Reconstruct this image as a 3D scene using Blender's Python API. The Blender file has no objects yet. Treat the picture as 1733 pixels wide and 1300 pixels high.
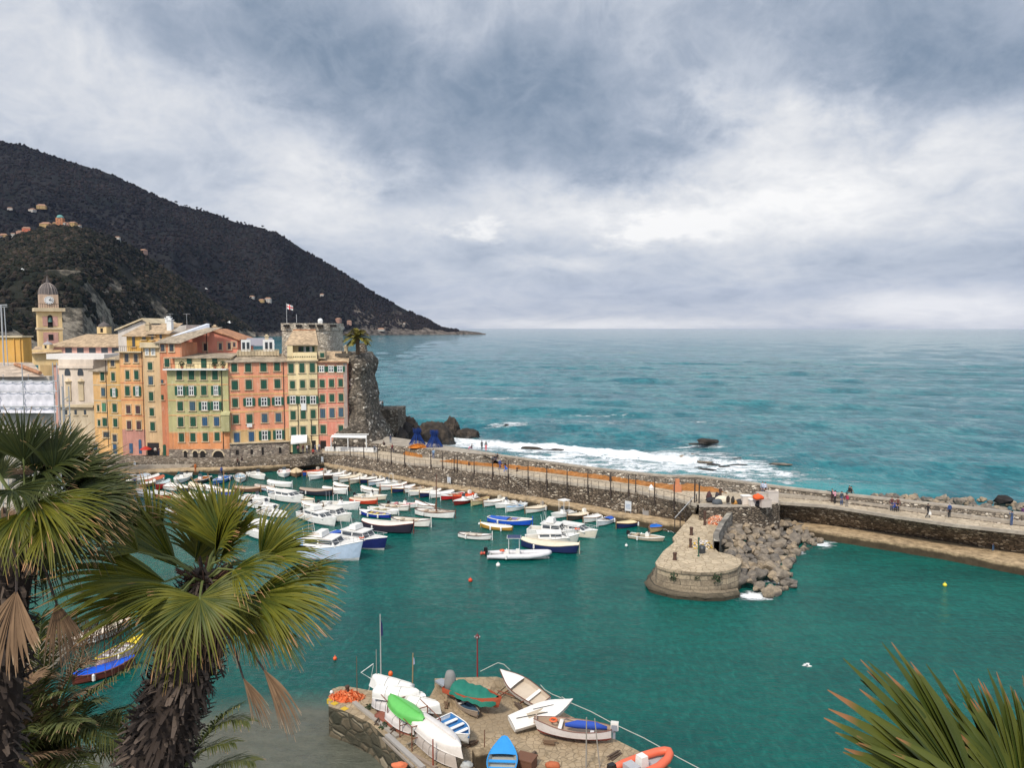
import bpy, bmesh, math, random
import numpy as np
from mathutils import Vector, Matrix, noise as mnoise
R=math.radians; SC=bpy.context.scene; COL=SC.collection
HAZE=1.4e-5; random.seed(7); RNG=np.random.default_rng(7)
# ---------------------------------------------------------------- camera
F=1280.0; TH=math.atan(95/F); CH=26.0
cd=bpy.data.cameras.new('camera'); cam=bpy.data.objects.new('camera',cd); COL.objects.link(cam)
cam.location=(0,0,CH); cam.rotation_euler=(math.pi/2-TH,0,0)
cd.sensor_width=36; cd.lens=36*F/1733; cd.clip_start=.1; cd.clip_end=60000
SC.camera=cam
# ---------------------------------------------------------------- world
W=bpy.data.worlds.new('World'); SC.world=W; W.use_nodes=True
def ray(px,py):
    u=(px-866.5)/F; v=(650-py)/F
    return Vector((u,math.cos(TH)+v*math.sin(TH),-math.sin(TH)+v*math.cos(TH)))
def azel(px,py):
    d=ray(px,py).normalized(); return math.atan2(d.x,d.y),math.asin(d.z)
def build_world():
    nt=W.node_tree; N=nt.nodes; N.clear(); L=nt.links.new
    def mth(op,a,b=None,c=None,clamp=False):
        n=N.new('ShaderNodeMath'); n.operation=op; n.use_clamp=clamp
        for i,v in enumerate((a,b,c)):
            if v is None: continue
            if isinstance(v,(int,float)): n.inputs[i].default_value=v
            else: L(v,n.inputs[i])
        return n.outputs[0]
    tc=N.new('ShaderNodeTexCoord'); sep=N.new('ShaderNodeSeparateXYZ'); L(tc.outputs['Generated'],sep.inputs[0])
    X,Y,Z=sep.outputs
    az=mth('ARCTAN2',X,Y); el=mth('ARCSINE',Z)
    # cloud lookup by azimuth and (compressed) height: banks flatten towards the horizon
    cx=N.new('ShaderNodeCombineXYZ'); L(mth('MULTIPLY',az,3.0),cx.inputs[0]); L(mth('MULTIPLY',mth('LOGARITHM',mth('ADD',mth('MAXIMUM',el,0.0),0.13),2.718),1.65),cx.inputs[1])
    def noi(scale,det,rough,off,dist=0.0):
        m=N.new('ShaderNodeMapping'); m.inputs['Location'].default_value=off; L(cx.outputs[0],m.inputs[0])
        n=N.new('ShaderNodeTexNoise'); n.inputs['Scale'].default_value=scale; n.inputs['Detail'].default_value=det
        n.inputs['Roughness'].default_value=rough; n.inputs['Distortion'].default_value=dist; L(m.outputs[0],n.inputs[0]); return n
    w=noi(1.6,8,.62,(3,7,0)); ws=N.new('ShaderNodeSeparateColor'); L(w.outputs['Color'],ws.inputs[0])
    azw=mth('ADD',az,mth('MULTIPLY',mth('SUBTRACT',ws.outputs[0],.5),.42))
    elw=mth('ADD',el,mth('MULTIPLY',mth('SUBTRACT',ws.outputs[1],.5),mth('ADD',mth('MULTIPLY',mth('MAXIMUM',el,0.0),.60),.03)))
    n1=noi(1.5,10,.56,(11.3,2.1,0),.3).outputs[0]; n2=noi(4.0,9,.60,(1.3,8.1,0),.5).outputs[0]
    n2=mth('SUBTRACT',.09,mth('ABSOLUTE',mth('SUBTRACT',n2,.5)))      # ridged: billow edges
    n3=noi(9.0,8,.62,(5.3,2.1,0),.4).outputs[0]; n3=mth('SUBTRACT',.08,mth('ABSOLUTE',mth('SUBTRACT',n3,.5)))
    d=mth('ADD',mth('ADD',mth('MULTIPLY',mth('SUBTRACT',n1,.5),1.25),mth('MULTIPLY',n2,.95)),mth('MULTIPLY',n3,.28))
    # broad bright (+) and dark (-) banks, by direction
    blobs=[(860,200,330,95,-.40),(640,90,300,110,-.22),(1050,300,150,45,-.34),(1600,80,230,120,-.30),(1480,230,50,70,-.2),(350,50,260,80,-.10),(80,130,170,130,.30),(480,250,130,60,.42),(560,330,120,50,.30),(300,200,120,70,.12),
      (1300,190,110,85,.62),(1200,150,60,40,.12),(1650,230,170,60,.55),(1120,392,70,22,.85),(825,392,40,18,.60),(980,360,420,55,.42),(1300,370,300,50,.36),(930,445,110,14,.35),
      (1650,522,230,30,.62),(1000,550,420,12,.50),(1050,475,520,45,.10),(1500,340,200,50,.30),(670,320,60,30,-.20),(1000,525,500,20,.14),(1540,60,120,60,-.10)]
    acc=d
    for (px,py,rx,ry,a) in blobs:
        a0,e0=azel(px,py)
        q=mth('ADD',mth('POWER',mth('ABSOLUTE',mth('DIVIDE',mth('SUBTRACT',azw,a0),rx/F)),2),mth('POWER',mth('ABSOLUTE',mth('DIVIDE',mth('SUBTRACT',elw,e0),ry/F)),2))
        acc=mth('ADD',acc,mth('MULTIPLY',mth('EXPONENT',mth('MULTIPLY',q,-1)),a))
    cr=N.new('ShaderNodeValToRGB'); L(mth('ADD',mth('MULTIPLY',acc,.58),.505),cr.inputs[0])
    E=cr.color_ramp; stops=[(.0,(.145,.205,.285)),(.2,(.215,.28,.37)),(.42,(.37,.425,.515)),(.60,(.56,.60,.67)),(.78,(.76,.77,.79)),(1,(1.0,.985,.96))]
    while len(E.elements)<len(stops): E.elements.new(.5)
    for e,(p,c) in zip(E.elements,stops): e.position=p; e.color=(*c,1)
    # added sky brightness overhead and behind the viewer (out of frame), lighting the facades
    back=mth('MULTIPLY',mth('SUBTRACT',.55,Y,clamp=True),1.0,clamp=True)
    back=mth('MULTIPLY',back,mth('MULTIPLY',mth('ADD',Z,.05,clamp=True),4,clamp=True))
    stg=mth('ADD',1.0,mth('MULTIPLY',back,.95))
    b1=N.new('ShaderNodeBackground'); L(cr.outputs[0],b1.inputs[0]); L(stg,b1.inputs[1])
    sky=N.new('ShaderNodeTexSky'); sky.sky_type='NISHITA'; sky.sun_disc=False
    sky.sun_elevation=R(SUN_EL); sky.sun_rotation=R(SUN_AZ)
    b2=N.new('ShaderNodeBackground'); L(sky.outputs[0],b2.inputs[0]); b2.inputs[1].default_value=.08
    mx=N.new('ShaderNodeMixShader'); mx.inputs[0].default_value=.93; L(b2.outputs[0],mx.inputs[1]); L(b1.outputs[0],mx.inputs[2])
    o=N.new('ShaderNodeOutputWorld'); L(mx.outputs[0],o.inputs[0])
SUN_EL=48; SUN_AZ=205      # compass-like: from +Y clockwise
build_world()
sd=bpy.data.lights.new('sun','SUN'); sd.energy=3.5; sd.angle=R(9); sd.color=(1,.91,.79)
sun=bpy.data.objects.new('sun',sd); COL.objects.link(sun)
sv=Vector((math.sin(R(SUN_AZ))*math.cos(R(SUN_EL)),math.cos(R(SUN_AZ))*math.cos(R(SUN_EL)),math.sin(R(SUN_EL))))
sun.rotation_euler=sv.to_track_quat('Z','Y').to_euler()
SC.view_settings.view_transform='Standard'; SC.view_settings.look='None'; SC.view_settings.gamma=1; SC.view_settings.exposure=0.12
# ---------------------------------------------------------------- helpers
def GP(px,py,z=0.0):
    d=ray(px,py); t=(z-CH)/d.z; return Vector((d.x*t,d.y*t,z))
def DP(px,py,Y):
    d=ray(px,py); t=Y/d.y; return Vector((d.x*t,Y,CH+d.z*t))
def hz(Y,px,py): return DP(px,py,Y).z
class MB:
    def __init__(s): s.v=[]; s.f=[]; s.m=[]
    def add(s,vs,fs,mi=0):
        o=len(s.v); s.v+= [tuple(v) for v in vs]; s.f+=[tuple(i+o for i in f) for f in fs]; s.m+=[mi]*len(fs); return s
    def box(s,c,d,rz=0,mi=0,top=None):
        x,y,z=d[0]/2,d[1]/2,d[2]/2; tx,ty=(x,y) if top is None else (x*top,y*top)
        ps=[(-x,-y,-z),(x,-y,-z),(x,y,-z),(-x,y,-z),(-tx,-ty,z),(tx,-ty,z),(tx,ty,z),(-tx,ty,z)]
        cs,sn=math.cos(rz),math.sin(rz)
        s.add([(c[0]+p[0]*cs-p[1]*sn,c[1]+p[0]*sn+p[1]*cs,c[2]+p[2]) for p in ps],[(0,3,2,1),(4,5,6,7),(0,1,5,4),(1,2,6,5),(2,3,7,6),(3,0,4,7)],mi); return s
    def tube(s,pts,r,n=6,mi=0,cap=True):
        pts=[Vector(p) for p in pts]; k=len(pts); rs=r if isinstance(r,(list,tuple)) else [r]*k; vs=[]
        up=Vector((0,0,1))
        for i,p in enumerate(pts):
            t=(pts[min(i+1,k-1)]-pts[max(i-1,0)]); t=t.normalized() if t.length>1e-9 else Vector((0,0,1))
            a=t.cross(up); a=a.normalized() if a.length>1e-3 else Vector((1,0,0)); b=a.cross(t).normalized()
            for j in range(n):
                an=2*math.pi*j/n; vs.append(p+a*(math.cos(an)*rs[i])+b*(math.sin(an)*rs[i]))
        fs=[(i*n+j,i*n+(j+1)%n,(i+1)*n+(j+1)%n,(i+1)*n+j) for i in range(k-1) for j in range(n)]
        if cap: fs+=[tuple(range(n))[::-1],tuple((k-1)*n+j for j in range(n))]
        s.add(vs,fs,mi); return s
    def prism(s,poly,z0,z1,mi=0,mtop=None):
        n=len(poly); vs=[(p[0],p[1],z0) for p in poly]+[(p[0],p[1],z1 if len(p)<3 else p[2]) for p in poly]
        s.add(vs,[(i,(i+1)%n,n+(i+1)%n,n+i) for i in range(n)]+[tuple(range(n))[::-1]],mi)
        s.add(vs,[tuple(range(n,2*n))],mi if mtop is None else mtop); return s
    def quad(s,a,b,c,d,mi=0): return s.add([a,b,c,d],[(0,1,2,3)],mi)
    def lathe(s,prof,c=(0,0,0),n=12,mi=0):
        vs=[(c[0]+r*math.cos(2*math.pi*j/n),c[1]+r*math.sin(2*math.pi*j/n),c[2]+z) for r,z in prof for j in range(n)]
        fs=[(i*n+j,i*n+(j+1)%n,(i+1)*n+(j+1)%n,(i+1)*n+j) for i in range(len(prof)-1) for j in range(n)]
        s.add(vs,fs+[tuple(range(n))[::-1],tuple((len(prof)-1)*n+j for j in range(n))],mi); return s
    def ball(s,c,r,n=8,mi=0,sz=1.0):
        k=max(4,n//2+1); return s.lathe([(max(.001,r*math.sin(math.pi*i/k)),-r*sz*math.cos(math.pi*i/k)) for i in range(k+1)],c,n,mi)
    def build(s,name,mats,parent=None,smooth=False,loc=None):
        me=bpy.data.meshes.new(name); me.from_pydata(s.v,[],s.f)
        mats=mats if isinstance(mats,(list,tuple)) else [mats]
        for m in mats: me.materials.append(m)
        if len(mats)>1: me.polygons.foreach_set('material_index',s.m)
        if smooth: me.polygons.foreach_set('use_smooth',[True]*len(s.f))
        me.update(); o=bpy.data.objects.new(name,me); COL.objects.link(o)
        if parent: o.parent=parent
        if loc is not None: o.location=loc
        return o
def tag(o,label=None,cat=None,group=None,kind=None):
    if label: o['label']=label
    if cat: o['category']=cat
    if group: o['group']=group
    if kind: o['kind']=kind
    return o
def struct(o): o['kind']='structure'; return o
def empty(name,loc,rz,label,cat,group=None):
    o=bpy.data.objects.new(name,None); COL.objects.link(o); o.location=loc; o.rotation_euler=(0,0,rz); o.empty_display_size=.3
    return tag(o,label,cat,group)
CH_={}
def copy_tree(src,parent=None):
    c=src.copy(); COL.objects.link(c)
    if parent: c.parent=parent
    for ch in [x for x in bpy.data.objects if x.parent==src]: copy_tree(ch,c)
    return c
def fast_mesh(name,verts,faces,mats,smooth=False):   # numpy verts (n,3), faces (m,k)
    me=bpy.data.meshes.new(name); k=faces.shape[1]
    me.vertices.add(len(verts)); me.vertices.foreach_set('co',verts.astype(np.float32).ravel())
    me.loops.add(faces.size); me.loops.foreach_set('vertex_index',faces.astype(np.int32).ravel())
    me.polygons.add(len(faces)); me.polygons.foreach_set('loop_start',np.arange(0,faces.size,k,dtype=np.int32)); me.polygons.foreach_set('loop_total',np.full(len(faces),k,dtype=np.int32))
    for m in mats: me.materials.append(m)
    me.polygons.foreach_set('use_smooth',np.full(len(faces),smooth))
    me.update(calc_edges=True); me.validate()
    o=bpy.data.objects.new(name,me); COL.objects.link(o); return o
# ---------------------------------------------------------------- materials
class MT:
    def __init__(s,name,rough=.8,spec=.4):
        s.m=bpy.data.materials.new(name); s.m.use_nodes=True; s.nt=s.m.node_tree; s.N=s.nt.nodes; s.L=s.nt.links.new
        s.b=s.N['Principled BSDF']; s.b.inputs['Roughness'].default_value=rough; s.b.inputs['Specular IOR Level'].default_value=spec
        s.tc=s.N.new('ShaderNodeTexCoord')
    def mp(s,sc=(1,1,1),src='Object',loc=(0,0,0)):
        m=s.N.new('ShaderNodeMapping'); m.inputs['Scale'].default_value=sc; m.inputs['Location'].default_value=loc
        s.L(s.tc.outputs[src],m.inputs[0]); return m.outputs[0]
    def noise(s,scale,det=4,rough=.6,vec=None,dist=0,col=False):
        n=s.N.new('ShaderNodeTexNoise'); n.inputs['Scale'].default_value=scale; n.inputs['Detail'].default_value=det; n.inputs['Roughness'].default_value=rough; n.inputs['Distortion'].default_value=dist
        s.L(vec if vec is not None else s.mp(),n.inputs[0]); return n.outputs['Color' if col else 0]
    def vor(s,scale,vec=None,feat='F1',out='Distance',rnd=1.0):
        n=s.N.new('ShaderNodeTexVoronoi'); n.feature=feat; n.inputs['Scale'].default_value=scale; n.inputs['Randomness'].default_value=rnd
        s.L(vec if vec is not None else s.mp(),n.inputs[0]); return n.outputs[out]
    def ramp(s,fac,stops,interp='LINEAR'):
        r=s.N.new('ShaderNodeValToRGB'); r.color_ramp.interpolation=interp; s.L(fac,r.inputs[0]); E=r.color_ramp
        while len(E.elements)<len(stops): E.elements.new(.5)
        for e,(p,c) in zip(E.elements,stops): e.position=p; e.color=(*c,1) if len(c)==3 else c
        return r.outputs[0]
    def mix(s,fac,a,b,mode='MIX'):
        n=s.N.new('ShaderNodeMix'); n.data_type='RGBA'; n.blend_type=mode
        for i,v in ((0,fac),(6,a),(7,b)):
            if isinstance(v,(int,float)): n.inputs[i].default_value=v
            elif isinstance(v,tuple): n.inputs[i].default_value=(*v,1)
            else: s.L(v,n.inputs[i])
        return n.outputs[2]
    def math(s,op,a,b=None,clamp=False):
        n=s.N.new('ShaderNodeMath'); n.operation=op; n.use_clamp=clamp
        for i,v in enumerate((a,b)):
            if v is None: continue
            if isinstance(v,(int,float)): n.inputs[i].default_value=v
            else: s.L(v,n.inputs[i])
        return n.outputs[0]
    def attr(s,name,out='Fac'):
        n=s.N.new('ShaderNodeAttribute'); n.attribute_name=name; return n.outputs[out]
    def base(s,c):
        if isinstance(c,tuple): s.b.inputs['Base Color'].default_value=(*c,1)
        else: s.L(c,s.b.inputs['Base Color'])
        return s
    def bump(s,h,strength=.4,dist=.05):
        n=s.N.new('ShaderNodeBump'); n.inputs['Strength'].default_value=strength; n.inputs['Distance'].default_value=dist; s.L(h,n.inputs['Height']); s.L(n.outputs[0],s.b.inputs['Normal']); return s
def sc(c,k): return tuple(min(1,x*k) for x in c)
_pc={}
def paint(c,rough=.45,spec=.45,dirt=.25,name='paint'):
    k=(c,rough,dirt)
    if k in _pc: return _pc[k]
    t=MT(name,rough,spec); n=t.noise(1.7,5,.65); n2=t.noise(9,3,.6)
    f=t.ramp(t.math('ADD',t.math('MULTIPLY',n,.7),t.math('MULTIPLY',n2,.3)),[(.42,(0,0,0)),(.72,(1,1,1))])
    t.base(t.mix(t.math('MULTIPLY',f,dirt*1.6),c,sc(c,.62))); t.bump(n2,.08,.02); _pc[k]=t.m; return t.m
def plaster(c,stain=.5,name='plaster'):
    stain=min(1,stain*1.35)
    t=MT(name,.9,.2); v=t.mp((1,1,.35)); n=t.noise(.35,7,.62,v); n2=t.noise(1.6,6,.65,t.mp((1,1,.5))); n3=t.noise(9,4)
    c1=t.mix(t.ramp(n,[(.42,(0,0,0)),(.62,(1,1,1))]),sc(c,.80),sc(c,1.08))
    lite=tuple(.65*x+.35*y for x,y in zip(c,(.62,.55,.45)))
    c2=t.mix(t.math('MULTIPLY',t.ramp(n2,[(.52,(0,0,0)),(.68,(1,1,1))]),stain),c1,lite)
    dk=tuple(.5*x+.5*y for x,y in zip(sc(c,.55),(.12,.11,.10)))
    n4=t.noise(.8,6,.7,t.mp((1.6,1.6,.16),loc=(5,3,9)))
    c3=t.mix(t.math('MULTIPLY',t.ramp(n4,[(.56,(0,0,0)),(.74,(1,1,1))]),stain*.9),c2,dk)
    t.base(c3); t.bump(n3,.15,.03); return t.m
def rubble(c1,c2,c3,scale=1.7,name='stone_wall',mort=(.16,.14,.12),stretch=1.7,bs=.6,stain=.5):
    t=MT(name,.92,.2); v=t.mp((1,1,stretch)); wv=t.N.new('ShaderNodeVectorMath'); wv.operation='ADD'
    nn=t.noise(1.5,3,.6,col=True); sv_=t.N.new('ShaderNodeVectorMath'); sv_.operation='SCALE'; sv_.inputs['Scale'].default_value=.35; t.L(nn,sv_.inputs[0]); t.L(v,wv.inputs[0]); t.L(sv_.outputs[0],wv.inputs[1]); v=wv.outputs[0]
    cell=t.vor(scale,v,'F1','Color'); ed=t.vor(scale,v,'DISTANCE_TO_EDGE','Distance')
    sp=t.N.new('ShaderNodeSeparateColor'); t.L(cell,sp.inputs[0])
    stc=t.ramp(sp.outputs[0],[(0,c2),(.45,c1),(.8,sc(c1,1.25)),(.93,c3)])
    e=t.ramp(ed,[(.02,(0,0,0)),(.10,(1,1,1))])
    col=t.mix(e,mort,stc); n=t.noise(.25,6,.65); n2=t.noise(7,4)
    col=t.mix(t.math('MULTIPLY',t.ramp(n,[(.46,(0,0,0)),(.66,(1,1,1))]),stain),col,sc(c2,.7))
    t.base(t.mix(.35,col,t.mix(n2,(.55,.55,.55),(1.3,1.3,1.3)),'MULTIPLY')); h=t.math('ADD',t.ramp(ed,[(0,(0,0,0)),(.2,(1,1,1))]),t.math('MULTIPLY',n2,.3)); t.bump(h,bs,.12); return t.m
def ashlar(c1,c2,w=1.0,h=.38,name='ashlar'):
    t=MT(name,.9,.25); sp=t.N.new('ShaderNodeSeparateXYZ'); t.L(t.mp(),sp.inputs[0])
    cb=t.N.new('ShaderNodeCombineXYZ'); t.L(t.math('ADD',sp.outputs[0],t.math('MULTIPLY',sp.outputs[1],.8)),cb.inputs[0]); t.L(sp.outputs[2],cb.inputs[1])
    b=t.N.new('ShaderNodeTexBrick'); b.inputs['Scale'].default_value=1; b.inputs['Brick Width'].default_value=w; b.inputs['Row Height'].default_value=h; b.inputs['Mortar Size'].default_value=.025; b.inputs['Mortar Smooth'].default_value=.6; b.offset=.47
    b.inputs['Color1'].default_value=(*c1,1); b.inputs['Color2'].default_value=(*c2,1); b.inputs['Mortar'].default_value=(.05,.045,.04,1); b.inputs['Bias'].default_value=-.1
    t.L(cb.outputs[0],b.inputs[0]); n=t.noise(1.2,6,.65); n2=t.noise(6,5,.7)
    c=t.mix(.8,b.outputs[0],t.ramp(n2,[(.3,(.5,.48,.45)),(.7,(1.25,1.22,1.15))]),'MULTIPLY')
    c=t.mix(t.math('MULTIPLY',t.ramp(n,[(.5,(0,0,0)),(.64,(1,1,1))]),.55),c,sc(c2,.45))
    # tidal band: weed-dark near the waterline
    tb=t.ramp(t.math('MULTIPLY',t.math('ADD',sp.outputs[2],t.math('MULTIPLY',n,.9)),.5),[(.38,(1,1,1)),(.72,(0,0,0))])
    t.base(t.mix(t.math('MULTIPLY',tb,.88),c,(.025,.024,.016))); t.bump(t.math('ADD',b.outputs[1],t.math('MULTIPLY',n2,-.4)),-.6,.06); return t.m
def paving(c,dk,scale=1.9,name='paving'):
    t=MT(name,.9,.2); ed=t.vor(scale,None,'DISTANCE_TO_EDGE','Distance'); cell=t.vor(scale,None,'F1','Color'); sp=t.N.new('ShaderNodeSeparateColor'); t.L(cell,sp.inputs[0])
    st=t.mix(sp.outputs[0],sc(c,.82),sc(c,1.14)); n=t.noise(.22,6,.65); n2=t.noise(2.5,6,.7)
    e=t.ramp(ed,[(.015,(0,0,0)),(.07,(1,1,1))]); col=t.mix(e,dk,st)
    col=t.mix(t.math('MULTIPLY',t.ramp(n,[(.45,(0,0,0)),(.62,(1,1,1))]),.55),col,sc(c,.6))
    col=t.mix(t.math('MULTIPLY',t.ramp(n2,[(.5,(0,0,0)),(.7,(1,1,1))]),.5),col,tuple(x*y for x,y in zip(c,(.75,.68,.55))))
    t.base(col); t.bump(t.math('ADD',e,n2),.3,.04); return t.m
def rock(c1,c2,c3,sca=1.0,name='rock',wet=None):
    t=MT(name,.85,.35); n=t.noise(.9*sca,8,.68,dist=.4); n2=t.noise(4*sca,8,.7); v=t.noise(1.3*sca,5,.7,t.mp((1,1,4)))
    col=t.ramp(n,[(.3,c2),(.5,c1),(.7,c3)]); col=t.mix(.6,col,t.ramp(v,[(.35,(.6,.6,.6)),(.65,(1.2,1.2,1.2))]),'MULTIPLY')
    rv=t.N.new('ShaderNodeObjectInfo'); col=t.mix(1.0,col,t.ramp(rv.outputs['Random'],[(0,(.55,.56,.60)),(.5,(1,.95,.9)),(1,(1.35,1.2,1.0))]),'MULTIPLY')
    if wet is not None:
        g=t.N.new('ShaderNodeNewGeometry'); sp=t.N.new('ShaderNodeSeparateXYZ'); t.L(g.outputs['Position'],sp.inputs[0])
        w=t.ramp(t.math('ADD',sp.outputs[2],t.math('MULTIPLY',n,.8)),[(wet,(1,1,1)),(min(wet+.35,1),(0,0,0))]); col=t.mix(t.math('MULTIPLY',w,.85),col,(.02,.019,.016))
        t.L(t.math('SUBTRACT',.88,t.math('MULTIPLY',w,.6)),t.b.inputs['Roughness'])
    t.base(col); t.bump(t.math('ADD',n2,v),.7,.12); return t.m
def leafmat(g,y,tip,name,rough=.5):
    t=MT(name,rough,.22); a=t.attr('lt'); r=t.attr('lr'); n=t.noise(6,3)
    c=t.mix(r,g,y); c=t.mix(t.ramp(a,[(.25,(0,0,0)),(.9,(.55,.55,.55))]),c,y)
    tp=t.ramp(t.math('ADD',a,t.math('MULTIPLY',t.math('SUBTRACT',r,.5),.20)),[(.93,(0,0,0)),(1.0,(1,1,1))]); c=t.mix(tp,c,tip)
    t.base(t.mix(.4,c,t.ramp(n,[(.3,(.6,.6,.6)),(.7,(1.3,1.3,1.3))]),'MULTIPLY')); t.b.inputs['Transmission Weight'].default_value=0
    t.b.inputs['Subsurface Weight'].default_value=0; return t.m
WHITE=(.72,.71,.68); CREAM=(.66,.58,.44); NAVY=(.012,.02,.085); BLUE=(.02,.09,.42); CYAN=(.03,.32,.62); RED=(.42,.03,.02); ORANGE=(.72,.11,.03); GREY=(.28,.29,.30); DARK=(.02,.02,.022); WOOD=(.22,.12,.06); GREEN=(.018,.10,.055); LBLUE=(.30,.48,.72); BLACK=(.012,.012,.013)
mWhite=paint(WHITE); mDark=paint(DARK,.5); mIron=paint((.045,.032,.026),.75,name='rusty_iron'); mWood=paint(WOOD,.7,name='wood'); mRust=paint((.16,.05,.025),.85,name='rust'); mSteel=paint((.38,.39,.40),.35,name='steel')
def mglass():
    t=MT('dark_glass',.08,.6); t.base(t.mix(t.noise(1.2),(.02,.025,.03),(.06,.07,.08))); return t.m
mGlass=mglass()
# ---------------------------------------------------------------- mole geometry (world coordinates from survey points)
ZL=1.0; ZP=4.0; ZT=5.1
A2=lambda p,z:(GP(p[0],p[1],z).x,GP(p[0],p[1],z).y)
A3=lambda p,z: tuple(GP(p[0],p[1],z(p[0]) if callable(z) else z))
def zpf(px): 
    T=[(545,2.7),(700,3.15),(800,3.5),(900,3.8),(1031,4.0)]
    if px<=545: return 2.7
    for (a,b),(c,d) in zip(T,T[1:]):
        if px<=c: return b+(d-b)*(px-a)/(c-a)
    return 4.0
zaf=lambda px: zpf(px)+1.0
qn=[A2(p,ZL) for p in [(180,801),(278.7,798),(388,793.7),(531,785),(548,783)]]          # north quay edge
EDG=[(548,785),(560,790),(620,800),(664,808.5),(737,822),(795,830.5),(856,839.5),(900,847),(955,857),(1006,865),(1057,875),(1138,888),(1172,894)]
ql=[A2(p,ZL) for p in EDG]     # mole ledge, harbour side
qli=[A2((p[0],p[1]-(4.5+min(4.5,(p[0]-548)*.009))),ZL) for p in EDG]
pe=[A3(p,zpf) for p in [(545,767),(594,768),(650,778),(690,784.5),(740,788),(800,796),(868,804),(956,817),(1031,826),(1077,832),(1142,844.5),(1180,855)]]
po=[A3(p,zpf) for p in [(545,752),(594,757),(650,764),(690,770),(740,776),(800,785),(868,793),(956,802.5),(1031,812.5),(1077,818),(1142,829),(1185,828)]]
tw=[A2(p,ZT) for p in [(820,765.5),(868,772),(917,779),(1031,794),(1100,801),(1135,804),(1183,804),(1316,821.6),(1415,833),(1592,852),(1733,867.5),(1900,886),(2100,908)]]
pe2=[A3(p,ZP) for p in [(1312,850),(1400,856),(1515,874),(1611,887.7),(1733,901),(1900,921),(2100,946)]]
po2=[A3(p,ZP) for p in [(1185,828),(1245,834),(1316,842),(1400,849),(1519,864.6),(1733,891.5),(1900,912),(2100,936)]]
lw2=[A2(p,ZL) for p in [(1290,877),(1400,888.5),(1560,911),(1733,938),(1900,962),(2100,990)]]
le2=[A2(p,ZL) for p in [(1290,884),(1400,902),(1592,932),(1733,959),(1900,984),(2100,1014)]]
mRub=rubble((.20,.16,.12),(.075,.062,.05),(.58,.51,.41),2.3,stretch=1.9,mort=(.05,.042,.034),bs=.9)
mRubP=rubble((.25,.205,.155),(.10,.085,.068),(.62,.55,.45),2.5,name='rubble_wall',stretch=1.9,mort=(.06,.05,.04),bs=.9)
mPave=paving((.46,.385,.285),(.27,.22,.16),1.5)
mConc=MT('concrete',.92,.2); _n=mConc.noise(.5,7,.7); _s=mConc.N.new('ShaderNodeSeparateXYZ'); mConc.L(mConc.mp(),_s.inputs[0])
_b=mConc.ramp(mConc.math('MULTIPLY',mConc.math('ADD',_s.outputs[2],mConc.math('MULTIPLY',_n,.9)),.5),[(.55,(1,1,1)),(.69,(0,0,0))])
_c=mConc.mix(mConc.ramp(mConc.noise(1.1,8,.75),[(.35,(0,0,0)),(.62,(1,1,1))]),(.17,.125,.075),(.52,.39,.24)); mConc.base(mConc.mix(mConc.math('MULTIPLY',_b,.9),_c,(.028,.022,.014))); mConc.bump(mConc.noise(3,6,.7),.4,.06); mConc=mConc.m
def capm():
    t=MT('concrete_cap',.9,.2); n=t.noise(.8,7,.7); n2=t.noise(6,5,.7)
    t.base(t.mix(.6,t.mix(t.ramp(n,[(.4,(0,0,0)),(.62,(1,1,1))]),(.27,.235,.195),(.40,.355,.29)),t.mix(n2,(.6,.6,.6),(1.3,1.3,1.3)),'MULTIPLY')); t.bump(n2,.3,.04); return t.m
mCap=capm(); mCapD=plaster((.17,.138,.108),.4,'brown_render')
def resample(line,n):
    P=[Vector(p if len(p)>2 else (p[0],p[1],0)) for p in line]; D=[0]
    for a,b in zip(P,P[1:]): D.append(D[-1]+Vector((b-a)[:2]).length)
    out=[]
    for i in range(n):
        d=D[-1]*i/(n-1); k=max(j for j in range(len(D)) if D[j]<=d+1e-9); k=min(k,len(P)-2)
        t=(d-D[k])/max(1e-9,D[k+1]-D[k]); q=P[k].lerp(P[k+1],t); out.append(tuple(q) if len(line[0])>2 else (q.x,q.y))
    return out
def band(mb,a,b,za,zb,n=40,mi=0,jit=0):          # ruled strip; z given, or ('r',offset) relative to the line's own z
    a=resample(a,n); b=resample(b,n); zz=lambda p,z: p[2]+z[1] if isinstance(z,tuple) else z
    vs=[(p[0]+random.uniform(-jit,jit),p[1]+random.uniform(-jit,jit),zz(p,za)) for p in a]+[(p[0],p[1],zz(p,zb)) for p in b]
    mb.add(vs,[(i,i+1,n+i+1,n+i) for i in range(n-1)],mi)
def shift(line,d):                        # offset polyline sideways
    out=[]
    for i,p in enumerate(line):
        a=Vector(line[max(0,i-1)][:2]); b=Vector(line[min(len(line)-1,i+1)][:2]); t=(b-a).normalized(); out.append((p[0]-t.y*d,p[1]+t.x*d)+tuple(p[2:]))
    return out
Z0=('r',0)
# ledge (low quay)
m=MB(); band(m,ql,qli,ZL,ZL,60,0,.05); band(m,ql,[(x+.0,y) for x,y in ql],ZL,-1.2,60); m2=shift(ql,-.05)
struct(m.build('low_quay',mConc))
m=MB(); i0=[(x-2,y+9) for x,y in qn]; band(m,qn,i0,ZL,ZL,40,0,.04); band(m,qn,qn,ZL,-1.2,40); struct(m.build('harbour_quay',mConc))
m=MB(); band(m,le2,lw2,ZL,ZL,60,0,.06); band(m,le2,le2,ZL,-1.2,60); struct(m.build('low_quay',mConc))
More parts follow.
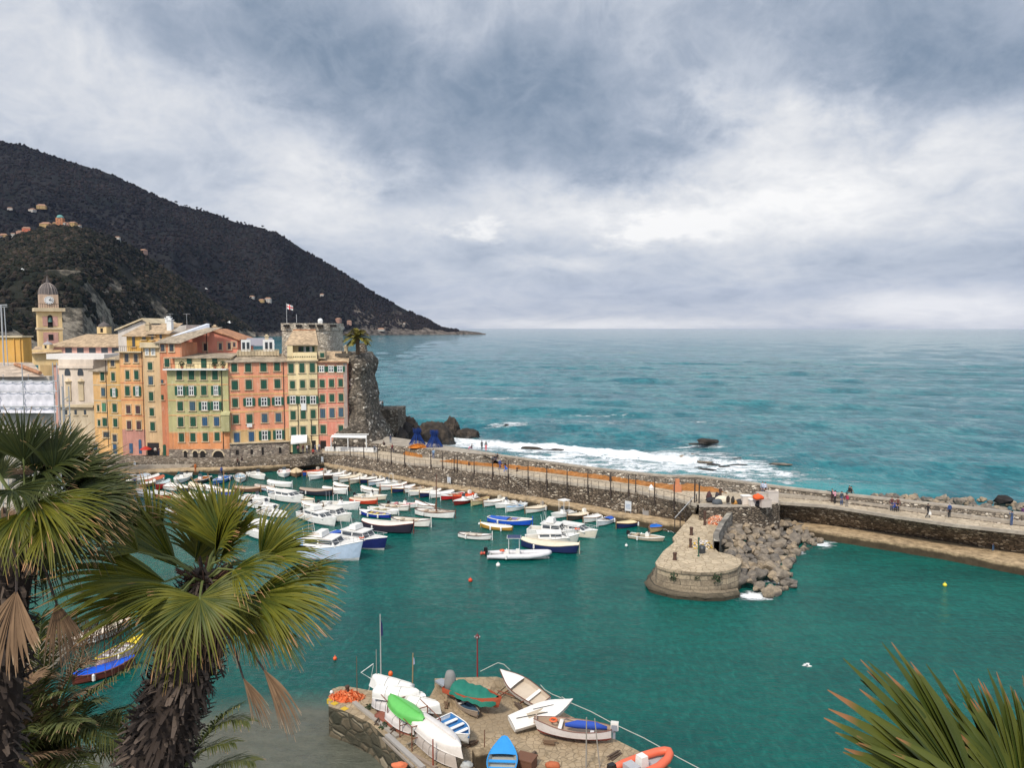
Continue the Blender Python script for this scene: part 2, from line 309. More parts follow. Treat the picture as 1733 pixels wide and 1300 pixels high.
# harbour-side retaining walls + promenade deck
m=MB(); band(m,qli,pe,ZL,('r',-.3),60); t=m.build('retaining_wall',mRub); tag(t,'long dark rubble retaining wall below the promenade, behind the moored white boats','wall')
m=MB(); band(m,lw2,pe2,ZL,('r',-.3),60); t=m.build('retaining_wall',mRub); tag(t,'rubble retaining wall of the mole on the right beyond the boulder mound','wall')
m=MB(); band(m,pe,pe,('r',-.3),('r',.02),60,0); band(m,shift(pe,.35),pe,('r',.02),('r',.02),60,0); band(m,pe2,pe2,('r',-.3),('r',.02),60); band(m,shift(pe2,.35),pe2,('r',.02),('r',.02),60,0); struct(m.build('kerb',mCap))
m=MB(); band(m,pe,po,Z0,Z0,60); band(m,[pe[-1]]+pe2,[po[-1]]+po2[1:],Z0,Z0,60); struct(m.build('promenade',mPave))
# sea wall: inner masonry face, concrete cap, outer face
twi=shift(tw,-.7)
a_in=[p for p in po if p[0]>tw[0][0]-1]+po2[1:]
m=MB(); band(m,twi,a_in,ZT-.22,Z0,90,0); band(m,twi,twi,ZT-.22,ZT-.21,90)
band(m,tw,shift(tw,1.2),ZT-.22,-1.5,90); t=m.build('sea_wall',mRubP); tag(t,'long rubble sea wall along the outer edge of the promenade facing the surf','wall')
cw=MB(); q_=[p for p in tw if p[0]>35]; band(cw,shift(q_,-.75),[(p[0],p[1]) for p in shift(q_,-.78)],ZT-.22,ZP+.3,50); cw.build('concrete_face',mCapD,t)
cp=MB(); band(cp,shift(twi,-.12),shift(tw,.12),ZT,ZT,90); band(cp,shift(twi,-.12),shift(twi,-.12),ZT,ZT-.22,90); band(cp,shift(tw,.12),shift(tw,.12),ZT,ZT-.22,90); c=cp.build('coping',mCap,t)
# concrete bench step along the right part
bl=shift([p[:2] for p in po2[2:]],.12); bl2=shift(bl,.55)
m=MB(); band(m,bl,bl2,ZP+.45,ZP+.45,50); band(m,bl,bl,ZP+.45,ZP,50); tag(m.build('concrete_bench',mCap),'long low concrete bench built against the sea wall on the right','bench')
# apron (bathing terrace) left of x=820, rubble wall beneath
ap_i=[A3(p,zaf) for p in [(588,742),(621,749),(700,757.5),(760,763.5),(830,771)]]
ap_o=[A3(p,zaf) for p in [(560,728),(605,733),(650,738),(700,745),(760,755.5),(838,767)]]
m=MB(); band(m,ap_i,ap_o,Z0,Z0,40,0,.03); band(m,ap_o,shift(ap_o,1.5),Z0,-1,40); struct(m.build('terrace',mCap))
m=MB(); band(m,ap_i,[A3(p,zpf) for p in [(588,757.5),(650,763),(740,776),(800,784),(835,789)]],Z0,Z0,40); tag(m.build('rubble_wall',mRubP),'low rubble wall between the bathing terrace and the promenade','wall')
# terrace stone pier end (inner mole head) -------------------------------------------------
ZH=2.5
hd=[A2(p,ZH) for p in [(1184,857),(1139,911),(1143,918),(1124,933),(1110,952),(1113,957.5),(1128.6,963),(1155,967),(1184.7,969),(1208,968.5),(1232,965.5),(1248,960),(1254,953),(1250,946),(1236,939),(1214,934),(1205.5,925),(1214,905),(1246,866),(1250,858)]]
mAsh=ashlar((.40,.33,.24),(.20,.16,.12),1.55,.56)
mPave2=paving((.47,.385,.27),(.24,.185,.12),1.5,'pier_paving')
m=MB(); n=len(hd); lo=[]
cx_=sum(p[0] for p in hd)/n; cy_=sum(p[1] for p in hd)/n
for x,y in hd: d=Vector((x-cx_,y-cy_)).normalized(); lo.append((x+d.x*.25,y+d.y*.25))
m.add([(x,y,-1.5) for x,y in lo]+[(x,y,ZH-.3) for x,y in hd],[(i,(i+1)%n,n+(i+1)%n,n+i) for i in range(n)],0)
hd_root=m.build('stone_pier',mAsh); tag(hd_root,'pale stone pier with rounded block masonry head jutting into the harbour','pier')
m=MB(); ov=[]
for x,y in hd: d=Vector((x-cx_,y-cy_)).normalized(); ov.append((x+d.x*.10,y+d.y*.10))
m.add([(x,y,ZH-.3) for x,y in ov]+[(x,y,ZH) for x,y in ov],[(i,(i+1)%n,n+(i+1)%n,n+i) for i in range(n)],0)
m.add([(x,y,ZH) for x,y in ov],[tuple(range(n))],1); m.build('paved_top',[mAsh,mPave2],hd_root)
# footing ledge round the head
ft=[A2(p,.35) for p in [(1136,938),(1106,962),(1092,984),(1100,998),(1140,1008),(1185,1012),(1225,1012),(1252,1006)]]
m=MB(); n=len(ft); inn=[A2(p,.8) for p in [(1150,925),(1115,955),(1108,975),(1118,988),(1145,996),(1185,1000),(1225,999),(1248,995)]]
band(m,ft,inn,.30,.75,24,0,.2); band(m,ft,ft,.30,-1,24); m.build('footing',mAsh,hd_root)
# low curb line on the head + parapet between pier and boulders
pw=[A2(p,ZH) for p in [(1208,932),(1206,920),(1216,900),(1240,868),(1248,858)]]
m=MB(); band(m,pw,pw,ZH,ZH+1.0,20); band(m,pw,shift(pw,-.6),ZH+1.0,ZH+1.0,20); band(m,shift(pw,-.6),shift(pw,-.6),ZH+1,0,20)
tag(m.build('parapet',rubble((.24,.22,.19),(.13,.12,.10),(.4,.37,.3),1.0,'parapet_stone')),'old stone parapet between the pier and the boulder mound','wall')
# raised block where pier meets promenade (net-store)
blk=[A2(p,ZP+.15) for p in [(1183,858),(1160+1050/12.38,858),(1160+1640/12.38,857),(1320,851),(1318,846),(1240,850),(1183,852)]]
m=MB(); m.prism(blk,0,ZP+.12,0,1); tag(m.build('stone_block',[mRub,mCap]),'raised stone block carrying piled fishing gear where the pier meets the promenade','wall')
# ---------------------------------------------------------------- stairs
def stairs(px0,py0,px1,py1,w,lab,n=13):
    z0=zpf(px0)-.05; a=GP(px0,py0,z0); b=GP(px1,py1,ZL); d=(Vector((b.x,b.y))-Vector((a.x,a.y))); L=d.length; ang=math.atan2(d.y,d.x)
    m=MB()
    for i in range(n):
        z=z0-(z0-ZL-.1)*i/(n-1); c=Vector((a.x,a.y))+d*((i+.5)/n); o=Vector((d.y,-d.x)).normalized()*w*.5
        m.box((c.x+o.x,c.y+o.y,(z-.09+ZL-.3)/2),(L/n+.01,w-.06,z-.09-ZL+.3),ang,1); m.box((c.x+o.x,c.y+o.y,z-.045),(L/n+.06,w,.09),ang,0)
    tag(m.build('stone_stairs',[mCap,mRub]),lab,'stairs')
stairs(691,785.5,716,806,1.1,'narrow stone stairs down the retaining wall behind the white row boats')
stairs(868,804,912,838,1.1,'stone stairs down to the low quay beside the stacked chairs')
# sloping ramp wall (cap) at 1030-1080
a=GP(1079,831,ZP); b=GP(1036,859,ZL+.2); m=MB(); o=Vector((-.25,-.9,0))
m.add([a,b,b+o,a+o,(a.x,a.y,ZL),(b.x,b.y,ZL),(b.x+o.x,b.y+o.y,ZL),(a.x+o.x,a.y+o.y,ZL)],[(0,1,2,3)],0); m.f+=[(3,2,6,7),(1,5,6,2),(0,3,7,4)]; m.m+=[1]*3; tag(m.build('stone_ramp',[mCap,mRub]),'sloping stone ramp cap descending the wall behind the navy rowboat','ramp')
# ---------------------------------------------------------------- town ground
m=MB(); tl=[(-175,127),(-66,132.5)]+[(x,y+3) for x,y in qn[1:]]+[(-33,146),(-28,152),(-28,165),(-40,190),(-60,260),(-200,330),(-330,330),(-330,127)]
m.prism(tl,-2,1.6); struct(m.build('ground',mCap))
m=MB(); tt=[A2(p,1.9) for p in [(120,786),(235,784),(300,783),(392,782),(490,778),(548,772)]]; tb=[(x+1,y+9) for x,y in tt]; band(m,tt,tb,1.9,1.9,20); band(m,tt,[(x,y-.2) for x,y in tt],1.9,ZL,20); t=m.build('terrace_wall',mRubP); tag(t,'rough stone terrace step along the quay under the waterfront houses','wall')
m=MB(); tt=[A2(p,2.6) for p in [(490,776),(520,774),(548,768),(600,770)]]; tb=[(x+2,y+12) for x,y in tt]; band(m,tt,tb,2.6,2.6,20); band(m,tt,tt,2.6,ZL,20); tag(m.build('terrace_wall',mRubP),'stone landing in front of the cream and pink houses','wall')
# ---------------------------------------------------------------- cliff promontory
mCliff=rock((.13,.115,.10),(.055,.05,.045),(.24,.215,.19),.35,'cliff_rock')
def cliffm():
    t=MT('cliff_masonry',.9,.2); n=t.noise(.35,8,.7,dist=.5); v=t.vor(1.6,t.mp((1,1,1.5)),'F1','Color'); sp=t.N.new('ShaderNodeSeparateColor'); t.L(v,sp.inputs[0]); ed=t.vor(1.6,t.mp((1,1,1.5)),'DISTANCE_TO_EDGE')
    c=t.ramp(sp.outputs[0],[(0,(.05,.045,.038)),(.6,(.15,.13,.105)),(.9,(.22,.19,.16)),(.97,(.52,.48,.42))]); c=t.mix(t.ramp(ed,[(.02,(0,0,0)),(.1,(1,1,1))]),(.06,.052,.045),c)
    c=t.mix(.8,c,t.ramp(n,[(.3,(.5,.5,.5)),(.65,(1.35,1.3,1.2))]),'MULTIPLY'); t.base(c); t.bump(t.math('ADD',n,ed),.8,.3); return t.m
mCliffM=cliffm()
def ringmesh(name,ringfn,zs,n,mat,cap=True,parent=None,smooth=True):
    m=MB(); vs=[]
    for z in zs:
        for j in range(n): vs.append(ringfn(2*math.pi*j/n,z))
    k=len(zs); fs=[(i*n+j,i*n+(j+1)%n,(i+1)*n+(j+1)%n,(i+1)*n+j) for i in range(k-1) for j in range(n)]
    if cap: fs.append(tuple((k-1)*n+j for j in range(n)))
    m.add(vs,fs); o=m.build(name,mat,parent); 
    if smooth: o.data.polygons.foreach_set('use_smooth',[True]*(len(fs)-1)+[False])
    return o
YC=152.0
cr_prof=[(0,660),(3,652),(6,642),(9,634),(13,628),(17,624.5),(18.2,626.5),(19.3,628.5),(20.3,622),(20.8,620)]   # right silhouette: z -> px
def cliff_r(z):
    for (z0,p0),(z1,p1) in zip(cr_prof,cr_prof[1:]):
        if z0<=z<=z1: t=(z-z0)/(z1-z0); px=p0+(p1-p0)*t; return (px-866.5)/F*YC
    return (660-866.5)/F*YC
def cliff(a,z):
    xr=cliff_r(max(0,z)); xl=-35; cx=(xr+xl)/2; rx=(xr-xl)/2; ry=7.5+max(0,12-z)*.30
    c,s_=math.cos(a),math.sin(a); e=.45; x=cx+rx*math.copysign(abs(c)**e,c); y=YC+2+ry*math.copysign(abs(s_)**e,s_)
    q=Vector((x*.22,y*.22,z*.28)); k=(mnoise.fractal(q,.8,2,4))*.9*(.35 if z>19.5 else 1)
    return (x+k*c*1.1,y+k*s_*1.4,z)
zc=hz(YC,600,597); 
cr_prof=[(z*zc/20.8,p) for z,p in cr_prof]
o=ringmesh('headland',cliff,[-1]+[zc*i/26 for i in range(27)],150,mCliffM); struct(o)
m=MB(); xr=cliff_r(zc); m.box(((xr-34)/2-1,YC-5.2,zc+.2),(xr+34-4,.4,.5)); tag(m.build('parapet',mRub),'low stone parapet on top of the cliff left of the lone palm','wall'); m=MB(); m.box((xr-1.1,YC+1,zc+.9),(2.0,2.4,2.0),0,0,.75); tag(m.build('stone_turret',mRub),'small stone turret at the cliff top right of the lone palm','turret')
# lookout wall
wl=[DP(638,692,160),DP(675,691,160)]
m=MB(); x0,x1=wl[0].x,wl[1].x; zt=wl[0].z; m.prism([(x0-3,158.5),(x1,158.5),(x1+.6,166),(x0-3,166)],0,zt,0,0); tag(m.build('lookout_wall',mRub),'small stone lookout platform at the cliff foot with three people','wall')
# ---------------------------------------------------------------- hills
def ipl(tab,x):
    for (a,b),(c,d) in zip(tab,tab[1:]):
        if a<=x<=c: return b+(d-b)*(x-a)/(c-a)
    return tab[0][1] if x<tab[0][0] else tab[-1][1]
R1=[(-500,200),(-200,215),(0,237),(50,245),(120,270),(200,295),(270,330),(310,348),(360,360),(400,375),(470,393),(520,425),(580,460),(640,500),(700,531),(728,543),(745,555),(760,558),(790,560),(812,562.5),(822,566)]
S1=[(-500,1500),(0,1700),(300,2000),(560,2500),(700,2800),(815,2950)]
R2=[(-500,425),(-100,420),(0,408),(50,396),(100,383),(150,388),(200,405),(250,432),(300,468),(350,505),(400,540),(430,562)]
S2=[(-500,600),(0,800),(140,950),(300,1500),(430,2150)]
def terr(R_,S_,run,seed,amp,pw):
    def f(px,t):
        py=ipl(R_,px); Ys=ipl(S_,px); el=(555-py)/F
        zr0=max(6,CH+(Ys+run(px))*el*1.0)
        Yr=Ys+run(px); zr=max(4,hz(Yr,px,py)) ; Y=Ys+(Yr-Ys)*t if t<=1 else Yr+(t-1)*(Yr-Ys)
        if t<=1: z=zr*(t**pw)
        else: z=zr*(1-(t-1)*.6)
        d=ray(px,555); X=(px-866.5)/F/d.y*Y
        k=min(1,zr/120.)
        w=(min(1,t*3)*(1-t)**.8 if t<1 else 0)
        q=Vector((X*.0032+seed,Y*.0032,.3)); z+=w*k*amp*mnoise.fractal(q,.9,2.1,5)*2
        rg=abs(mnoise.noise(Vector((X*.006+seed,Y*.0022,5)))); z+=w*k*amp*(.35-rg)*1.2
        if t>.9: z+=k*mnoise.noise(Vector((px*.11,seed,t*9)))*4.5
        return Vector((X,Y,z))
    return f
run1=lambda px: max(60,ipl([(-500,1300),(0,1100),(300,900),(560,620),(700,260),(745,90),(815,40)],px))
run2=lambda px: ipl([(-500,700),(0,620),(100,560),(250,420),(430,120)],px)
T1=terr(R1,S1,run1,3.1,70,1.0); T2=terr(R2,S2,run2,8.4,42,.85)
def hillmat(name,c_d,c_m,rk,seed):
    t=MT(name,.95,.1); n=t.noise(.012,8,.7,t.mp((1,1,1),loc=(seed,0,0))); n2=t.noise(.05,6,.7); n3=t.noise(.0045,6,.65,t.mp(loc=(seed*3,9,0)))
    c=t.mix(t.ramp(n,[(.35,(0,0,0)),(.65,(1,1,1))]),c_d,c_m); c=t.mix(.7,c,t.ramp(n2,[(.3,(.5,.5,.5)),(.7,(1.4,1.4,1.4))]),'MULTIPLY')
    a=t.attr('rockm'); r=t.math('ADD',t.math('MULTIPLY',a,.5),t.math('MULTIPLY',n,.9)); f=t.ramp(r,[(.60,(0,0,0)),(.72,(1,1,1))])
    rkc=t.mix(t.ramp(t.noise(.05,9,.8,t.mp((1,1,1.6))),[(.42,(0,0,0)),(.58,(1,1,1))]),sc(rk,.18),rk)
    t.base(t.mix(f,c,rkc)); t.bump(t.math('ADD',n2,n),.8,6); return t.m
mH1=hillmat('far_hill',(.008,.011,.011),(.022,.021,.022),(.17,.145,.125),0); mH2=hillmat('near_hill',(.010,.014,.009),(.032,.029,.023),(.26,.225,.175),4)
def make_hill(T,px0,px1,nx,nt,mat,name,rockf):
    vs=[];rk=[]
    for i in range(nx):
        px=px0+(px1-px0)*i/(nx-1)
        for j in range(nt+1):
            t=1.5*j/nt; p=T(px,t); 
            if j==0: p.z=-4
            vs.append(p); rk.append(rockf(px,t,p))
    k=nt+1; fs=np.array([(i*k+j,(i+1)*k+j,(i+1)*k+j+1,i*k+j+1) for i in range(nx-1) for j in range(nt)])
    o=fast_mesh(name,np.array([tuple(v) for v in vs]),fs,[mat],True); a=o.data.attributes.new('rockm','FLOAT','POINT'); a.data.foreach_set('value',np.array(rk,dtype=np.float32)); struct(o); return o
rock1=lambda px,t,p: max(0,1-p.z/28)*.8+ (.38 if px>600 else 0)*(1-t)+.25*max(0,1-abs(px-700)/100)+.12*max(0,mnoise.noise(Vector((px*.03,t*6,2))))
rock2=lambda px,t,p: max(0,1-p.z/170.)*1.0*max(0,1-abs(px-185)/190)+max(0,1-p.z/35)*.9+.2*max(0,mnoise.noise(Vector((px*.02,t*5,1))))
make_hill(T1,-500,822,420,90,mH1,'hills',rock1); make_hill(T2,-500,432,330,90,mH2,'hills',rock2)
# woodland: thousands of crowns in one mass per hill
def ico():
    bm=bmesh.new(); bmesh.ops.create_icosphere(bm,subdivisions=1,radius=1); v=np.array([x.co[:] for x in bm.verts]); f=np.array([[q.index for q in p.verts] for p in bm.faces]); bm.free(); return v,f
IV,IF=ico()
def crowns(pts,rad,name,mat,lab):
    n=len(pts); V=np.repeat(IV[None],n,0)*(1+RNG.normal(0,.22,(n,len(IV),1))); V[:,:,2]*=RNG.uniform(.8,1.3,(n,1)); V=V*np.array(rad)[:,None,None]+np.array(pts)[:,None,:]
    Fc=(IF[None]+np.arange(n)[:,None,None]*len(IV)).reshape(-1,3); o=fast_mesh(name,V.reshape(-1,3),Fc,[mat],False)
    a=o.data.attributes.new('cr','FLOAT','POINT'); a.data.foreach_set('value',np.repeat(RNG.random(n),len(IV)).astype(np.float32)); tag(o,lab,'woodland',None,'stuff'); return o
def crownm(name,stops):
    t=MT(name,.95,.1); a=t.attr('cr'); c=t.ramp(a,stops); n=t.noise(.0035,5,.6); t.base(t.mix(.9,c,t.ramp(n,[(.35,(.55,.6,.7)),(.65,(1.5,1.35,1.25))]),'MULTIPLY')); return t.m
mC1=crownm('far_crowns',[(0,(.011,.012,.013)),(.5,(.015,.015,.016)),(.85,(.020,.017,.019)),(1,(.026,.021,.021))])
mC2=crownm('near_crowns',[(0,(.008,.011,.008)),(.5,(.017,.019,.012)),(.85,(.030,.025,.020)),(1,(.050,.040,.030))])
def scatter(T,px0,px1,N,r0,r1,rf,name,mat,lab,tmax=1.02):
    P=[];Rr=[]
    while len(P)<N:
        px=random.uniform(px0,px1); t=random.random()**.8*tmax; p=T(px,t); nn=mnoise.noise(Vector((p.x*.010,p.y*.010,p.z*.01)))+.7*mnoise.noise(Vector((p.x*.03,p.y*.03,p.z*.03)))
        if p.z<8 or rf(px,t,p)+nn*.9>.62: continue
        r=random.uniform(r0,r1); P.append((p.x,p.y,p.z+r*.3)); Rr.append(r)
    crowns(P,Rr,name,mat,lab)
scatter(T1,-60,775,17000,2.5,5.5,rock1,'woodland',mC1,'dark woods covering the high hill that falls to the point')
scatter(T2,-60,425,12000,2.2,5,rock2,'woodland',mC2,'dark scrub and trees on the nearer rocky spur behind the town')
# pines standing clear on the ridge
mTr=paint((.05,.035,.025),.9)
def pine(px,Yt,s,T=T1):
    p=T(px,1.0); r=s; root=empty('pine_tree',(p.x,p.y,p.z-2),0,'small dark pine standing on the skyline ridge of the high hill','tree','pines on the skyline ridge')
    m=MB(); m.tube([(0,0,0),(.3,0,s*1.2),(0,.2,s*2)],[.5,.4,.25],5); m.build('trunk',mTr,root)
    n=9; P=[(random.uniform(-1,1)*r*.7,random.uniform(-1,1)*r*.7,s*2+random.uniform(-.2,.5)*r) for _ in range(n)]
    m=MB()
    for q in P: 
        rr=random.uniform(.35,.6)*r; V=IV*(1+RNG.normal(0,.2,(len(IV),1)))*rr*np.array([1,1,.6])+np.array(q); m.add(V.tolist(),IF.tolist())
    m.build('crown',mC1,root)
for px in (303,318,324,338,345,352,372,384,391,405,421,447): pine(px+random.uniform(-2,2),0,random.uniform(3.5,6))
# distant houses
def hit(T,px,py):
    best=None
    for i in range(400):
        t=i/400; p=T(px,t); d=ray(px,py); z=CH+d.z/d.y*p.y
        if p.z>=z: return p
    return T(px,1.0)
mRoofF=paint((.30,.17,.11),.9); mWinF=paint((.03,.035,.04),.6)
def far_house(T,px,py,w,h,col,lab,tower=False,rz=None):
    p=hit(T,px,py); k=p.y/F*1.2; w*=k; h*=k; root=empty('hillside_house',(p.x,p.y,p.z-2),random.uniform(-.4,.4) if rz is None else rz,lab,'house','houses on the hillside')
    m=MB(); m.box((0,0,h/2+1),(w,w*.8,h+2)); m.build('wall',plaster(col,.3),root)
    z=h+2; m=MB(); a,b=w/2+.6,w*.4+.6
    if tower: m.lathe([(w*.5,0),(w*.48,w*.2),(w*.3,w*.42),(.1,w*.5)],(0,0,z),10)
    else: m.add([(-a,-b,z),(a,-b,z),(a,b,z),(-a,b,z),(-a*.6,0,z+w*.22),(a*.6,0,z+w*.22)],[(0,1,5,4),(1,2,5),(2,3,4,5),(3,0,4),(3,2,1,0)])
    m.build('roof',paint((.12,.28,.26),.8) if tower else mRoofF,root)
    nw=max(2,int(w/5)); nf=max(1,int(h/4))
    for i in range(nw):
        for j in range(nf):
            q=MB(); q.box((-w/2+(i+.5)*w/nw,-w*.4-.05,2.6+j*(h/nf)),(1.3,.25,1.9)); q.build('window',mWinF,root)
YE=(.40,.27,.12);OR=(.42,.18,.09);WH=(.42,.39,.35);PK=(.38,.22,.17)
for a in [(3,372+20,7,5,YE,'ochre house at the far left edge of the hillside village, upper of two'),(9,388+2,8,5,YE,'yellow flat-topped house on the left hillside near the edge'),(14,402,9,5,YE,'yellow house lower left on the spur crest'),(5,407,9,6,WH,'white and orange house lowest on the left spur'),
  (30,389,5,5,WH,'small pale house between the ochre and red hillside houses'),(42,390,8,4,PK,'low pinkish cottage left of the red hillside house'),(53,388,10,7,(.55,.17,.10),'red-orange house on the spur crest left of the village church'),
  (86,378,13,5,YE,'long yellow house just left of the hilltop village'),(102,370,6,5,YE,'small ochre house at the left end of the hilltop village'),(116,370,8,6,WH,'pale house behind the hilltop church'),(123,374,7,6,PK,'pink house right of the hilltop church'),(131,376,9,7,YE,'yellow house at the right of the hilltop village'),(141,382,5,5,WH,'white cottage at the right end of the hilltop village'),
  (27,356,6,3,WH,'tiny white house high on the slope at far left'),(64,359,8,3,WH,'low white house above the red hillside house'),(80,354,11,4,YE,'cream villa high on the slope above the village'),(205,394,6,5,WH,'lone pale house on the slope right of the village'),(247,416,9,5,PK,'pinkish ruin on the dark slope in the middle of the hill')]:
    far_house(T2 if a[1]>365 else T1,*a)
far_house(T2,110,376,9,11,OR,'tall orange hilltop church with green dome',True)
for a in [(428,506,6,3,WH,'pale house left of the flag on the lower slope'),(444,512,7,3,YE,'low tan house below the flag level'),(455,513,8,6,WH,'pale tower-like house on the lower slope beside the flag'),(546,500+2,5,3,WH,'tiny white house on the slope right of the flag'),(573,546,7,5,PK,'pinkish building near the shore left of the palm'),(591,550,6,5,PK,'pinkish building near the shore behind the palm'),(580,558,4,4,WH,'white tower at the shore between castle and palm'),(645,560,9,2,WH,'low white house on the shore under the far slope'),(684,549,3,2,WH,'tiny white house near the end of the point')]:
    far_house(T1,*a)
# ---------------------------------------------------------------- sea
def wave(X,Y,n,lmin,lmax,seed,dirc,spread,slope):
    r=np.random.default_rng(seed); Z=np.zeros_like(X)
    for i in range(n):
        lam=lmin*(lmax/lmin)**(i/(n-1)); a=dirc+r.normal(0,spread); k=2*np.pi/lam; ph=r.uniform(0,6.28)
        wx=X+3*np.sin(Y*.021+i)+2*np.sin(X*.033+2*i); Z+=slope*lam/6.28*np.sin(k*(wx*np.cos(a)+Y*np.sin(a))+ph)
    return Z
def polyd(X,Y,line):     # distance to polyline, signed side (left +)
    D=np.full(X.shape,1e9); S=np.zeros_like(X); 
    for (ax,ay),(bx,by) in zip(line,line[1:]):
        dx,dy=bx-ax,by-ay; L2=dx*dx+dy*dy; t=np.clip(((X-ax)*dx+(Y-ay)*dy)/L2,0,1); d=np.hypot(X-ax-t*dx,Y-ay-t*dy); s=np.sign(dx*(Y-ay)-dy*(X-ax)); m=d<D; S=np.where(m,s,S); D=np.where(m,d,D)
    return D,S
shore=[(-52,146),(-30,150),(-24,140)]+[p[:2] for p in ap_o[2:5]]+tw
HPOLY=[(-60000,125)]+qn+[(p[0]+.3,p[1]+1.5) for p in ql[1:4]]+[(p[0],p[1]) for p in ap_i[2:4]]+tw+[(60000,-60000),(-60000,-60000)]
def inpn(X,Y,P):
    c=np.zeros(X.shape,bool)
    for (a,b),(d,e) in zip(P,P[1:]+P[:1]):
        if b==e: continue
        k=((b>Y)!=(e>Y))&(X<(d-a)*(Y-b)/(e-b)+a); c^=k
    return c
def build_sea():
    r1=20*np.exp(np.arange(0,760)*.0045); r2=r1[-1]*np.exp(np.arange(1,168)*.0215); r=np.concatenate([r1,r2,[23500]]); nr=len(r)
    an=np.radians(np.concatenate([np.linspace(-75,-37,40,endpoint=False),np.linspace(-37,37,430),np.linspace(38,75,40)])); na=len(an)
    RR,AA=np.meshgrid(r,an,indexing='ij'); X=RR*np.sin(AA); Y=RR*np.cos(AA)
    D,S=polyd(X,Y,shore); out=~inpn(X,Y,HPOLY)
    hb=np.where(out,0,1.0)                       # 1 inside the harbour
    # outside beyond left of town counts as open water too
    cell=RR*.0045
    zo=wave(X,Y,9,9,60,3,math.radians(-100),.35,.05)+wave(X,Y,12,2.0,9,5,math.radians(-95),.6,.05)*np.clip(1.5-cell,0,1)
    zh=wave(X,Y,12,.8,5,9,math.radians(-60),.8,.018)*np.clip(1-cell*1.2,0,1)
    far=np.clip(1.2-RR/2500,0,1); Z=np.where(out,zo*far*.8,zh)
    fade=np.clip(D/6,0,1); Z=np.where(out,Z*(.5+.5*fade),Z)
    # breaking wave: crest line from the photograph's surf
    cl=[A2(p,0) for p in [(835,748),(880,752),(935,760),(1000,767),(1060,771),(1110,776),(1160,778)]]
    Dc,Sc=polyd(X,Y,cl); sgn=Dc*Sc; env=np.where(np.hypot(X-cl[0][0],Y-cl[0][1])<2,.5,1.)
    mid=A2((990,766),0); el=np.exp(-((X-mid[0])/19)**2)
    sgn=sgn+1.1*np.sin(X*.42+1)+.8*np.sin(X*1.1+2)+.5*np.sin(X*2.7)+.35*np.sin(X*5.1+Y*2)
    Z+=np.where(out,el*1.1*np.exp(-(np.maximum(sgn,0)/3.0)**2-(np.minimum(sgn,0)/1.3)**2),0)
    foam=np.zeros_like(X)
    foam+=el*.66*np.exp(-((sgn+1.4)/2.2)**2)
    # surf field between crest and wall, thinning to the right
    def reg(px,py,rx,ry,a):
        c=A2((px,py),0); return a*np.exp(-((X-c[0])/rx)**2-((Y-c[1])/ry)**2)
    surf=np.zeros_like(X)
    for q in [(900,762,14,6,.40),(980,780,20,9,.42),(1080,787,18,8,.40),(1170,790,16,8,.36),(1250,800,16,8,.30),(850,758,8,6,.42),(780,748,12,5,.6),(815,757,9,3,.6),(755,742,8,4,.6),(1150,770,16,5,.30),(1350,815,16,6,.22),(860,722,4.5,2.2,1.2),(1190,751,9,3,.35)]: surf+=reg(*q)
    surf=np.minimum(surf*1.25,.60); foam+=surf; foam+=np.where(out,.50*np.exp(-(D/2.2)**2),0)
    for q in [(820,675,17,3.5,.50),(770,669,14,2.5,.40),(1020,700,9,3,.42),(1120,715,30,3.2,.30),(905,745,20,5,.2),(1000,718,22,2.5,.25)]: foam+=reg(*q)
    foam=np.where(out,foam,0)
    for px,py,rr,a in [(1385,922,1.6,.6),(1345,935,1.4,.5),(1325,950,1.5,.55),(1312,985,1.6,.55),(1270,1010,1.5,.5),(1335,905,2,.3),(1290,1005,1.5,.45),(1400,915,2,.35)]:
        c=A2((px,py),0); foam+=a*np.exp(-((X-c[0])**2+(Y-c[1])**2)/rr**2)
    shal=np.zeros_like(X)
    for px,py,rx,ry,a in [(1000,790,30,10,.5),(1200,803,24,6,.8),(1350,825,18,5,.9),(1430,835,10,4,.6),(900,690,60,25,.15),(700,650,50,30,.25),(860,752,10,5,.7),(1170,700,60,25,.05)]:
        c=A2((px,py),0); shal+=np.where(out,a*np.exp(-((X-c[0])/rx)**2-((Y-c[1])/ry)**2),0)
    c=A2((480,1290),0); bed=np.exp(-((X-c[0])/7.0)**2-((Y-c[1])/6.5)**2)*1.5+ np.exp(-((X+22)/9)**2-((Y-40)/7)**2)
    for i,a in enumerate((X,Y,Z)): pass
    V=np.stack([X,Y,Z],-1).reshape(-1,3); idx=np.arange(nr*na).reshape(nr,na); Fq=np.stack([idx[:-1,:-1],idx[:-1,1:],idx[1:,1:],idx[1:,:-1]],-1).reshape(-1,4)[:, ::-1]
    o=fast_mesh('sea',V,Fq,[],True)
    c=o.data.color_attributes.new('wm','FLOAT_COLOR','POINT'); dat=np.stack([np.clip(foam,0,1.5),hb,np.clip(shal,0,1),np.clip(bed,0,1)],-1).reshape(-1); c.data.foreach_set('color',dat.astype(np.float32)); struct(o); return o
SEA=build_sea()
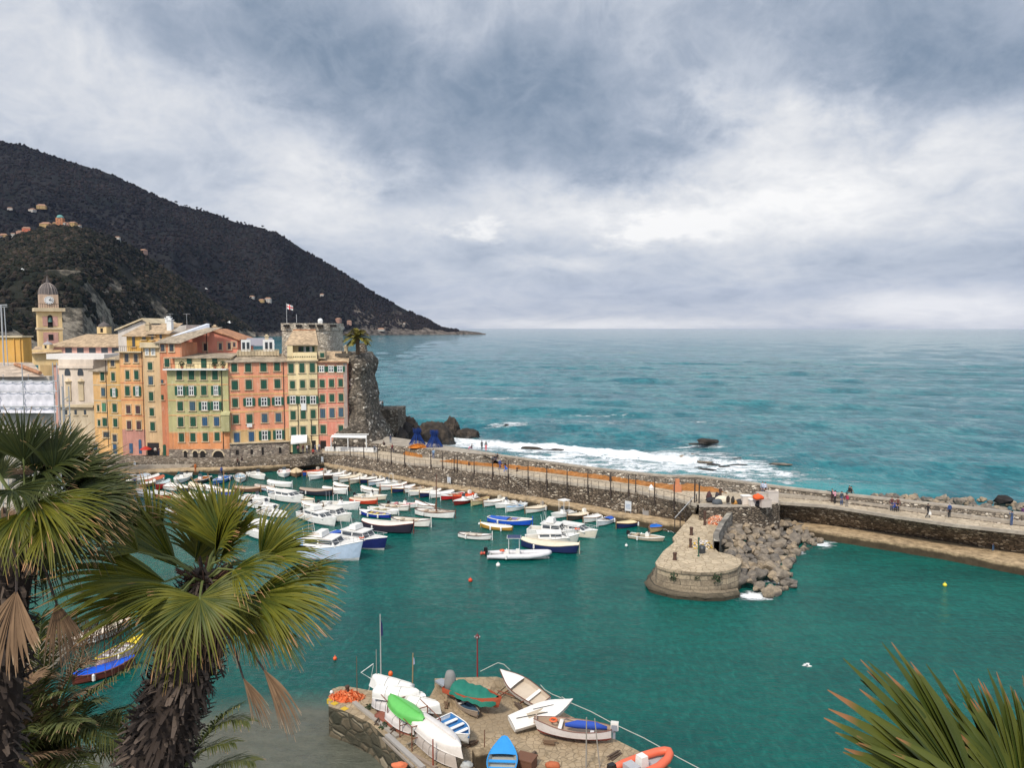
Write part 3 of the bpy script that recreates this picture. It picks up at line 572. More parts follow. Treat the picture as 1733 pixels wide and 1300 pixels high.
def water():
    t=MT('sea_water',.12,.26); t.b.inputs['IOR'].default_value=1.33; a=t.N.new('ShaderNodeAttribute'); a.attribute_name='wm'; sp=t.N.new('ShaderNodeSeparateColor'); t.L(a.outputs['Color'],sp.inputs[0]); foam,hb,sh=sp.outputs; bed=a.outputs['Alpha']
    geo=t.N.new('ShaderNodeNewGeometry'); 
    def pm(s,loc=(0,0,0),rz=0):
        m=t.N.new('ShaderNodeMapping'); m.inputs['Scale'].default_value=s; m.inputs['Location'].default_value=loc; m.inputs['Rotation'].default_value=(0,0,rz); t.L(geo.outputs['Position'],m.inputs[0]); return m.outputs[0]
    big=t.noise(.008,6,.6,pm((.6,1.2,1),rz=.1)); mid=t.noise(.07,6,.62,pm((.5,1.7,1),(5,2,0),-.08)); fine=t.noise(.75,6,.66,pm((.6,1.35,1),rz=.15)); f2=t.noise(2.6,5,.62,pm((.75,1.3,1),rz=-.35))
    sea=t.mix(t.ramp(big,[(.36,(0,0,0)),(.64,(1,1,1))]),(.012,.122,.150),(.022,.172,.195)); sea=t.mix(t.ramp(mid,[(.42,(0,0,0)),(.66,(1,1,1))]),sea,(.005,.10,.135))
    w1=t.noise(1.0,5,.6,pm((.62,.27,1),(3,1,0),.12),.4); w2=t.noise(1.0,4,.62,pm((.19,.045,1),(9,4,0),-.10),.4); w3=t.noise(1.0,4,.65,pm((.05,.0075,1),(2,8,0),.03),.3)
    wt=t.math('ADD',t.math('ADD',t.math('MULTIPLY',w1,.75),t.math('MULTIPLY',w2,.7)),t.math('MULTIPLY',w3,.55)); sea=t.mix(t.ramp(t.math('MULTIPLY',wt,.5),[(.43,(1,1,1)),(.50,(0,0,0))]),sea,t.mix(.62,sea,(.002,.062,.088))); sea=t.mix(t.ramp(t.math('MULTIPLY',wt,.5),[(.51,(0,0,0)),(.58,(.85,.85,.85))]),sea,(.055,.205,.225))
    sea=t.mix(t.math('MULTIPLY',sh,.75),sea,(.035,.27,.28))
    har=t.mix(t.ramp(big,[(.4,(0,0,0)),(.6,(1,1,1))]),(.000,.074,.062),(.002,.122,.098)); har=t.mix(t.math('MULTIPLY',t.ramp(mid,[(.42,(0,0,0)),(.62,(1,1,1))]),.65),har,(.001,.055,.05))
    r1=t.noise(1.0,6,.68,pm((2.3,1.0,1),(1,7,0),.25),.4); r2=t.noise(1.0,4,.6,pm((.35,.13,1),(4,1,0),.25),.4); rt=t.math('ADD',t.math('MULTIPLY',r1,.8),t.math('MULTIPLY',r2,.2)); har=t.mix(t.ramp(rt,[(.40,(.8,.8,.8)),(.50,(0,0,0))]),har,t.mix(.5,har,(.000,.042,.040))); har=t.mix(t.ramp(rt,[(.52,(0,0,0)),(.66,(.6,.6,.6))]),har,(.010,.145,.118))
    bedc=t.mix(t.noise(1.2,8,.7),(.045,.05,.04),(.16,.15,.115)); har=t.mix(t.ramp(t.math('ADD',bed,t.math('MULTIPLY',mid,.3)),[(.35,(0,0,0)),(.85,(.9,.9,.9))]),har,bedc)
    col=t.mix(hb,sea,har)
    fn=t.noise(.30,10,.74,pm((.5,1.3,1)),1.2); fr=t.noise(.8,9,.72,pm((.6,1.2,1)),2.2); lace=t.math('ABSOLUTE',t.math('SUBTRACT',fr,.5))
    ff=t.math('ADD',foam,t.math('MULTIPLY',t.math('SUBTRACT',fn,.5),2.6)); ff=t.math('SUBTRACT',ff,t.math('MULTIPLY',lace,2.6))
    fm=t.ramp(ff,[(.22,(0,0,0)),(.50,(1,1,1))]); gate=t.ramp(foam,[(.06,(0,0,0)),(.22,(1,1,1))]); fm=t.math('MULTIPLY',fm,gate)
    # scattered small whitecaps out at sea
    col=t.mix(fm,col,(.78,.82,.84)); t.base(col); t.L(t.math('ADD',.24,t.math('MULTIPLY',hb,.08)),t.b.inputs['Specular IOR Level'])
    t.L(t.math('ADD',t.math('MULTIPLY',fm,.7),.07),t.b.inputs['Roughness'])
    fh=t.noise(5.5,4,.6,pm((.9,1.2,1),rz=.5))
    h=t.math('ADD',t.math('MULTIPLY',fine,.42),t.math('MULTIPLY',f2,.13)); h=t.math('MULTIPLY',h,t.math('SUBTRACT',1.0,t.math('MULTIPLY',hb,.55))); h=t.math('ADD',h,t.math('MULTIPLY',fh,.03)); h=t.math('ADD',h,t.math('MULTIPLY',t.math('MULTIPLY',wt,t.math('SUBTRACT',1.0,hb)),.9)); t.bump(t.math('ADD',h,t.math('MULTIPLY',fm,.15)),1.0,1.0)
    return t.m
SEA.data.materials.append(water())
# ---------------------------------------------------------------- boulders
def boulder_mesh(seed,flat=.75,jag=.0):
    r=random.Random(seed); bm=bmesh.new()
    for _ in range(17):
        v=Vector((r.gauss(0,1),r.gauss(0,1),r.gauss(0,1))).normalized()*r.uniform(.85,1.05); bm.verts.new((v.x,v.y*.85,v.z*flat))
    res=bmesh.ops.convex_hull(bm,input=bm.verts); bmesh.ops.delete(bm,geom=[e for e in res['geom_interior'] if isinstance(e,bmesh.types.BMVert)],context='VERTS')
    bmesh.ops.bevel(bm,geom=list(bm.edges),offset=.07,segments=2,affect='EDGES',profile=.6,clamp_overlap=True); bmesh.ops.triangulate(bm,faces=bm.faces); bmesh.ops.subdivide_edges(bm,edges=[e for e in bm.edges if e.calc_length()>.35],cuts=1,use_grid_fill=False)
    for v in bm.verts:
        if v.co.length>1.12: v.co*=1.12/v.co.length
        v.co*=1+.09*mnoise.noise(v.co*1.8+Vector((seed,0,0)))+.04*mnoise.noise(v.co*5)
    me=bpy.data.meshes.new('boulder'); bm.normal_update(); bm.to_mesh(me); bm.free(); me.polygons.foreach_set('use_smooth',[True]*len(me.polygons)); return me
mBl=rock((.245,.215,.175),(.12,.108,.095),(.38,.335,.27),1.1,'boulder_rock',.45); mBlD=rock((.032,.028,.026),(.012,.012,.012),(.075,.064,.055),.8,'dark_rock',.5)
BM=[boulder_mesh(i) for i in range(9)]; BD=[]
for b in BM: b.materials.append(mBl); c=b.copy(); c.materials.clear(); c.materials.append(mBlD); BD.append(c)
def boulder(p,s,lab,grp,dark=False,sc3=(1,1,1),name='boulder'):
    o=bpy.data.objects.new(name,random.choice(BD if dark else BM)); COL.objects.link(o); o.location=p; o.scale=(s*sc3[0],s*sc3[1],s*sc3[2]); o.rotation_euler=(random.uniform(-.5,.5),random.uniform(-.5,.5),random.uniform(0,6.28)) if sc3==(1,1,1) else (0,0,random.uniform(-.3,.3)); tag(o,lab,'rock',grp); return o
mound=[A2(p,.0) for p in [(1218,936),(1250,1003),(1300,1012),(1345,995),(1335,960),(1350,935),(1392,925),(1390,905),(1340,880),(1300,868)]]
def inpoly(x,y,P):
    c=False
    for (a,b),(d,e) in zip(P,P[1:]+P[:1]):
        if (b>y)!=(e>y) and x<(d-a)*(y-b)/(e-b)+a: c=not c
    return c
ridge=[A2(p,ZH) for p in [(1222,935),(1215,915),(1250,868),(1290,866)]]
def nd(x,y,line):
    D,S=polyd(np.array([x]),np.array([y]),line); return float(D[0])
pts=[]; tries=0
while tries<9000 and len(pts)<215:
    tries+=1; x=random.uniform(15,45); y=random.uniform(60,105)
    if not inpoly(x,y,mound): continue
    d=nd(x,y,ridge); e=nd(x,y,mound); s=random.choice([random.uniform(.4,.7),random.uniform(.6,1.15)])
    if any((x-a)**2+(y-b)**2<(.56*(s+c))**2 for a,b,c,_ in pts): continue
    z=2.1-.24*d; z=max(-.1,z)+random.uniform(-.25,.25); pts.append((x,y,s,z))
for x,y,s,z in pts: boulder((x,y,z-.2),s,'rounded angular grey-brown boulder in the mound beside the stone pier','boulders of the mound beside the pier')
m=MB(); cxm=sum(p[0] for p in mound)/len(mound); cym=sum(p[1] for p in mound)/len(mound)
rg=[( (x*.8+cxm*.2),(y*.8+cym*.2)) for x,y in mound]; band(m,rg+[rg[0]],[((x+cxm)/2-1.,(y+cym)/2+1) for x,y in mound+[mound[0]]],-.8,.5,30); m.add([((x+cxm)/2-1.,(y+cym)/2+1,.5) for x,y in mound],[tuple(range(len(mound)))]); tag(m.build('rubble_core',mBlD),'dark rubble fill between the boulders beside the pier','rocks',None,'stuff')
# boulders outside the sea wall at the right
COPX=[(1400,831),(1592,852),(1733,867.5),(1900,886)]
for i in range(64):
    px=1478+i*4.6+random.uniform(-3,3); hi=ipl([(1478,3),(1560,5),(1640,14),(1733,16),(1900,16)],px); py=ipl(COPX,px)-random.uniform(-3,hi); z=random.uniform(.2,1.0)+.6*(px>1620); p=GP(px,py,z); s=random.uniform(.5,1.05)
    boulder(p,s,'tan boulder piled outside the sea wall at the right','boulders outside the sea wall',False)
boulder(GP(1697,846,1.8),1.25,'large black boulder on top of the pile outside the sea wall, far right',None,True,(1.1,1,.85))
# rocks awash
for px,py,s,q,lab in [(1197,750,3.0,(1,.7,.45),'large dark rock awash in the sea right of the breakers'),(1180,752,2.0,(1.3,.6,.2),'low flat rock touching the large dark rock in the sea'),(857,723,1.3,(1,.8,.6),'small dark rock with spray left of the breakers'),
  (897,762,2.6,(1.3,.6,.35),'dark hump rock in the foam under the breaking wave'),(918,763,2.6,(1.6,.5,.16),'long flat dark rock in the foam beside the hump rock'),(945,763,2.0,(1.4,.5,.25),'flat dark rock at the right end of the foam reef'),(968,767,1.1,(1.3,.6,.3),'small black rock in the surf right of the reef'),(1005,783,1.1,(1.3,.6,.3),'small black rock in the surf nearest the sea wall'),
  (1157,777,1.7,(1,.7,.5),'pale pointed rock in the white surf'),(1176,773,1.0,(1,.8,.9),'small orange rock behind the pale pointed rock'),(1193,783,1.5,(1.4,.6,.3),'dark flat rock right of the pale pointed rock'),(1206,787,1.1,(1.4,.6,.3),'small dark rock beside the dark flat rock'),(1225,791,1.2,(1.3,.6,.4),'dark rock in the lace foam'),(1245,777,.9,(1.3,.6,.4),'tiny dark rock far out in the lace foam'),(1247,788,1.4,(1.7,.5,.2),'thin dark rock right end of the rock scatter'),(1320,787,1.5,(1.7,.5,.3),'tan flat rock alone in the thin foam on the right'),(1195,795,1.3,(1.6,.5,.2),'flat brown rock near the wall in the foam'),(1180,792,.7,(1.5,.5,.3),'tiny brown rock near the wall in the foam')]:
    p=GP(px,py,0); boulder((p.x,p.y,s*q[2]*.25),s,lab,None,not('pale' in lab or 'orange' in lab or 'tan' in lab),q)
# dark outcrops at the cliff foot
def outcrop(px0,px1,pyb,pyt,Y,lab,seed,pk=.5):
    a=DP(px0,pyb,Y); b=DP(px1,pyb,Y); top=hz(Y,(px0+px1)/2,pyt); w=(b.x-a.x)/2; c=(a.x+b.x)/2; h=max(1,top)
    bm=bmesh.new(); bmesh.ops.create_icosphere(bm,subdivisions=5,radius=1)
    for v in bm.verts:
        q=v.co.copy(); d=1+.10*mnoise.noise(q*2.2+Vector((seed*7.3,0,0)))+.08*mnoise.noise(q*5+Vector((seed,3,0)))+.05*mnoise.noise(q*13)-.08*abs(mnoise.noise(Vector((q.x*6,q.y*6,q.z*3))))-.22*abs(mnoise.noise(Vector((q.x*2.2+seed*3,q.y*2,q.z*1.1))))
        v.co=Vector((q.x*w*1.3*d+(q.z*(pk-.5)*w if q.z>0 else 0),q.y*max(w*.8,2.5)*d,(abs(q.z)**.75)*math.copysign(1,q.z)*h*1.05*d))
    me=bpy.data.meshes.new('rock_outcrop'); bm.to_mesh(me); bm.free(); me.polygons.foreach_set('use_smooth',[True]*len(me.polygons)); me.materials.append(mBlD)
    o=bpy.data.objects.new('rock_outcrop',me); COL.objects.link(o); o.location=(c,Y,-.3); tag(o,lab,'rock')
for a in [(590,668,742,700,162,'broad sloping dark rock shelf under the cliff beside the pink house',1),(640,702,742,708,165,'smooth dark rock hump in the middle of the shore rocks',2),(600,640,740,724,158,'low grey rock at the left end of the shore rocks',11),(668,706,742,703,172,'dark rock ridge below the lookout wall',3),(696,712,728,714,166,'pale-topped rock behind the left blue net heap',4),(705,762,746,711,172,'big dark rock dome behind the blue net heaps',5,.4),(752,776,733,705,184,'tall upright black rock standing at the tip of the shore rocks',6),(774,808,738,723,181,'low black rock at the seaward end of the shore rocks',7),(628,660,730,712,160,'dark rock step at the foot of the cliff',8),(610,650,744,722,156,'low sloping dark rock between the canopy and the rock hump',14),(660,690,745,722,160,'rounded dark rock left of the blue nets',15),(716,745,745,728,166,'low dark rock between the two blue net heaps',16),(735,760,740,716,178,'dark rock joining the dome and the upright rock',17)]: outcrop(*a)
# ---------------------------------------------------------------- town houses
cG=(.012,.075,.045); shG=paint(cG,.6,name='green_shutter'); shD=paint((.008,.035,.026),.6,name='dark_shutter'); shB=paint((.05,.10,.14),.6,name='blue_shutter'); shN=paint((.075,.04,.045),.6,name='brown_shutter'); shL=paint((.07,.22,.13),.6,name='pale_green_shutter'); shBl=paint((.03,.09,.18),.6,name='blue_panel')
mStone=plaster((.55,.45,.30),.3,'stone_trim'); mFrameW=paint((.70,.70,.68),.5,name='white_frame')
def slate(c=(.33,.28,.22)):
    t=MT('slate_roof',.9,.2); v=t.vor(2.2,t.mp((1,1,1)),'F1','Color'); sp=t.N.new('ShaderNodeSeparateColor'); t.L(v,sp.inputs[0]); n=t.noise(.6,6,.7); w=t.noise(3,4,.6,t.mp((.3,2,2)))
    c1=t.mix(sp.outputs[0],sc(c,.7),sc(c,1.2)); c1=t.mix(.7,c1,t.ramp(n,[(.35,(.6,.58,.55)),(.65,(1.2,1.15,1.05))]),'MULTIPLY'); t.base(c1); t.bump(t.math('ADD',w,sp.outputs[0]),.5,.08); return t.m
mSlate=slate(); mSlateP=slate((.42,.32,.22)); mTile=slate((.42,.22,.13))
class Bld:
    def __init__(s,name,conv,pL,pR,YL,YR,label,depth=11,cat='house',group=None,ymid=650):
        s.conv=conv; a=DP(pL,ymid,YL); b=DP(pR,ymid,YR); s.A=Vector((a.x,a.y)); s.B=Vector((b.x,b.y)); s.w=(s.B-s.A).length; s.e=(s.B-s.A)/s.w; s.n=Vector((s.e.y,-s.e.x)); s.d=depth
        s.root=empty(name,(s.A.x,s.A.y,0),math.atan2(s.e.y,s.e.x),label,cat,group)
    def loc(s,zx,zy,off=0):     # zoom coords -> local (u,z) on facade plane (offset outwards)
        px,py=s.conv(zx,zy); d=ray(px,py); q=s.A+s.n*off; den=d.x*s.n.x+d.y*s.n.y; t=(q.x*s.n.x+q.y*s.n.y)/den; X,Y=d.x*t,d.y*t
        return ((X-s.A.x)*s.e.x+(Y-s.A.y)*s.e.y, CH+d.z*t)
    def wall(s,z0,z1,mat,u0=0,u1=None,d=None,name='wall',off=0,gable=None):
        u1=s.w if u1 is None else u1; d=s.d if d is None else d; m=MB()
        if gable is None: m.box(((u0+u1)/2,d/2-off/2,(z0+z1)/2),(u1-u0,d+off,z1-z0))
        else:
            P=[(u0,z0),(u1,z0)]+gable; n=len(P); m.add([(u,-off,z) for u,z in P]+[(u,d,z) for u,z in P],[tuple(range(n)),tuple(range(2*n-1,n-1,-1))]+[(i,n+i,n+(i+1)%n,(i+1)%n) for i in range(n)])
        return m.build(name,mat,s.root)
    def band(s,zy,mat,h=.28,zx=None,off=.05,u0=-.02,u1=None):
        u,z=s.loc(zx if zx else 0,zy); u1=s.w+.02 if u1 is None else u1; m=MB(); m.box(((u0+u1)/2,-off/2+.05,z),(u1-u0,off+.1,h)); return m.build('string_course',mat,s.root)
    def roof(s,z,rise,mat,ov=.55,d=None,u0=0,u1=None,th=.18,back=True,hip=0):
        u1=s.w if u1 is None else u1; d=s.d if d is None else d; m=MB(); a,b=u0-ov,u1+ov
        T=[(a,-ov,z),(b,-ov,z),(b-hip,d*.55,z+rise),(a+hip,d*.55,z+rise),(a,d+ov,z),(b,d+ov,z)]
        m.add(T+[(x,y,zz-th) for x,y,zz in T],[(0,1,2,3),(3,2,5,4),(6,7,1,0),(0,3,9,6),(1,7,8,2),(3,4,10,9),(2,8,11,5),(4,5,11,10),(7,6,9,8),(8,9,10,11)]); return m.build('roof',mat,s.root)
    def win(s,zx,zy,w,h,kind='g',sur=True,off=0):
        u0,z1=s.loc(zx-w/2,zy-h/2,off); u1,z0=s.loc(zx+w/2,zy+h/2,off); uc,zc=(u0+u1)/2,(z0+z1)/2; W_,H_=abs(u1-u0),abs(z1-z0); Y=-off
        m=MB(); f=.13
        if kind in 'ow':
            m.box((uc,Y-.0,zc),(W_,.06,H_),0,1)      # glass
            for dx in (-W_/2,W_/2): m.box((uc+dx,Y-.045,zc),(.16,.08,H_+.15),0,2)
            for dz in (-H_/2,0.1,H_/2): m.box((uc,Y-.043,zc+dz),(W_-.14,.07,.13),0,2)
            m.box((uc,Y-.041,zc),(.14,.06,H_-.1),0,2)
        else: m.box((uc,Y-.0,zc),(W_,.04,H_),0,1)
        if sur:
            for dx in (-W_/2-f/2-.08,W_/2+f/2+.08): m.box((uc+dx,Y-.03,zc),(f,.1,H_+.5),0,0)
            m.box((uc,Y-.035,zc+H_/2+.22),(W_+.5,.11,.14),0,0)
        m.box((uc,Y-.06,zc-H_/2-.14),(W_+.6,.26,.13),0,0)
        o=m.build('window',[mStone,mGlass,mFrameW],s.root)
        sm={'g':shG,'b':shB,'n':shN,'l':shL,'o':shG,'k':shD,'x':shBl}.get(kind)
        if kind in 'gbnlx':
            for sg in (-1,1):
                q=MB(); q.box((uc+sg*W_/4,Y-.09,zc),(W_/2-.025,.06,H_-.02)); 
                for r_ in range(5): q.box((uc+sg*W_/4,Y-.125,zc-H_/2+(r_+.5)*H_/5),(W_/2-.14,.02,H_/5-.07))
                q.build('shutter',sm,o)
        elif kind=='o':
            for sg in (-1,1):
                q=MB(); ww=max(.45,W_*.52); q.box((uc+sg*(W_/2+ww/2+.06),Y-.10,zc),(ww,.06,H_*1.02)); q.build('shutter',sm,o)
        return o
    def door(s,zx,zy,w,h,mat,arch=False):
        u0,z1=s.loc(zx-w/2,zy-h/2); u1,z0=s.loc(zx+w/2,zy+h/2); uc=(u0+u1)/2; m=MB(); r=abs(u1-u0)/2
        P=[(uc-r,z0),(uc+r,z0)]+([(uc+r*math.cos(t),z1-r+r*math.sin(t)) for t in [math.pi*i/8 for i in range(9)]] if arch else [(uc+r,z1),(uc-r,z1)])
        n=len(P); m.add([(a,-.07,b) for a,b in P]+[(a,.1,b) for a,b in P],[tuple(range(n)),tuple(range(2*n-1,n-1,-1))]+[(i,n+i,n+(i+1)%n,(i+1)%n) for i in range(n)]); return m.build('door',mat,s.root)
    def pipe(s,zx,z0,z1,mat=None):
        u,_=s.loc(zx,650); m=MB(); m.tube([(u,-.1,z0),(u,-.1,z1)],.07,5); m.build('drainpipe',mat or mIron,s.root)
    def chimney(s,u,y,z,h=1.6,w=.7,mat=None):
        m=MB(); m.box((u,y,z+h/2),(w,w,h)); m.box((u,y,z+h+.08),(w+.25,w+.25,.16)); m.box((u,y,z+h+.3),(w*.6,w*.6,.28)); m.build('chimney',mat or mStone,s.root)
    def aerial(s,u,y,z,h=2.5):
        m=MB(); m.tube([(u,y,z),(u,y,z+h)],.04,4)
        for k in range(5): m.tube([(u-.5+k*.02,y-.6+k*.3,z+h-.1),(u+.5-k*.02,y-.6+k*.3,z+h-.1)],.025,3)
        m.tube([(u,y-.7,z+h-.1),(u,y+.7,z+h-.1)],.03,3); m.build('aerial',mSteel,s.root)
Z2=lambda x,y:(150+x/5,530+y/5); Z3=lambda x,y:(370+x/5,530+y/5); Z1=lambda x,y:(x/5,440+y/5); ID=lambda x,y:(x,y)
cOch=(.66,.40,.17); cOr=(.70,.39,.18); cCr=(.70,.50,.28); cSal=(.72,.31,.185); cGr=(.45,.42,.21); cYel=(.74,.60,.35); cPk=(.66,.26,.185); cYe2=(.58,.37,.10)
# --- A short ochre
b=Bld('town_house',Z2,157.6,183.2,146,145.4,'narrow ochre house, lowest and leftmost of the waterfront row'); p=plaster(cOch); z=b.loc(90,488)[1]; b.wall(1.5,z,p); b.roof(z,b.loc(90,435,-6)[1]-z,mSlate)
for a in [(118,535,30,68,'g'),(125,667,30,68,'b'),(83,805,14,50,'g'),(132,797,32,70,'l'),(90,930,18,50,'g'),(139,923,36,66,'g'),(150,1030,50,44,'k'),(60,1140,30,70,'b')]: b.win(*a)
b.band(608,mStone,.2,90); b.band(740,mStone,.2,90)
b=Bld('town_house',Z2,183.3,203.8,144.6,144.2,'slim ochre house with slate eave, second from the left of the row'); z=b.loc(205,388)[1]; b.wall(1.5,z,plaster((.58,.36,.14))); b.roof(z,b.loc(205,340,-6)[1]-z,mSlate)
for a in [(203,420,32,58,'k'),(209,538,28,66,'g'),(216,672,24,66,'o'),(222,803,34,68,'g'),(228,928,32,66,'g'),(222,1060,34,60,'k'),(225,1150,30,80,'x')]: b.win(*a)
b.pipe(155,3,z); b.band(608,mStone,.2,210); b.band(740,mStone,.2,210); b.band(865,mStone,.2,210)
b=Bld('town_house',Z2,203.9,243.2,143.4,143.0,'tall orange house with a roof terrace, left part of the row'); z=b.loc(350,330)[1]; zl=b.loc(370,985)[1]; b.wall(zl,z,plaster(cOr)); b.wall(1.5,zl-.005,plaster((.50,.25,.20)),name='lower_wall')
for a in [(322,380,34,72,'k'),(400,380,32,72,'k'),(330,523,30,72,'g'),(406,523,34,72,'g'),(330,658,36,76,'g'),(412,660,26,76,'o'),(338,815,34,64,'n'),(418,817,34,64,'n'),(344,948,34,66,'n'),(426,950,34,66,'n')]: b.win(*a)
b.door(437,1130,28,122,shBl,True); b.door(360,1145,32,84,shBl)
for y in (450,590,735,870): b.band(y,plaster((.62,.24,.12)),.16,350)
m=MB(); m.box((b.w/2,-.3,z+.05),(b.w+.6,1.4,.2)); m.build('cornice',mStone,b.root); m=MB()
for i in range(13): m.tube([(i*b.w/12,-.8,z+.1),(i*b.w/12,-.8,z+1.1)],.03,4)
m.tube([(0,-.8,z+1.1),(b.w,-.8,z+1.1)],.04,4); m.build('railing',mIron,b.root)
s_=b; u0=b.loc(322,250,-2.5)[0]; zt=b.loc(400,192,-2.5)[1]; m=MB(); m.box(((u0+b.w+1)/2,2.5+3,(z+zt)/2),(b.w+1-u0,6,zt-z)); m.build('penthouse',plaster(cYe2),b.root)
m=MB(); m.add([(u0-.6,1.9,zt),(b.w+1.6,1.9,zt),(b.w+1.6,9,zt+2.1),(u0-.6,9,zt+2.1),(u0-.6,1.9,zt-.15),(b.w+1.6,1.9,zt-.15)],[(0,1,2,3),(4,5,1,0)]); m.build('roof',mSlateP,b.root)
b.win(380,240,26,84,'k',False,-2.45); b.win(468,212,30,20,'k',False,-2.45); b.chimney(u0+3,5,zt+.9,1.3,.8)
b=Bld('town_house',Z2,243.3,272,142.2,142.0,'tall cream tower house with a single column of windows'); z=b.loc(510,292)[1]; b.wall(1.5,z,plaster((.60,.42,.24))); 
for a in [(495,328,24,52,'w'),(547,328,28,52,'w'),(522,449,36,60,'g'),(527,570,36,68,'b'),(531,705,34,70,'g'),(536,837,34,62,'g'),(543,959,36,68,'g')]: b.win(*a)
b.door(548,1150,100,105,mDark); b.pipe(463,3,z)
m=MB(); m.box((b.w/2,1,z+.1),(b.w+.5,3.4,.2)); m.box((b.w/2,-.5,z+.6),(b.w+.3,.25,.8)); m.build('parapet',mStone,b.root)
m=MB(); uc=b.loc(512,1145)[0]; zc_=b.loc(512,1145)[1]; m.lathe([(1.1,0),(.6,.35),(.05,.6)],(uc,-1.2,zc_),10); m.build('awning',paint(RED),b.root)
zt=b.loc(560,172,-3)[1]; m=MB(); m.box((b.w*.62,6,(z+zt)/2),(b.w*.95,6,zt-z)); m.build('penthouse',plaster(cOch),b.root); m=MB(); m.add([(-1,2.4,zt),(b.w+.8,2.4,zt),(b.w+.4,8.5,zt+2),(-.5,8.5,zt+2),(-1,2.4,zt-.15),(b.w+.8,2.4,zt-.15)],[(0,1,2,3),(4,5,1,0)]); m.build('roof',mSlateP,b.root)
b.win(538,200,22,44,'k',False,-2.95); b.win(610,198,20,36,'k',False,-2.95); b.chimney(b.w*.95,4.5,zt+.5,2.0,.9,mFrameW); b.aerial(b.w*.6,6,zt+1)
b=Bld('town_house',Z2,272.1,283,141.6,141.5,'narrow deep-orange house squeezed beside the green house',9); z=b.loc(640,250)[1]; b.wall(1.5,z,plaster((.55,.22,.12))); b.wall(b.loc(640,470)[1],z,plaster((.56,.24,.13)),0,b.w+3.0,6,'upper_wall',-.02)
b.win(626,294,34,58,'k'); b.win(702,294,34,58,'k'); b.win(665,420,38,66,'g'); b.win(623,578,20,28,'b',False); b.win(625,712,20,40,'g',False); b.door(643,1162,28,100,shG,True)
m=MB(); m.add([(-.8,-.6,z),(b.w+3.3,-.6,z),(b.w+7.5,7.6,z+2.9),(b.w*.5+1,7.6,z+2.6),(-.8,-.6,z-.15),(b.w+3.3,-.6,z-.15)],[(0,1,2,3),(4,5,1,0)]); m.build('roof',mSlate,b.root)
m=MB(); m.add([(-.9,1.5,z+.4),(-.3,1.5,z+.4),(b.w+4.6,8,z+3.6),(b.w+4,8,z+3.6),(-.9,1.5,z-1),(-.3,1.5,z-1),(b.w+4.6,8,z+2),(b.w+4,8,z+2)],[(0,1,2,3),(0,4,5,1),(1,5,6,2),(0,3,7,4)]); m.build('parapet',paint((.62,.66,.74)),b.root)
# --- pink gable house behind
b=Bld('town_house',Z2,297,404,149.5,150.5,'large pink gabled house rising behind the green house',12); ze=b.loc(745,245)[1]; P=[b.loc(1255,228),b.loc(1022,150),b.loc(745,248)]; b.wall(4,0,plaster(cPk,.3),gable=[(b.w,P[0][1]),(P[1][0],P[1][1]),(0,P[2][1])])
m=MB(); g=[(-.6,P[2][1]-.1),(P[1][0],P[1][1]+.2),(b.w+.6,P[0][1]-.1)]
for (a,za),(c,zc_) in zip(g,g[1:]): m.add([(a,-.4,za),(c,-.4,zc_),(c,12,zc_),(a,12,za),(a,-.4,za+.2),(c,-.4,zc_+.2),(c,12,zc_+.2),(a,12,za+.2)],[(0,1,5,4),(4,5,6,7),(0,3,2,1)])
m.build('roof',mTile,b.root)
for a in [(874,295,30,60),(987,288,28,60),(1114,282,26,54),(1190,279,26,54),(1233,268,22,36)]: b.win(*a,'k')
b.aerial(b.w*.45,4,P[1][1]-.6,2); b.chimney(b.w*.5,6,P[1][1]-.4,1.2); b.pipe(1012,P[0][1]-6,P[1][1]+2)
# white pedimented house & white parapet roof behind
b=Bld('town_house',Z2,203,258,156,156,'white house with a shallow pediment behind the orange terrace house',12); P=[b.loc(530,100),b.loc(462,60),b.loc(262,152)]; b.wall(4,0,plaster((.60,.55,.50),.3),gable=[(b.w,P[0][1]),(P[1][0],P[1][1]),(0,P[2][1])]); m=MB(); g=[(-.5,P[2][1]),(P[1][0],P[1][1]+.1),(b.w+.3,P[0][1])]
for (a,za),(c,zc_) in zip(g,g[1:]): m.add([(a,-.5,za),(c,-.5,zc_),(c,12,zc_),(a,12,za),(a,-.5,za+.35),(c,-.5,zc_+.35),(c,12,zc_+.35),(a,12,za+.35)],[(0,1,5,4),(4,5,6,7)])
m.build('roof',mStone,b.root)
b=Bld('town_house',Z2,272,318,153,153,'pale house with white parapet and aerials behind the cream tower house',10); P=b.loc(700,110)[1]; b.wall(4,P,plaster((.62,.60,.56),.3),gable=[(b.w,b.loc(838,100)[1]),(b.w*.1,P-.4),(0,P-1.5)]); b.chimney(b.w*.2,2,P,1.6,1.0,mFrameW); b.aerial(1,3,P,2.6); b.aerial(b.w*.8,3,P,2.6)
# --- F green
b=Bld('town_house',Z2,283.1,386,139.6,139.9,'green house with a planted roof terrace and arched stone base'); z=b.loc(900,480)[1]; zo=b.loc(890,1008)[1]; zs=b.loc(890,1152)[1]
b.wall(zo,z,plaster(cGr)); b.wall(zs,zo-.005,plaster((.62,.27,.12),.6),name='lower_wall',off=.02)
mArch=rubble((.30,.25,.20),(.17,.14,.115),(.50,.44,.35),1.6,'stone_base'); b.wall(ZL-.5,zs,mArch,name='stone_base',off=.25)
for x in (768,871,972,1070): b.win(x,523,46,78,'g')
b.win(776,657,44,74,'o'); b.win(870,657,40,74,'o'); b.win(976,655,44,74,'g'); b.win(1078,655,36,74,'o')
b.win(776,788,44,72,'g'); b.win(879,787,44,72,'b'); b.win(981,787,46,68,'o'); b.win(1080,784,44,68,'o')
b.win(780,921,44,74,'g'); b.win(885,920,44,74,'g'); b.win(984,918,42,68,'x'); b.win(1084,918,42,72,'x')
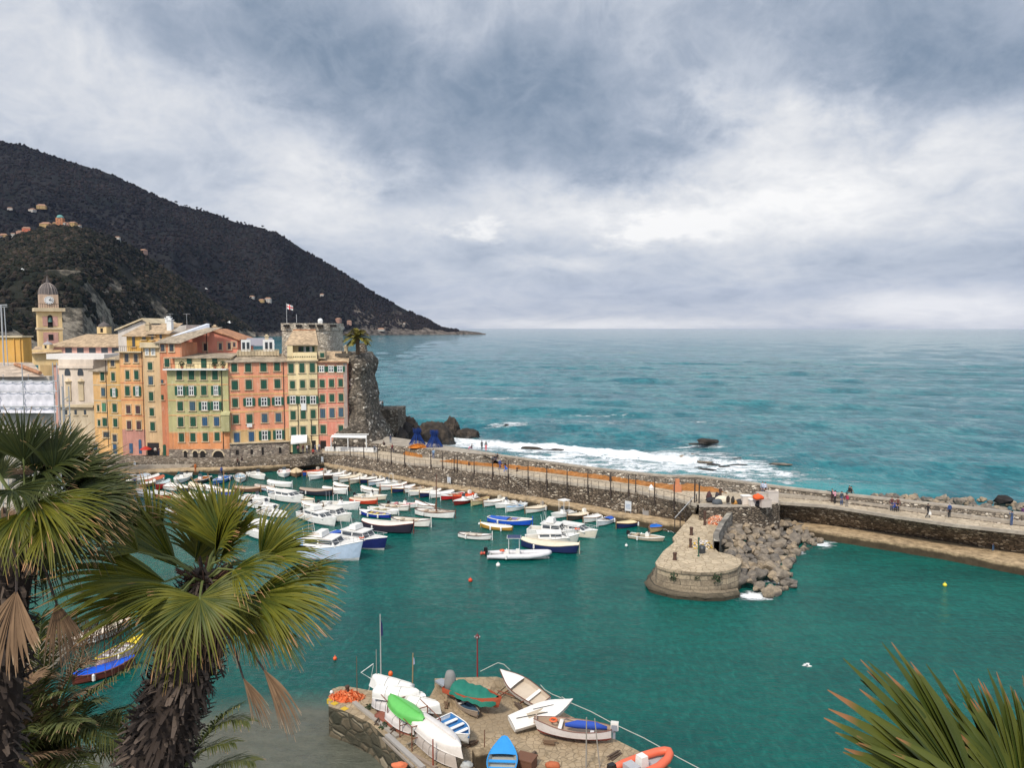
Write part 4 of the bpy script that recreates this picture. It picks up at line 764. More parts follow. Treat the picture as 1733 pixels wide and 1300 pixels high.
for x,y in ((787,1053),(884,1051),(988,1048),(1088,1045)): b.win(x,y,42,70,'g')
for y in (605,738,865,1010): b.band(y,plaster((.62,.38,.18)),.22,900)
b.pipe(1128,zs,z)
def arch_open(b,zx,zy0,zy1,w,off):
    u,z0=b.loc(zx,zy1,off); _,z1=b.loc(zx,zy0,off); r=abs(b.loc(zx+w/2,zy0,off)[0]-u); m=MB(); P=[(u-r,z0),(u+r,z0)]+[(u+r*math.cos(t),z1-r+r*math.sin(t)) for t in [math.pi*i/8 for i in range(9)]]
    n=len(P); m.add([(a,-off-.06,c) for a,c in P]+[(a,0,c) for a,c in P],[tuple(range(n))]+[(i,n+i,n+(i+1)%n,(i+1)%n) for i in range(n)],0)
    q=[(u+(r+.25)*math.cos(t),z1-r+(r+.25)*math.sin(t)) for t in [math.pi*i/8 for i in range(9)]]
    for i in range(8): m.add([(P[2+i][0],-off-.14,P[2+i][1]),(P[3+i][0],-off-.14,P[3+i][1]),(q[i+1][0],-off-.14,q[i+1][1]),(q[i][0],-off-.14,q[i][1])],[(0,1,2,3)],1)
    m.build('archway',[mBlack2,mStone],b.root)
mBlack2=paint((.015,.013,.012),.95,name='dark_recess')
for x,w in ((822,22),(905,34),(968,38),(1100,84)): arch_open(b,x,1165,1245,w,.25)
# terrace + penthouse
m=MB(); u0=b.loc(648,478)[0]; m.box(((u0+b.w)/2,-.2,z+.1),(b.w-u0+.1,1.6,.25)); m.build('terrace_slab',mFrameW,b.root)
m=MB(); 
for i in range(17): x=u0+.1+(b.w-u0-.3)*i/16; m.tube([(x,-.9,z+.2),(x,-.9,z+1.15)],.03,4)
m.tube([(u0+.1,-.9,z+1.15),(b.w-.2,-.9,z+1.15)],.04,4); m.build('railing',mIron,b.root)
zp=b.loc(950,375,-1.5)[1]; up0=b.loc(728,420,-1.5)[0]; m=MB(); m.box(((up0+b.w)/2,1.5+4,(z+zp)/2),(b.w-up0,8,zp-z)); m.build('penthouse',plaster(cYel,.3),b.root)
zrf=b.loc(950,337,-8)[1]; m=MB(); m.add([(up0-.8,.9,zp),(b.w+.4,.9,zp),(b.w,8,zrf),(up0+1,8,zrf),(up0-.8,.9,zp-.15),(b.w+.4,.9,zp-.15)],[(0,1,2,3),(4,5,1,0),(0,3,4)]); m.build('roof',mSlate,b.root)
b.win(852,407,42,46,'g',False,-1.45); b.win(974,420,46,84,'g',False,-1.45); b.win(1067,404,42,50,'g',False,-1.45)
def bush(x,y,z,r,seed,n=90):
    rr=random.Random(seed); m=MB()
    for _ in range(n):
        d=Vector((rr.gauss(0,1),rr.gauss(0,1),rr.gauss(0,1))).normalized()*r*rr.uniform(.5,1); c=Vector((x,y,z))+d; a=Vector((rr.gauss(0,1),rr.gauss(0,1),rr.gauss(0,1))).normalized()*r*.22; q=a.cross(d).normalized()*r*.16
        m.add([c-a,c+q,c+a,c-q],[(0,1,2,3)])
    return m
mLeaf=paint((.022,.045,.015),.8,name='shrub_leaf')
for x,lab in ((795,'dark potted shrub at the left end of the green house terrace'),(1075,'low potted plants on the green house terrace near its right end'),(1142,'bushy potted shrub at the right corner of the green house terrace')):
    u,_=b.loc(x,450); w=b.root.matrix_basis @ Vector((u,-.3,z+.2)); t=empty('potted_shrub',(0,0,0),0,lab,'plant'); t.location=(b.A.x+b.e.x*u+b.n.x*.3,b.A.y+b.e.y*u+b.n.y*.3,z+.23)
    m=MB(); m.lathe([(.22,0),(.3,.45)],(0,0,0),8); m.build('pot',paint((.35,.13,.06)),t); bush(0,0,.9,.62,x).build('foliage',mLeaf,t)
# green bay box
u0,zt=b.loc(1118,865,.8); u1,zb=b.loc(1192,1003,.8); m=MB(); m.box(((u0+u1)/2,-.4,(zt+zb)/2),(u1-u0,.9,zt-zb)); m.add([(u0-.1,-.95,zt),(u1+.1,-.95,zt),(u1,0,zt+.7),(u0,0,zt+.7)],[(0,1,2,3)]); m.build('bay',plaster((.40,.38,.20)),b.root)
# --- H salmon
b=Bld('town_house',Z3,386.1,487.4,140.2,143.4,'wide salmon-orange house in the middle of the row'); z=b.loc(320,408)[1]; zy=b.loc(320,992)[1]; zs=b.loc(320,1092)[1]; b.wall(zy,z,plaster(cSal,.55)); b.wall(zs,zy-.005,plaster((.62,.42,.20),.6),name='lower_wall',off=.02)
b.wall(ZL-.5,zs,mArch,name='stone_base',off=.35)
R_=[(132,462,48,68),(249,461,48,68),(379,457,50,70),(494,454,46,66)]
for a in R_: b.win(*a,'g')
for a in [(137,610,52,74),(255,606,50,74),(382,603,48,72),(498,599,48,70)]: b.win(*a,'g')
b.win(140,760,46,68,'g')
for a in [(258,752,48,62),(385,750,48,64),(502,745,50,62)]: b.win(*a,'o')
for a,k in [((146,898,48,68),'g'),((262,895,48,70),'g'),((389,889,46,68),'b'),((505,884,44,68),'b')]: b.win(*a,k)
for a,k in [((154,1053,48,76),'x'),((278,1045,44,76),'x'),((390,1036,48,72),'o'),((510,1030,48,72),'o')]: b.win(*a,k)
for y in (535,685,832,988): b.band(y,plaster((.64,.38,.17)),.3,320)
b.roof(z,b.loc(320,345,-6)[1]-z,mSlate,.5,hip=1.5); b.pipe(550,zs,z)
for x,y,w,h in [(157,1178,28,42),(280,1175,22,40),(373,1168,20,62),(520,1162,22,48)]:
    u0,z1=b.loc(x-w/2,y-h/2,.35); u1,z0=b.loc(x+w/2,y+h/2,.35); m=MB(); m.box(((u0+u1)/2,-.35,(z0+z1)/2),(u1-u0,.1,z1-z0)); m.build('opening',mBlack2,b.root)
m=MB(); uL=b.loc(262,948)[0]; zz=b.loc(262,948)[1]; m.box((uL,-.35,zz),(.95,.04,.7)); m.build('laundry',mFrameW,b.root)
m=MB(); uL=b.loc(340,1100)[0]; m.box((b.w/2,-.35,zs-.05),(b.w+.1,.5,.18)); m.build('ledge',mStone,b.root)
# roof terrace at the ridge
zr=b.loc(320,350,-4)[1]; m=MB(); 
for i in range(14): x=b.w*(.16+.70*i/13); m.tube([(x,3.4,zr-.6),(x,3.4,zr+.9)],.045,4)
m.tube([(b.w*.16,3.4,zr+.9),(b.w*.86,3.4,zr+.9)],.05,4); m.box((b.w*.5,5.5,zr+.2),(b.w*.72,4,.9)); m.build('roof_terrace',mStone,b.root)
for k,x in ((0,230),(1,423)):
    u,_=b.loc(x,290,-4); m=MB(); m.box((u,5,zr+1.6),(2.1 if k else 1.7,1.6,2.4)); m.build('dormer',mFrameW,b.root); m=MB(); m.box((u-.4,4.18,zr+1.7),(.5,.08,1.3)); m.box((u+.4,4.18,zr+1.7),(.5,.08,1.3)); m.build('pane',mGlass,b.root)
m=MB(); m.add([(b.w*.25,6,zr+1.6),(b.w*.8,6,zr+1.6),(b.w*.75,10,zr+3.1),(b.w*.3,10,zr+3.1)],[(0,1,2,3)]); m.build('roof',paint((.25,.24,.27),.8),b.root); b.chimney(b.w*.65,8,zr+2.2,1.2)
# --- I cream
b=Bld('town_house',Z3,487.5,537.2,143.4,144.6,'tall pale-yellow house with a top-floor loggia between the salmon and pink houses'); z=b.loc(705,400)[1]; b.wall(ZP-1.8,z,plaster(cYel,.4)); 
for a in [(613,467,44,78),(705,463,42,78),(793,461,42,78),(625,606,40,62),(710,601,40,62),(795,598,40,62),(631,865,42,70),(716,858,42,72),(800,855,40,70),(635,1002,44,74),(716,995,44,68),(804,989,40,70)]: b.win(*a,'g')
for x in (627,715,799): b.win(x,735,46,62,'o')
for y in (690,402,1060): b.band(y,plaster((.66,.50,.27)),.16,705)
b.pipe(668,ZP,b.loc(668,770)[1]); b.pipe(778,ZP,b.loc(778,900)[1])
m=MB(); m.box((b.w/2,-.15,z),(b.w+.4,.6,.25)); m.build('cornice',mStone,b.root)
zb=b.loc(700,332)[1]; zt=b.loc(700,275)[1]; u0=b.loc(628,350)[0]; m=MB(); m.box((b.w/2+u0/2,-.1,(z+zb)/2),(b.w-u0,.5,zb-z)); m.box((u0/2,1.5,(z+zt)/2),(u0,3.4,zt-z)); m.box((b.w/2,4.4,(z+zt)/2),(b.w,5,zt-z)); m.build('loggia',plaster(cYel,.3),b.root)
b.win(688,305,28,44,'k',False,-1.9); b.win(735,305,24,42,'o',False,-1.9); b.win(775,305,28,42,'o',False,-1.9)
m=MB(); m.box((b.w*.6,1.2,zt+.05),(b.w*.8,1.6,.1)); m.build('awning',mFrameW,b.root)
m=MB()
for i in range(16): m.box((b.loc(590+i*15,368)[0],-.37,b.loc(590,370)[1]),(.12,.06,.28))
m.build('vent_row',mBlack2,b.root)
m=MB(); m.add([(-.5,-.3,zt+.1),(b.w+.3,-.3,zt+.1),(b.w-.3,5.5,zt+2.9),(.8,5.5,zt+2.9),(b.w+.3,8,zt+.1),(-.5,8,zt+.1)],[(0,1,2,3),(1,4,2),(0,3,5),(3,2,4,5)]); m.build('roof',mSlateP,b.root); m=MB(); m.tube([(.8,5.5,zt+2.95),(b.w-.3,5.5,zt+2.95)],.16,5); m.build('ridge_tiles',mTile,b.root)
u,zz=b.loc(720,792); m=MB(); m.box((u,-.25,zz),(.95,.04,1.35)); m.build('laundry',mFrameW,b.root)
b.door(655,1155,60,100,shG); b.door(806,1125,34,92,mBlack2)
uA,zA=b.loc(612,1098,1.6); m=MB(); u1=b.loc(750,1065,0)[0]; m.add([(uA,-2.2,zA),(u1,-1.8,zA+.2),(u1,0,zA+1.3),(uA,0,zA+1.3),(uA,-2.2,zA-.25),(u1,-1.8,zA-.05)],[(0,1,2,3),(4,5,1,0)]); m.build('shop_awning',mFrameW,b.root)
# --- J pink
b=Bld('town_house',Z3,537.3,587.6,144.9,145.1,'pink house with grey weathered corner, last before the cliff',9); z=b.loc(960,415)[1]; b.wall(ZP-1.5,z,plaster(cPk,.55)); b.roof(z,b.loc(960,322,-5)[1]-z,mSlateP,.4,hip=.5)
m=MB(); m.box((b.w-.35,-.03,(z+ZP)/2),(.7,.08,z-ZP)); m.build('quoin',plaster((.34,.28,.25)),b.root)
for x in (872,952,1027): b.win(x,473,40,48,'o')
for a in [(877,596,40,62),(956,593,40,62),(1033,590,36,60),(879,722,38,60),(959,718,38,60),(1036,714,38,60)]: b.win(*a,'g')
for a in [(881,849,42,76),(960,845,42,76),(1036,840,40,74)]: b.win(*a,'b')
b.win(885,984,44,68,'g'); b.win(1035,980,38,56,'g')
for y in (520,655,780,912,1035): b.band(y,plaster((.62,.36,.25)),.2,960)
u,_=b.loc(876,355,-1); m=MB(); m.box((u,1.2,z+1.3),(1.3,2,1.5)); m.build('dormer',mStone,b.root); b.win(876,355,34,38,'g',False,-.18)
m=MB(); 
for i in range(24): m.box((i*b.w/23,-.35,z+.06),(.22,.35,.16))
m.build('eave_tiles',mTile,b.root); b.door(885,1120,50,80,mBlack2); b.chimney(b.w*.85,4,z+1.5,1.3)
# ---------------------------------------------------------------- castle
mCas=rubble((.48,.43,.35),(.30,.265,.215),(.68,.62,.52),1.5,'castle_stone',bs=.7,stain=.35,mort=(.22,.19,.15))
YK=158; p0=DP(474,620,YK); p1=DP(563,620,YK); zt=hz(YK,520,547); zs=hz(YK,520,559.5)
t=empty('castle_tower',((p0.x+p1.x)/2,YK+6,0),0,'grey rubble castle keep with crenel slots above the cream house','castle')
w=(p1.x-p0.x)/2; m=MB(); n=28
def keep(a,z,g=0):
    c,s_=math.cos(a),math.sin(a); e=.42; bt=1+max(0,(zs-z))*.004; return ((w*bt+g)*math.copysign(abs(c)**e,c),(7*bt+g)*math.copysign(abs(s_)**e,s_),z)
for q in (0,): pass
vs=[keep(2*math.pi*j/n,z) for z in (2,10,18,zs) for j in range(n)]; m.add(vs,[(i*n+j,i*n+(j+1)%n,(i+1)*n+(j+1)%n,(i+1)*n+j) for i in range(3) for j in range(n)]); m.build('wall',mCas,t)
m=MB(); vs=[keep(2*math.pi*j/n,z,.18) for z in (zs,zt) for j in range(n)]; m.add(vs,[(j,(j+1)%n,n+(j+1)%n,n+j) for j in range(n)]+[tuple(n+j for j in range(n)),tuple(range(n))[::-1]]); m.build('battlement',mCas,t)
for x in (578,683,793,861,962):
    px=370+x/5; u=DP(px,550,YK-1).x-(p0.x+p1.x)/2; m=MB(); m.box((u,-7.15 if abs(u)<w*.8 else -6.2,zt-.55),(1.1,1.2,.5)); m.build('embrasure',mBlack2,t)
def flag(px,pyb,pyt,Y,lab,kind):
    zb=hz(Y,px,pyb); z1=hz(Y,px,pyt); x=DP(px,pyb,Y).x; r=empty('flagpole',(x,Y,zb),0,lab,'flagpole'); m=MB(); m.tube([(0,0,0),(0,0,z1-zb)],.06,5); m.build('pole',mSteel,r); h=z1-zb
    if kind:
        W_,H_=1.25,1.0; m=MB(); nx,nz=10,8
        for i in range(nx):
            for j in range(nz):
                def P(a,c): return (.05+a*W_,.16*math.sin(a*7+c*1.5),h-.15-H_*c-a*.38)
                cr=abs((i+.5)/nx-.5)<.11 or abs((j+.5)/nz-.5)<.13; a0,a1,c0,c1=i/nx,(i+1)/nx,j/nz,(j+1)/nz; m.add([P(a0,c0),P(a1,c0),P(a1,c1),P(a0,c1)],[(0,1,2,3)],1 if cr and kind==1 else (1 if kind==2 else 0))
        m.build('flag',[mFrameW,paint((.6,.05,.05) if kind==1 else (.02,.03,.14))],r)
    return r
flag(485.5,547,513,YK,'tall flagpole with a white flag bearing a red cross on the castle','1' and 1)
flag(502,546,532,YK,'thin short mast without flag on the castle roof, right of the flag',0)
m=MB(); m.ball((0,0,.5),.55,10); m.box((0,0,.1),(.8,.8,.5)); o=m.build('roof_dome',mFrameW); o.location=(DP(538,545,YK).x,YK+2,zt); tag(o,'small white dome on the castle roof','dome')
# ---------------------------------------------------------------- church + left group
cPale=(.62,.53,.44); mPale=plaster(cPale,.3); mPk2=plaster((.52,.30,.25),.3); mYl=plaster((.62,.46,.24),.3)
YT=185; t0=DP(54,600,YT); t1=DP(96,600,YT); tw_=(t1.x-t0.x)*.84; xc=(t0.x+t1.x)/2
t=empty('bell_tower',(xc,YT+tw_/2,0),R(36),'pink and yellow church bell tower with clock and ribbed dome','tower'); zA=hz(YT,75,527); zB=hz(YT,75,521); zC=hz(YT,75,498); zD=hz(YT,75,479)
h_=tw_/2; m=MB(); m.box((0,0,zA/2),(tw_,tw_,zA)); m.build('shaft',mYl,t)
m=MB(); z0=hz(YT,75,556); m.box((0,-h_-.02,(z0+zA)/2-.3),(tw_*.62,.12,zA-z0-1.8)); z2_=hz(YT,75,588); m.box((0,-h_-.02,(z0+z2_)/2-.3),(tw_*.62,.12,z0-z2_-1.2)); m.build('pink_panels',mPk2,t)
m=MB(); m.box((0,0,(zA+zB)/2),(tw_+1.4,tw_+1.4,zB-zA)); m.box((0,0,z0),(tw_+.4,tw_+.4,.5)); m.build('cornice',mStone,t)
m=MB(); m.box((0,0,(zB+zC)/2),(tw_*.78,tw_*.78,zC-zB)); m.build('clock_stage',plaster((.52,.38,.28),.3),t)
zk=(hz(YT,75,508)); m=MB(); k=24; r_=tw_*.20; m.add([(0,-tw_*.39-.25,zk)]+[(r_*math.cos(2*math.pi*i/k),-tw_*.39-.25,zk+r_*math.sin(2*math.pi*i/k)) for i in range(k)]+[(r_*math.cos(2*math.pi*i/k),-tw_*.39,zk+r_*math.sin(2*math.pi*i/k)) for i in range(k)],[(0,1+(i+1)%k,1+i) for i in range(k)]+[(1+i,1+(i+1)%k,1+k+(i+1)%k,1+k+i) for i in range(k)]); cf=m.build('clock_face',mFrameW,t)
m=MB(); 
for i in range(12): a=math.pi*2*i/12; m.box((r_*.82*math.cos(a),-tw_*.39-.28,zk+r_*.82*math.sin(a)),(.14,.03,.14))
m.tube([(0,-tw_*.39-.3,zk),(r_*.75,-tw_*.39-.3,zk-.05)],.06,4); m.tube([(0,-tw_*.39-.3,zk),(r_*.32,-tw_*.39-.3,zk+r_*.45)],.07,4); m.build('clock_hands',mDark,cf)
mDome=paint((.10,.085,.08),.8); m=MB(); rd=tw_*.385; hd_=zD-zC; m.lathe([(rd*1.06,0),(rd*1.0,hd_*.25),(rd*.9,hd_*.55),(rd*.62,hd_*.85),(rd*.22,hd_*1.05),(.12,hd_*1.55),(.08,hd_*1.7)],(0,0,zC),16); dm=m.build('dome',mDome,t); m=MB()
for i in range(16): a=2*math.pi*i/16; m.tube([(rd*k_*math.cos(a),rd*k_*math.sin(a),zC+hd_*q) for k_,q in ((1.04,.02),(1.0,.28),(.9,.57),(.62,.87),(.24,1.06))],.09,4)
m.build('rib',paint((.22,.18,.16)),dm); m=MB(); zz=zC+hd_*1.7; m.tube([(0,0,zz),(0,0,zz+1.6)],.06,4); m.tube([(-.5,0,zz+1.1),(.5,0,zz+1.1)],.05,4); m.build('cross',mIron,t)
m=MB(); 
for i in range(13): x=-h_-.4+(tw_+.8)*i/12; m.tube([(x,-h_-.5,zB),(x,-h_-.5,zB+1)],.04,4)
m.tube([(-h_-.4,-h_-.5,zB+1),(h_+.4,-h_-.5,zB+1)],.05,4); m.build('railing',mIron,t)
m=MB(); zo0=hz(YT,75,557); zo1=hz(YT,75,533); r_=tw_*.105; P=[(-r_,zo0),(r_,zo0)]+[(r_*math.cos(a),zo1-r_+r_*math.sin(a)) for a in [math.pi*i/8 for i in range(9)]]; n=len(P); m.add([(a,-h_-.12,c) for a,c in P],[tuple(range(n))]); m.box((0,-h_-.02,hz(YT,75,571)),(1.0,.25,1.4)); bo=m.build('belfry_opening',mBlack2,t)
m=MB(); m.lathe([(.55,0),(.4,.4),(.32,.9),(.05,1.1)],(0,-h_-.2,(zo0+zo1)/2),10); m.build('bell',paint((.05,.12,.10)),t)
# nave
YN=172; b=Bld('church',Z1,92,203,YN,YN-2,'long church nave with slate roof and pink clerestory beside the bell tower',16,'church'); ze=b.loc(700,727)[1]; zr=b.loc(780,628,-8)[1]; zl=b.loc(700,795)[1]; b.wall(3,ze,mPk2,name='clerestory')
m=MB(); u1=b.w+2; m.add([(-1,-.8,ze),(u1,-.8,ze),(u1-1,8,zr),(2.5,8,zr),(-1,16,ze),(u1,16,ze),(-1,-.8,ze-.25),(u1,-.8,ze-.25)],[(0,1,2,3),(3,2,5,4),(0,3,4),(6,7,1,0)]); m.build('roof',mSlateP,b.root)
for x in (580,680,782,885,975): b.win(x,765,58,44,'k',False)
u0,zt=b.loc(405,795,6); u1,zb=b.loc(895,842,6); m=MB(); m.box(((u0+u1)/2,-3,(zb+zt)/2),(u1-u0,7,zt-zb)); m.build('white_attic',paint((.66,.63,.60),.8),b.root)
u0,_=b.loc(495,900,7); u1,_=b.loc(790,900,7); m=MB(); m.box(((u0+u1)/2,-3.2,(3+zb)/2),(u1-u0,7.6,zb-3)); m.box(((u0+u1)/2,-7.1,b.loc(600,905,7)[1]),(u1-u0+.2,.5,.6)); m.build('aisle_wall',mPale,b.root)
for x in (572,682):
    u,z0=b.loc(x,978,7.05); r_=abs(b.loc(x+24,978,7.05)[0]-u); P=[(u-r_,z0),(u+r_,z0)]+[(u+r_*math.cos(a),z0+.5+r_*1.6*math.sin(a)) for a in [math.pi*i/8 for i in range(9)]]; m=MB(); m.add([(a,-7.12,c) for a,c in P],[tuple(range(len(P)))]); m.build('lunette_window',mGlass,b.root)
for x in (580,688):
    u,z0=b.loc(x,1110,7.05); m=MB(); m.box((u,-7.1,z0),(1.2,.2,4.2)); m.lathe([(.9,0),(.1,.7)],(u,-7.0,z0+2.1),6); m.build('niche',mStone,b.root)
# small lanterns
for zx,zy,w_,h_2,lab in [(405,735,60,36,'tiny cupola in front of the bell tower'),(882,595,80,56,'small yellow lantern turret with dome on the church ridge')]:
    px,py=Z1(zx,zy); Y=168 if zx<500 else 180; p=DP(px,py,Y); k=Y/F/5; W_=w_*k; H_=h_2*k; r_=empty('lantern_turret',(p.x,p.y,p.z-H_/2),0,lab,'turret'); m=MB(); m.box((0,0,H_/2),(W_,W_,H_)); m.build('drum',mYl,r_); m=MB(); m.lathe([(W_*.6,0),(W_*.5,H_*.35),(W_*.25,H_*.6),(.08,H_*.8),(.05,H_*1.5)],(0,0,H_),10); m.build('dome',paint((.32,.30,.30),.8) if zx<500 else mDome,r_); m=MB(); m.box((0,-W_/2-.02,H_*.5),(W_*.25,.1,H_*.6)); m.build('opening',mBlack2,r_)
# low hip roof by the tower
m=MB(); A=[DP(55,596,172),DP(100,590,172)]; m.box((DP(75,600,174).x,176,hz(172,75,605)),(11,9,3.4)); m.add([(DP(48,598,170).x,170,hz(170,48,599)),(DP(106,596,170).x,170,hz(170,106,596)),(DP(90,586,178).x,178,hz(178,90,586)),(DP(60,586,178).x,178,hz(178,60,586))],[(0,1,2,3)],1); tag(m.build('sacristy',[mYl,mSlateP]),'low yellow annexe with hip roof at the foot of the bell tower','building')
# ochre block at far left
b=Bld('town_house',Z1,-60,42,112,112,'bare ochre-yellow block cut by the left edge of the photo',2); b.wall(3,b.loc(100,655)[1],plaster((.62,.34,.09),.25)); m=MB(); zt=b.loc(100,655)[1]; m.box((b.w/2,1,zt+.1),(b.w+.3,2.6,.25)); m.build('coping',mStone,b.root)
for x in (120,170): b.pipe(x,4,zt,plaster((.62,.34,.09)))
# lower metal roof + scaffold with white sheeting
b=Bld('covered_building',Z1,-70,84,92,92,'low building with sheet roofs behind the white scaffold sheeting',1,'building'); z=b.loc(200,985)[1]; b.wall(3,z,plaster((.45,.40,.34)))
m=MB(); zr=b.loc(200,870,-10)[1]; m.add([(-1,-.8,z),(b.w,-.8,z),(b.w-9,11,zr),(-8,11,zr)],[(0,1,2,3)]); m.build('roof',slate((.48,.40,.33)),b.root)
m=MB(); 
for k in range(3): a=b.loc(130+k*8,905,-8); c=b.loc(345,978,.5); m.tube([(a[0],8-k*.0,a[1]+.35),(c[0],-.6,c[1]+.3)],.22,6)
m.build('roof_ridge',mTile,b.root)
s=empty('scaffold',(b.A.x,b.A.y-1.6,0),math.atan2(b.e.y,b.e.x),'steel scaffold hung with white sheeting at the left edge','scaffold'); m=MB()
zt=b.loc(200,1010,1.6)[1]; us=[b.loc(x,1100,1.6)[0] for x in (-200,-20,195,455,490)]
for u in us: m.tube([(u,0,3),(u,0,zt+ (2.0 if u>us[2]-.1 else .2))],.06,5); m.tube([(u,1.1,3),(u,1.1,zt+.5)],.06,5)
for y in (1025,1112,1240): zz=b.loc(200,y,1.6)[1]; m.tube([(us[0],-.05,zz),(us[-1],-.05,zz)],.06,5)
m.build('frame',mSteel,s); m=MB(); nx,nz=26,10; z1=b.loc(200,1290,1.6)[1]
vs=[(us[0]+(us[-2]-us[0])*i/nx,.2+.12*math.sin(i*1.9+j)+.1*math.sin(j*2.3),zt-.1-(zt-z1)*j/nz-.15*math.sin(math.pi*(i%9)/9)*(j==0)) for i in range(nx+1) for j in range(nz+1)]
m.add(vs,[(i*(nz+1)+j,(i+1)*(nz+1)+j,(i+1)*(nz+1)+j+1,i*(nz+1)+j+1) for i in range(nx) for j in range(nz)]); m.build('sheeting',paint((.66,.64,.68),.8,dirt=.12),s,True)
m=MB(); u=us[-1]+.5; 
for k in range(14): m.tube([(u,0,3+k*1.1),(u+.8,0,3.5+k*1.1)],.05,4)
m.tube([(u,0,3),(u,0,19)],.07,4); m.tube([(u+.8,0,3),(u+.8,0,19)],.07,4); m.build('ladder_tower',mSteel,s)
# mast & thin frame at the extreme left
m=MB(); p=DP(8,640,100); m.tube([(p.x,100,8),(p.x,100,hz(100,8,517))],.1,5); m.tube([(p.x+.7,100,8),(p.x+.4,100,hz(100,8,520))],.06,5); m.tube([(p.x-4,100,hz(100,8,518)),(p.x+.8,100,hz(100,8,516))],.06,4); m.tube([(p.x-4,100,hz(100,8,521)),(p.x+.8,100,hz(100,8,519))],.05,4); tag(m.build('crane_mast',mSteel),'thin grey crane mast at the left edge above the ochre block','mast')
# low terrace house behind palm
b=Bld('town_house',Z1,100,158,150,149,'low cream terrace house with parasols, between the church wall and the ochre houses',8); z=b.loc(650,1245)[1]; b.wall(1.5,z,plaster((.50,.42,.30))); m=MB(); m.box((b.w/2,0,z+.2),(b.w+.3,1.2,.4)); m.build('balcony',mStone,b.root)
for x in (560,640,720): b.win(x,1290,22,40,'k',False)
# ---------------------------------------------------------------- boats
def hullsec(L,W_,H,kind,t):
    # returns half-section points (y,z) keel->gunwale at station t (0 stern,1 bow)
    if kind=='de': b=math.sin(math.pi*min(1,max(0,t*.94+.045)))**.62
    else: b=(.80+.20*math.sin(math.pi*min(1,t/.62)*.5)) if t<.45 else max(.0,(1-((t-.45)/.55)**2.3))**.85
    b=max(b,.03)*W_/2; sh=H*(1+.42*max(0,t-.45)**2*3.2+(.5*max(0,.4-t)**2*2 if kind=='de' else 0))
    k=-.28*H*(1 if .05<t<.93 else .1)-.0
    return [(0,k-.05),(b*.55,k*.55),(b*.86,.10*H),(b*.95,.22*H),(b*.985,.62*H),(b,sh)]
def stx(L,t,z,H,kind):
    rake=(.07 if t>.9 else 0)*L*max(0,z/H)*(t-.9)*10*.6; return -L/2+L*t+rake
def hull(root,L,W_,H,kind,cols,ns=15):
    m=MB(); T=[i/(ns-1) for i in range(ns)]; vs=[]
    for t in T:
        S=hullsec(L,W_,H,kind,t)
        for y,z in S: vs.append((stx(L,t,z,H,kind),-y,z))
        for y,z in S[1:]: vs.append((stx(L,t,z,H,kind),y,z))
    k=11; fs=[];mi=[]
    for i in range(ns-1):
        for j in range(5):
            fs.append((i*k+j,(i+1)*k+j,(i+1)*k+j+1,i*k+j+1)); mi.append(1 if j<3 else (2 if j==4 and len(cols)>2 else 0))
        q=[0,6,7,8,9,10]
        for j in range(5): fs.append((i*k+q[j],i*k+q[j+1],(i+1)*k+q[j+1],(i+1)*k+q[j])); mi.append(1 if j<3 else (2 if j==4 and len(cols)>2 else 0))
    for i in (0,ns-1):
        q=[0,1,2,3,4,5,10,9,8,7,6]; fs.append(tuple(i*k+a for a in (q if i else q[::-1]))); mi.append(0)
    m.v=vs; m.f=fs; m.m=mi; return m.build('hull',[paint(c,.45,.45,.38) for c in cols],root)
def gw(L,W_,H,kind,ns=17,dz=0,ins=0):
    R_=[]
    for i in range(ns):
        t=i/(ns-1); y,z=hullsec(L,W_,H,kind,t)[-1]; R_.append((stx(L,t,z,H,kind),max(0,y-ins),z+dz))
    return R_
def gunwale(root,L,W_,H,kind,col,th=.05,w=.07):
    m=MB(); g=gw(L,W_,H,kind)
    for s_ in (-1,1): m.tube([(x,s_*y,z) for x,y,z in g],[th]*len(g),4)
    if kind!='de' or 1:
        m.tube([(g[0][0],-g[0][1],g[0][2]),(g[0][0],g[0][1],g[0][2])],th,4)
    return m.build('gunwale',paint(col,.6,name='gunwale'),root)
def deckstrip(m,R_,crown,mi=0,lim=(0,1),nx=5,wr=0):
    n=len(R_); a=int(lim[0]*(n-1)); b=int(lim[1]*(n-1))+1; vs=[]
    for i in range(a,b):
        x,y,z=R_[i]
        for j in range(nx):
            u=-1+2*j/(nx-1); vs.append((x,u*y,z+crown*(1-u*u)+(wr*math.sin(i*2.1+j*3.7) if 0<j<nx-1 else 0)))
    k=b-a; m.add(vs,[(i*nx+j,(i+1)*nx+j,(i+1)*nx+j+1,i*nx+j+1) for i in range(k-1) for j in range(nx-1)],mi)
def fender(root,x,y,z,col=WHITE,r=.11):
    m=MB(); m.lathe([(.02,-.3),(r,-.22),(r,.18),(.02,.28)],(x,y,z),7); m.build('fender',paint(col),root)
def outboard(root,x,z,col=BLACK,s=1.0,tilt=0):
    m=MB(); m.box((x-.18*s,0,z+.32*s),(.42*s,.34*s,.42*s),0,0,.8); m.box((x-.16*s,0,z-.15*s),(.16*s,.12*s,.6*s),0,0,1); m.box((x-.05*s,0,z+.05*s),(.2*s,.25*s,.12*s)); m.build('outboard_motor',paint(col,.3),root)
BOATG={}
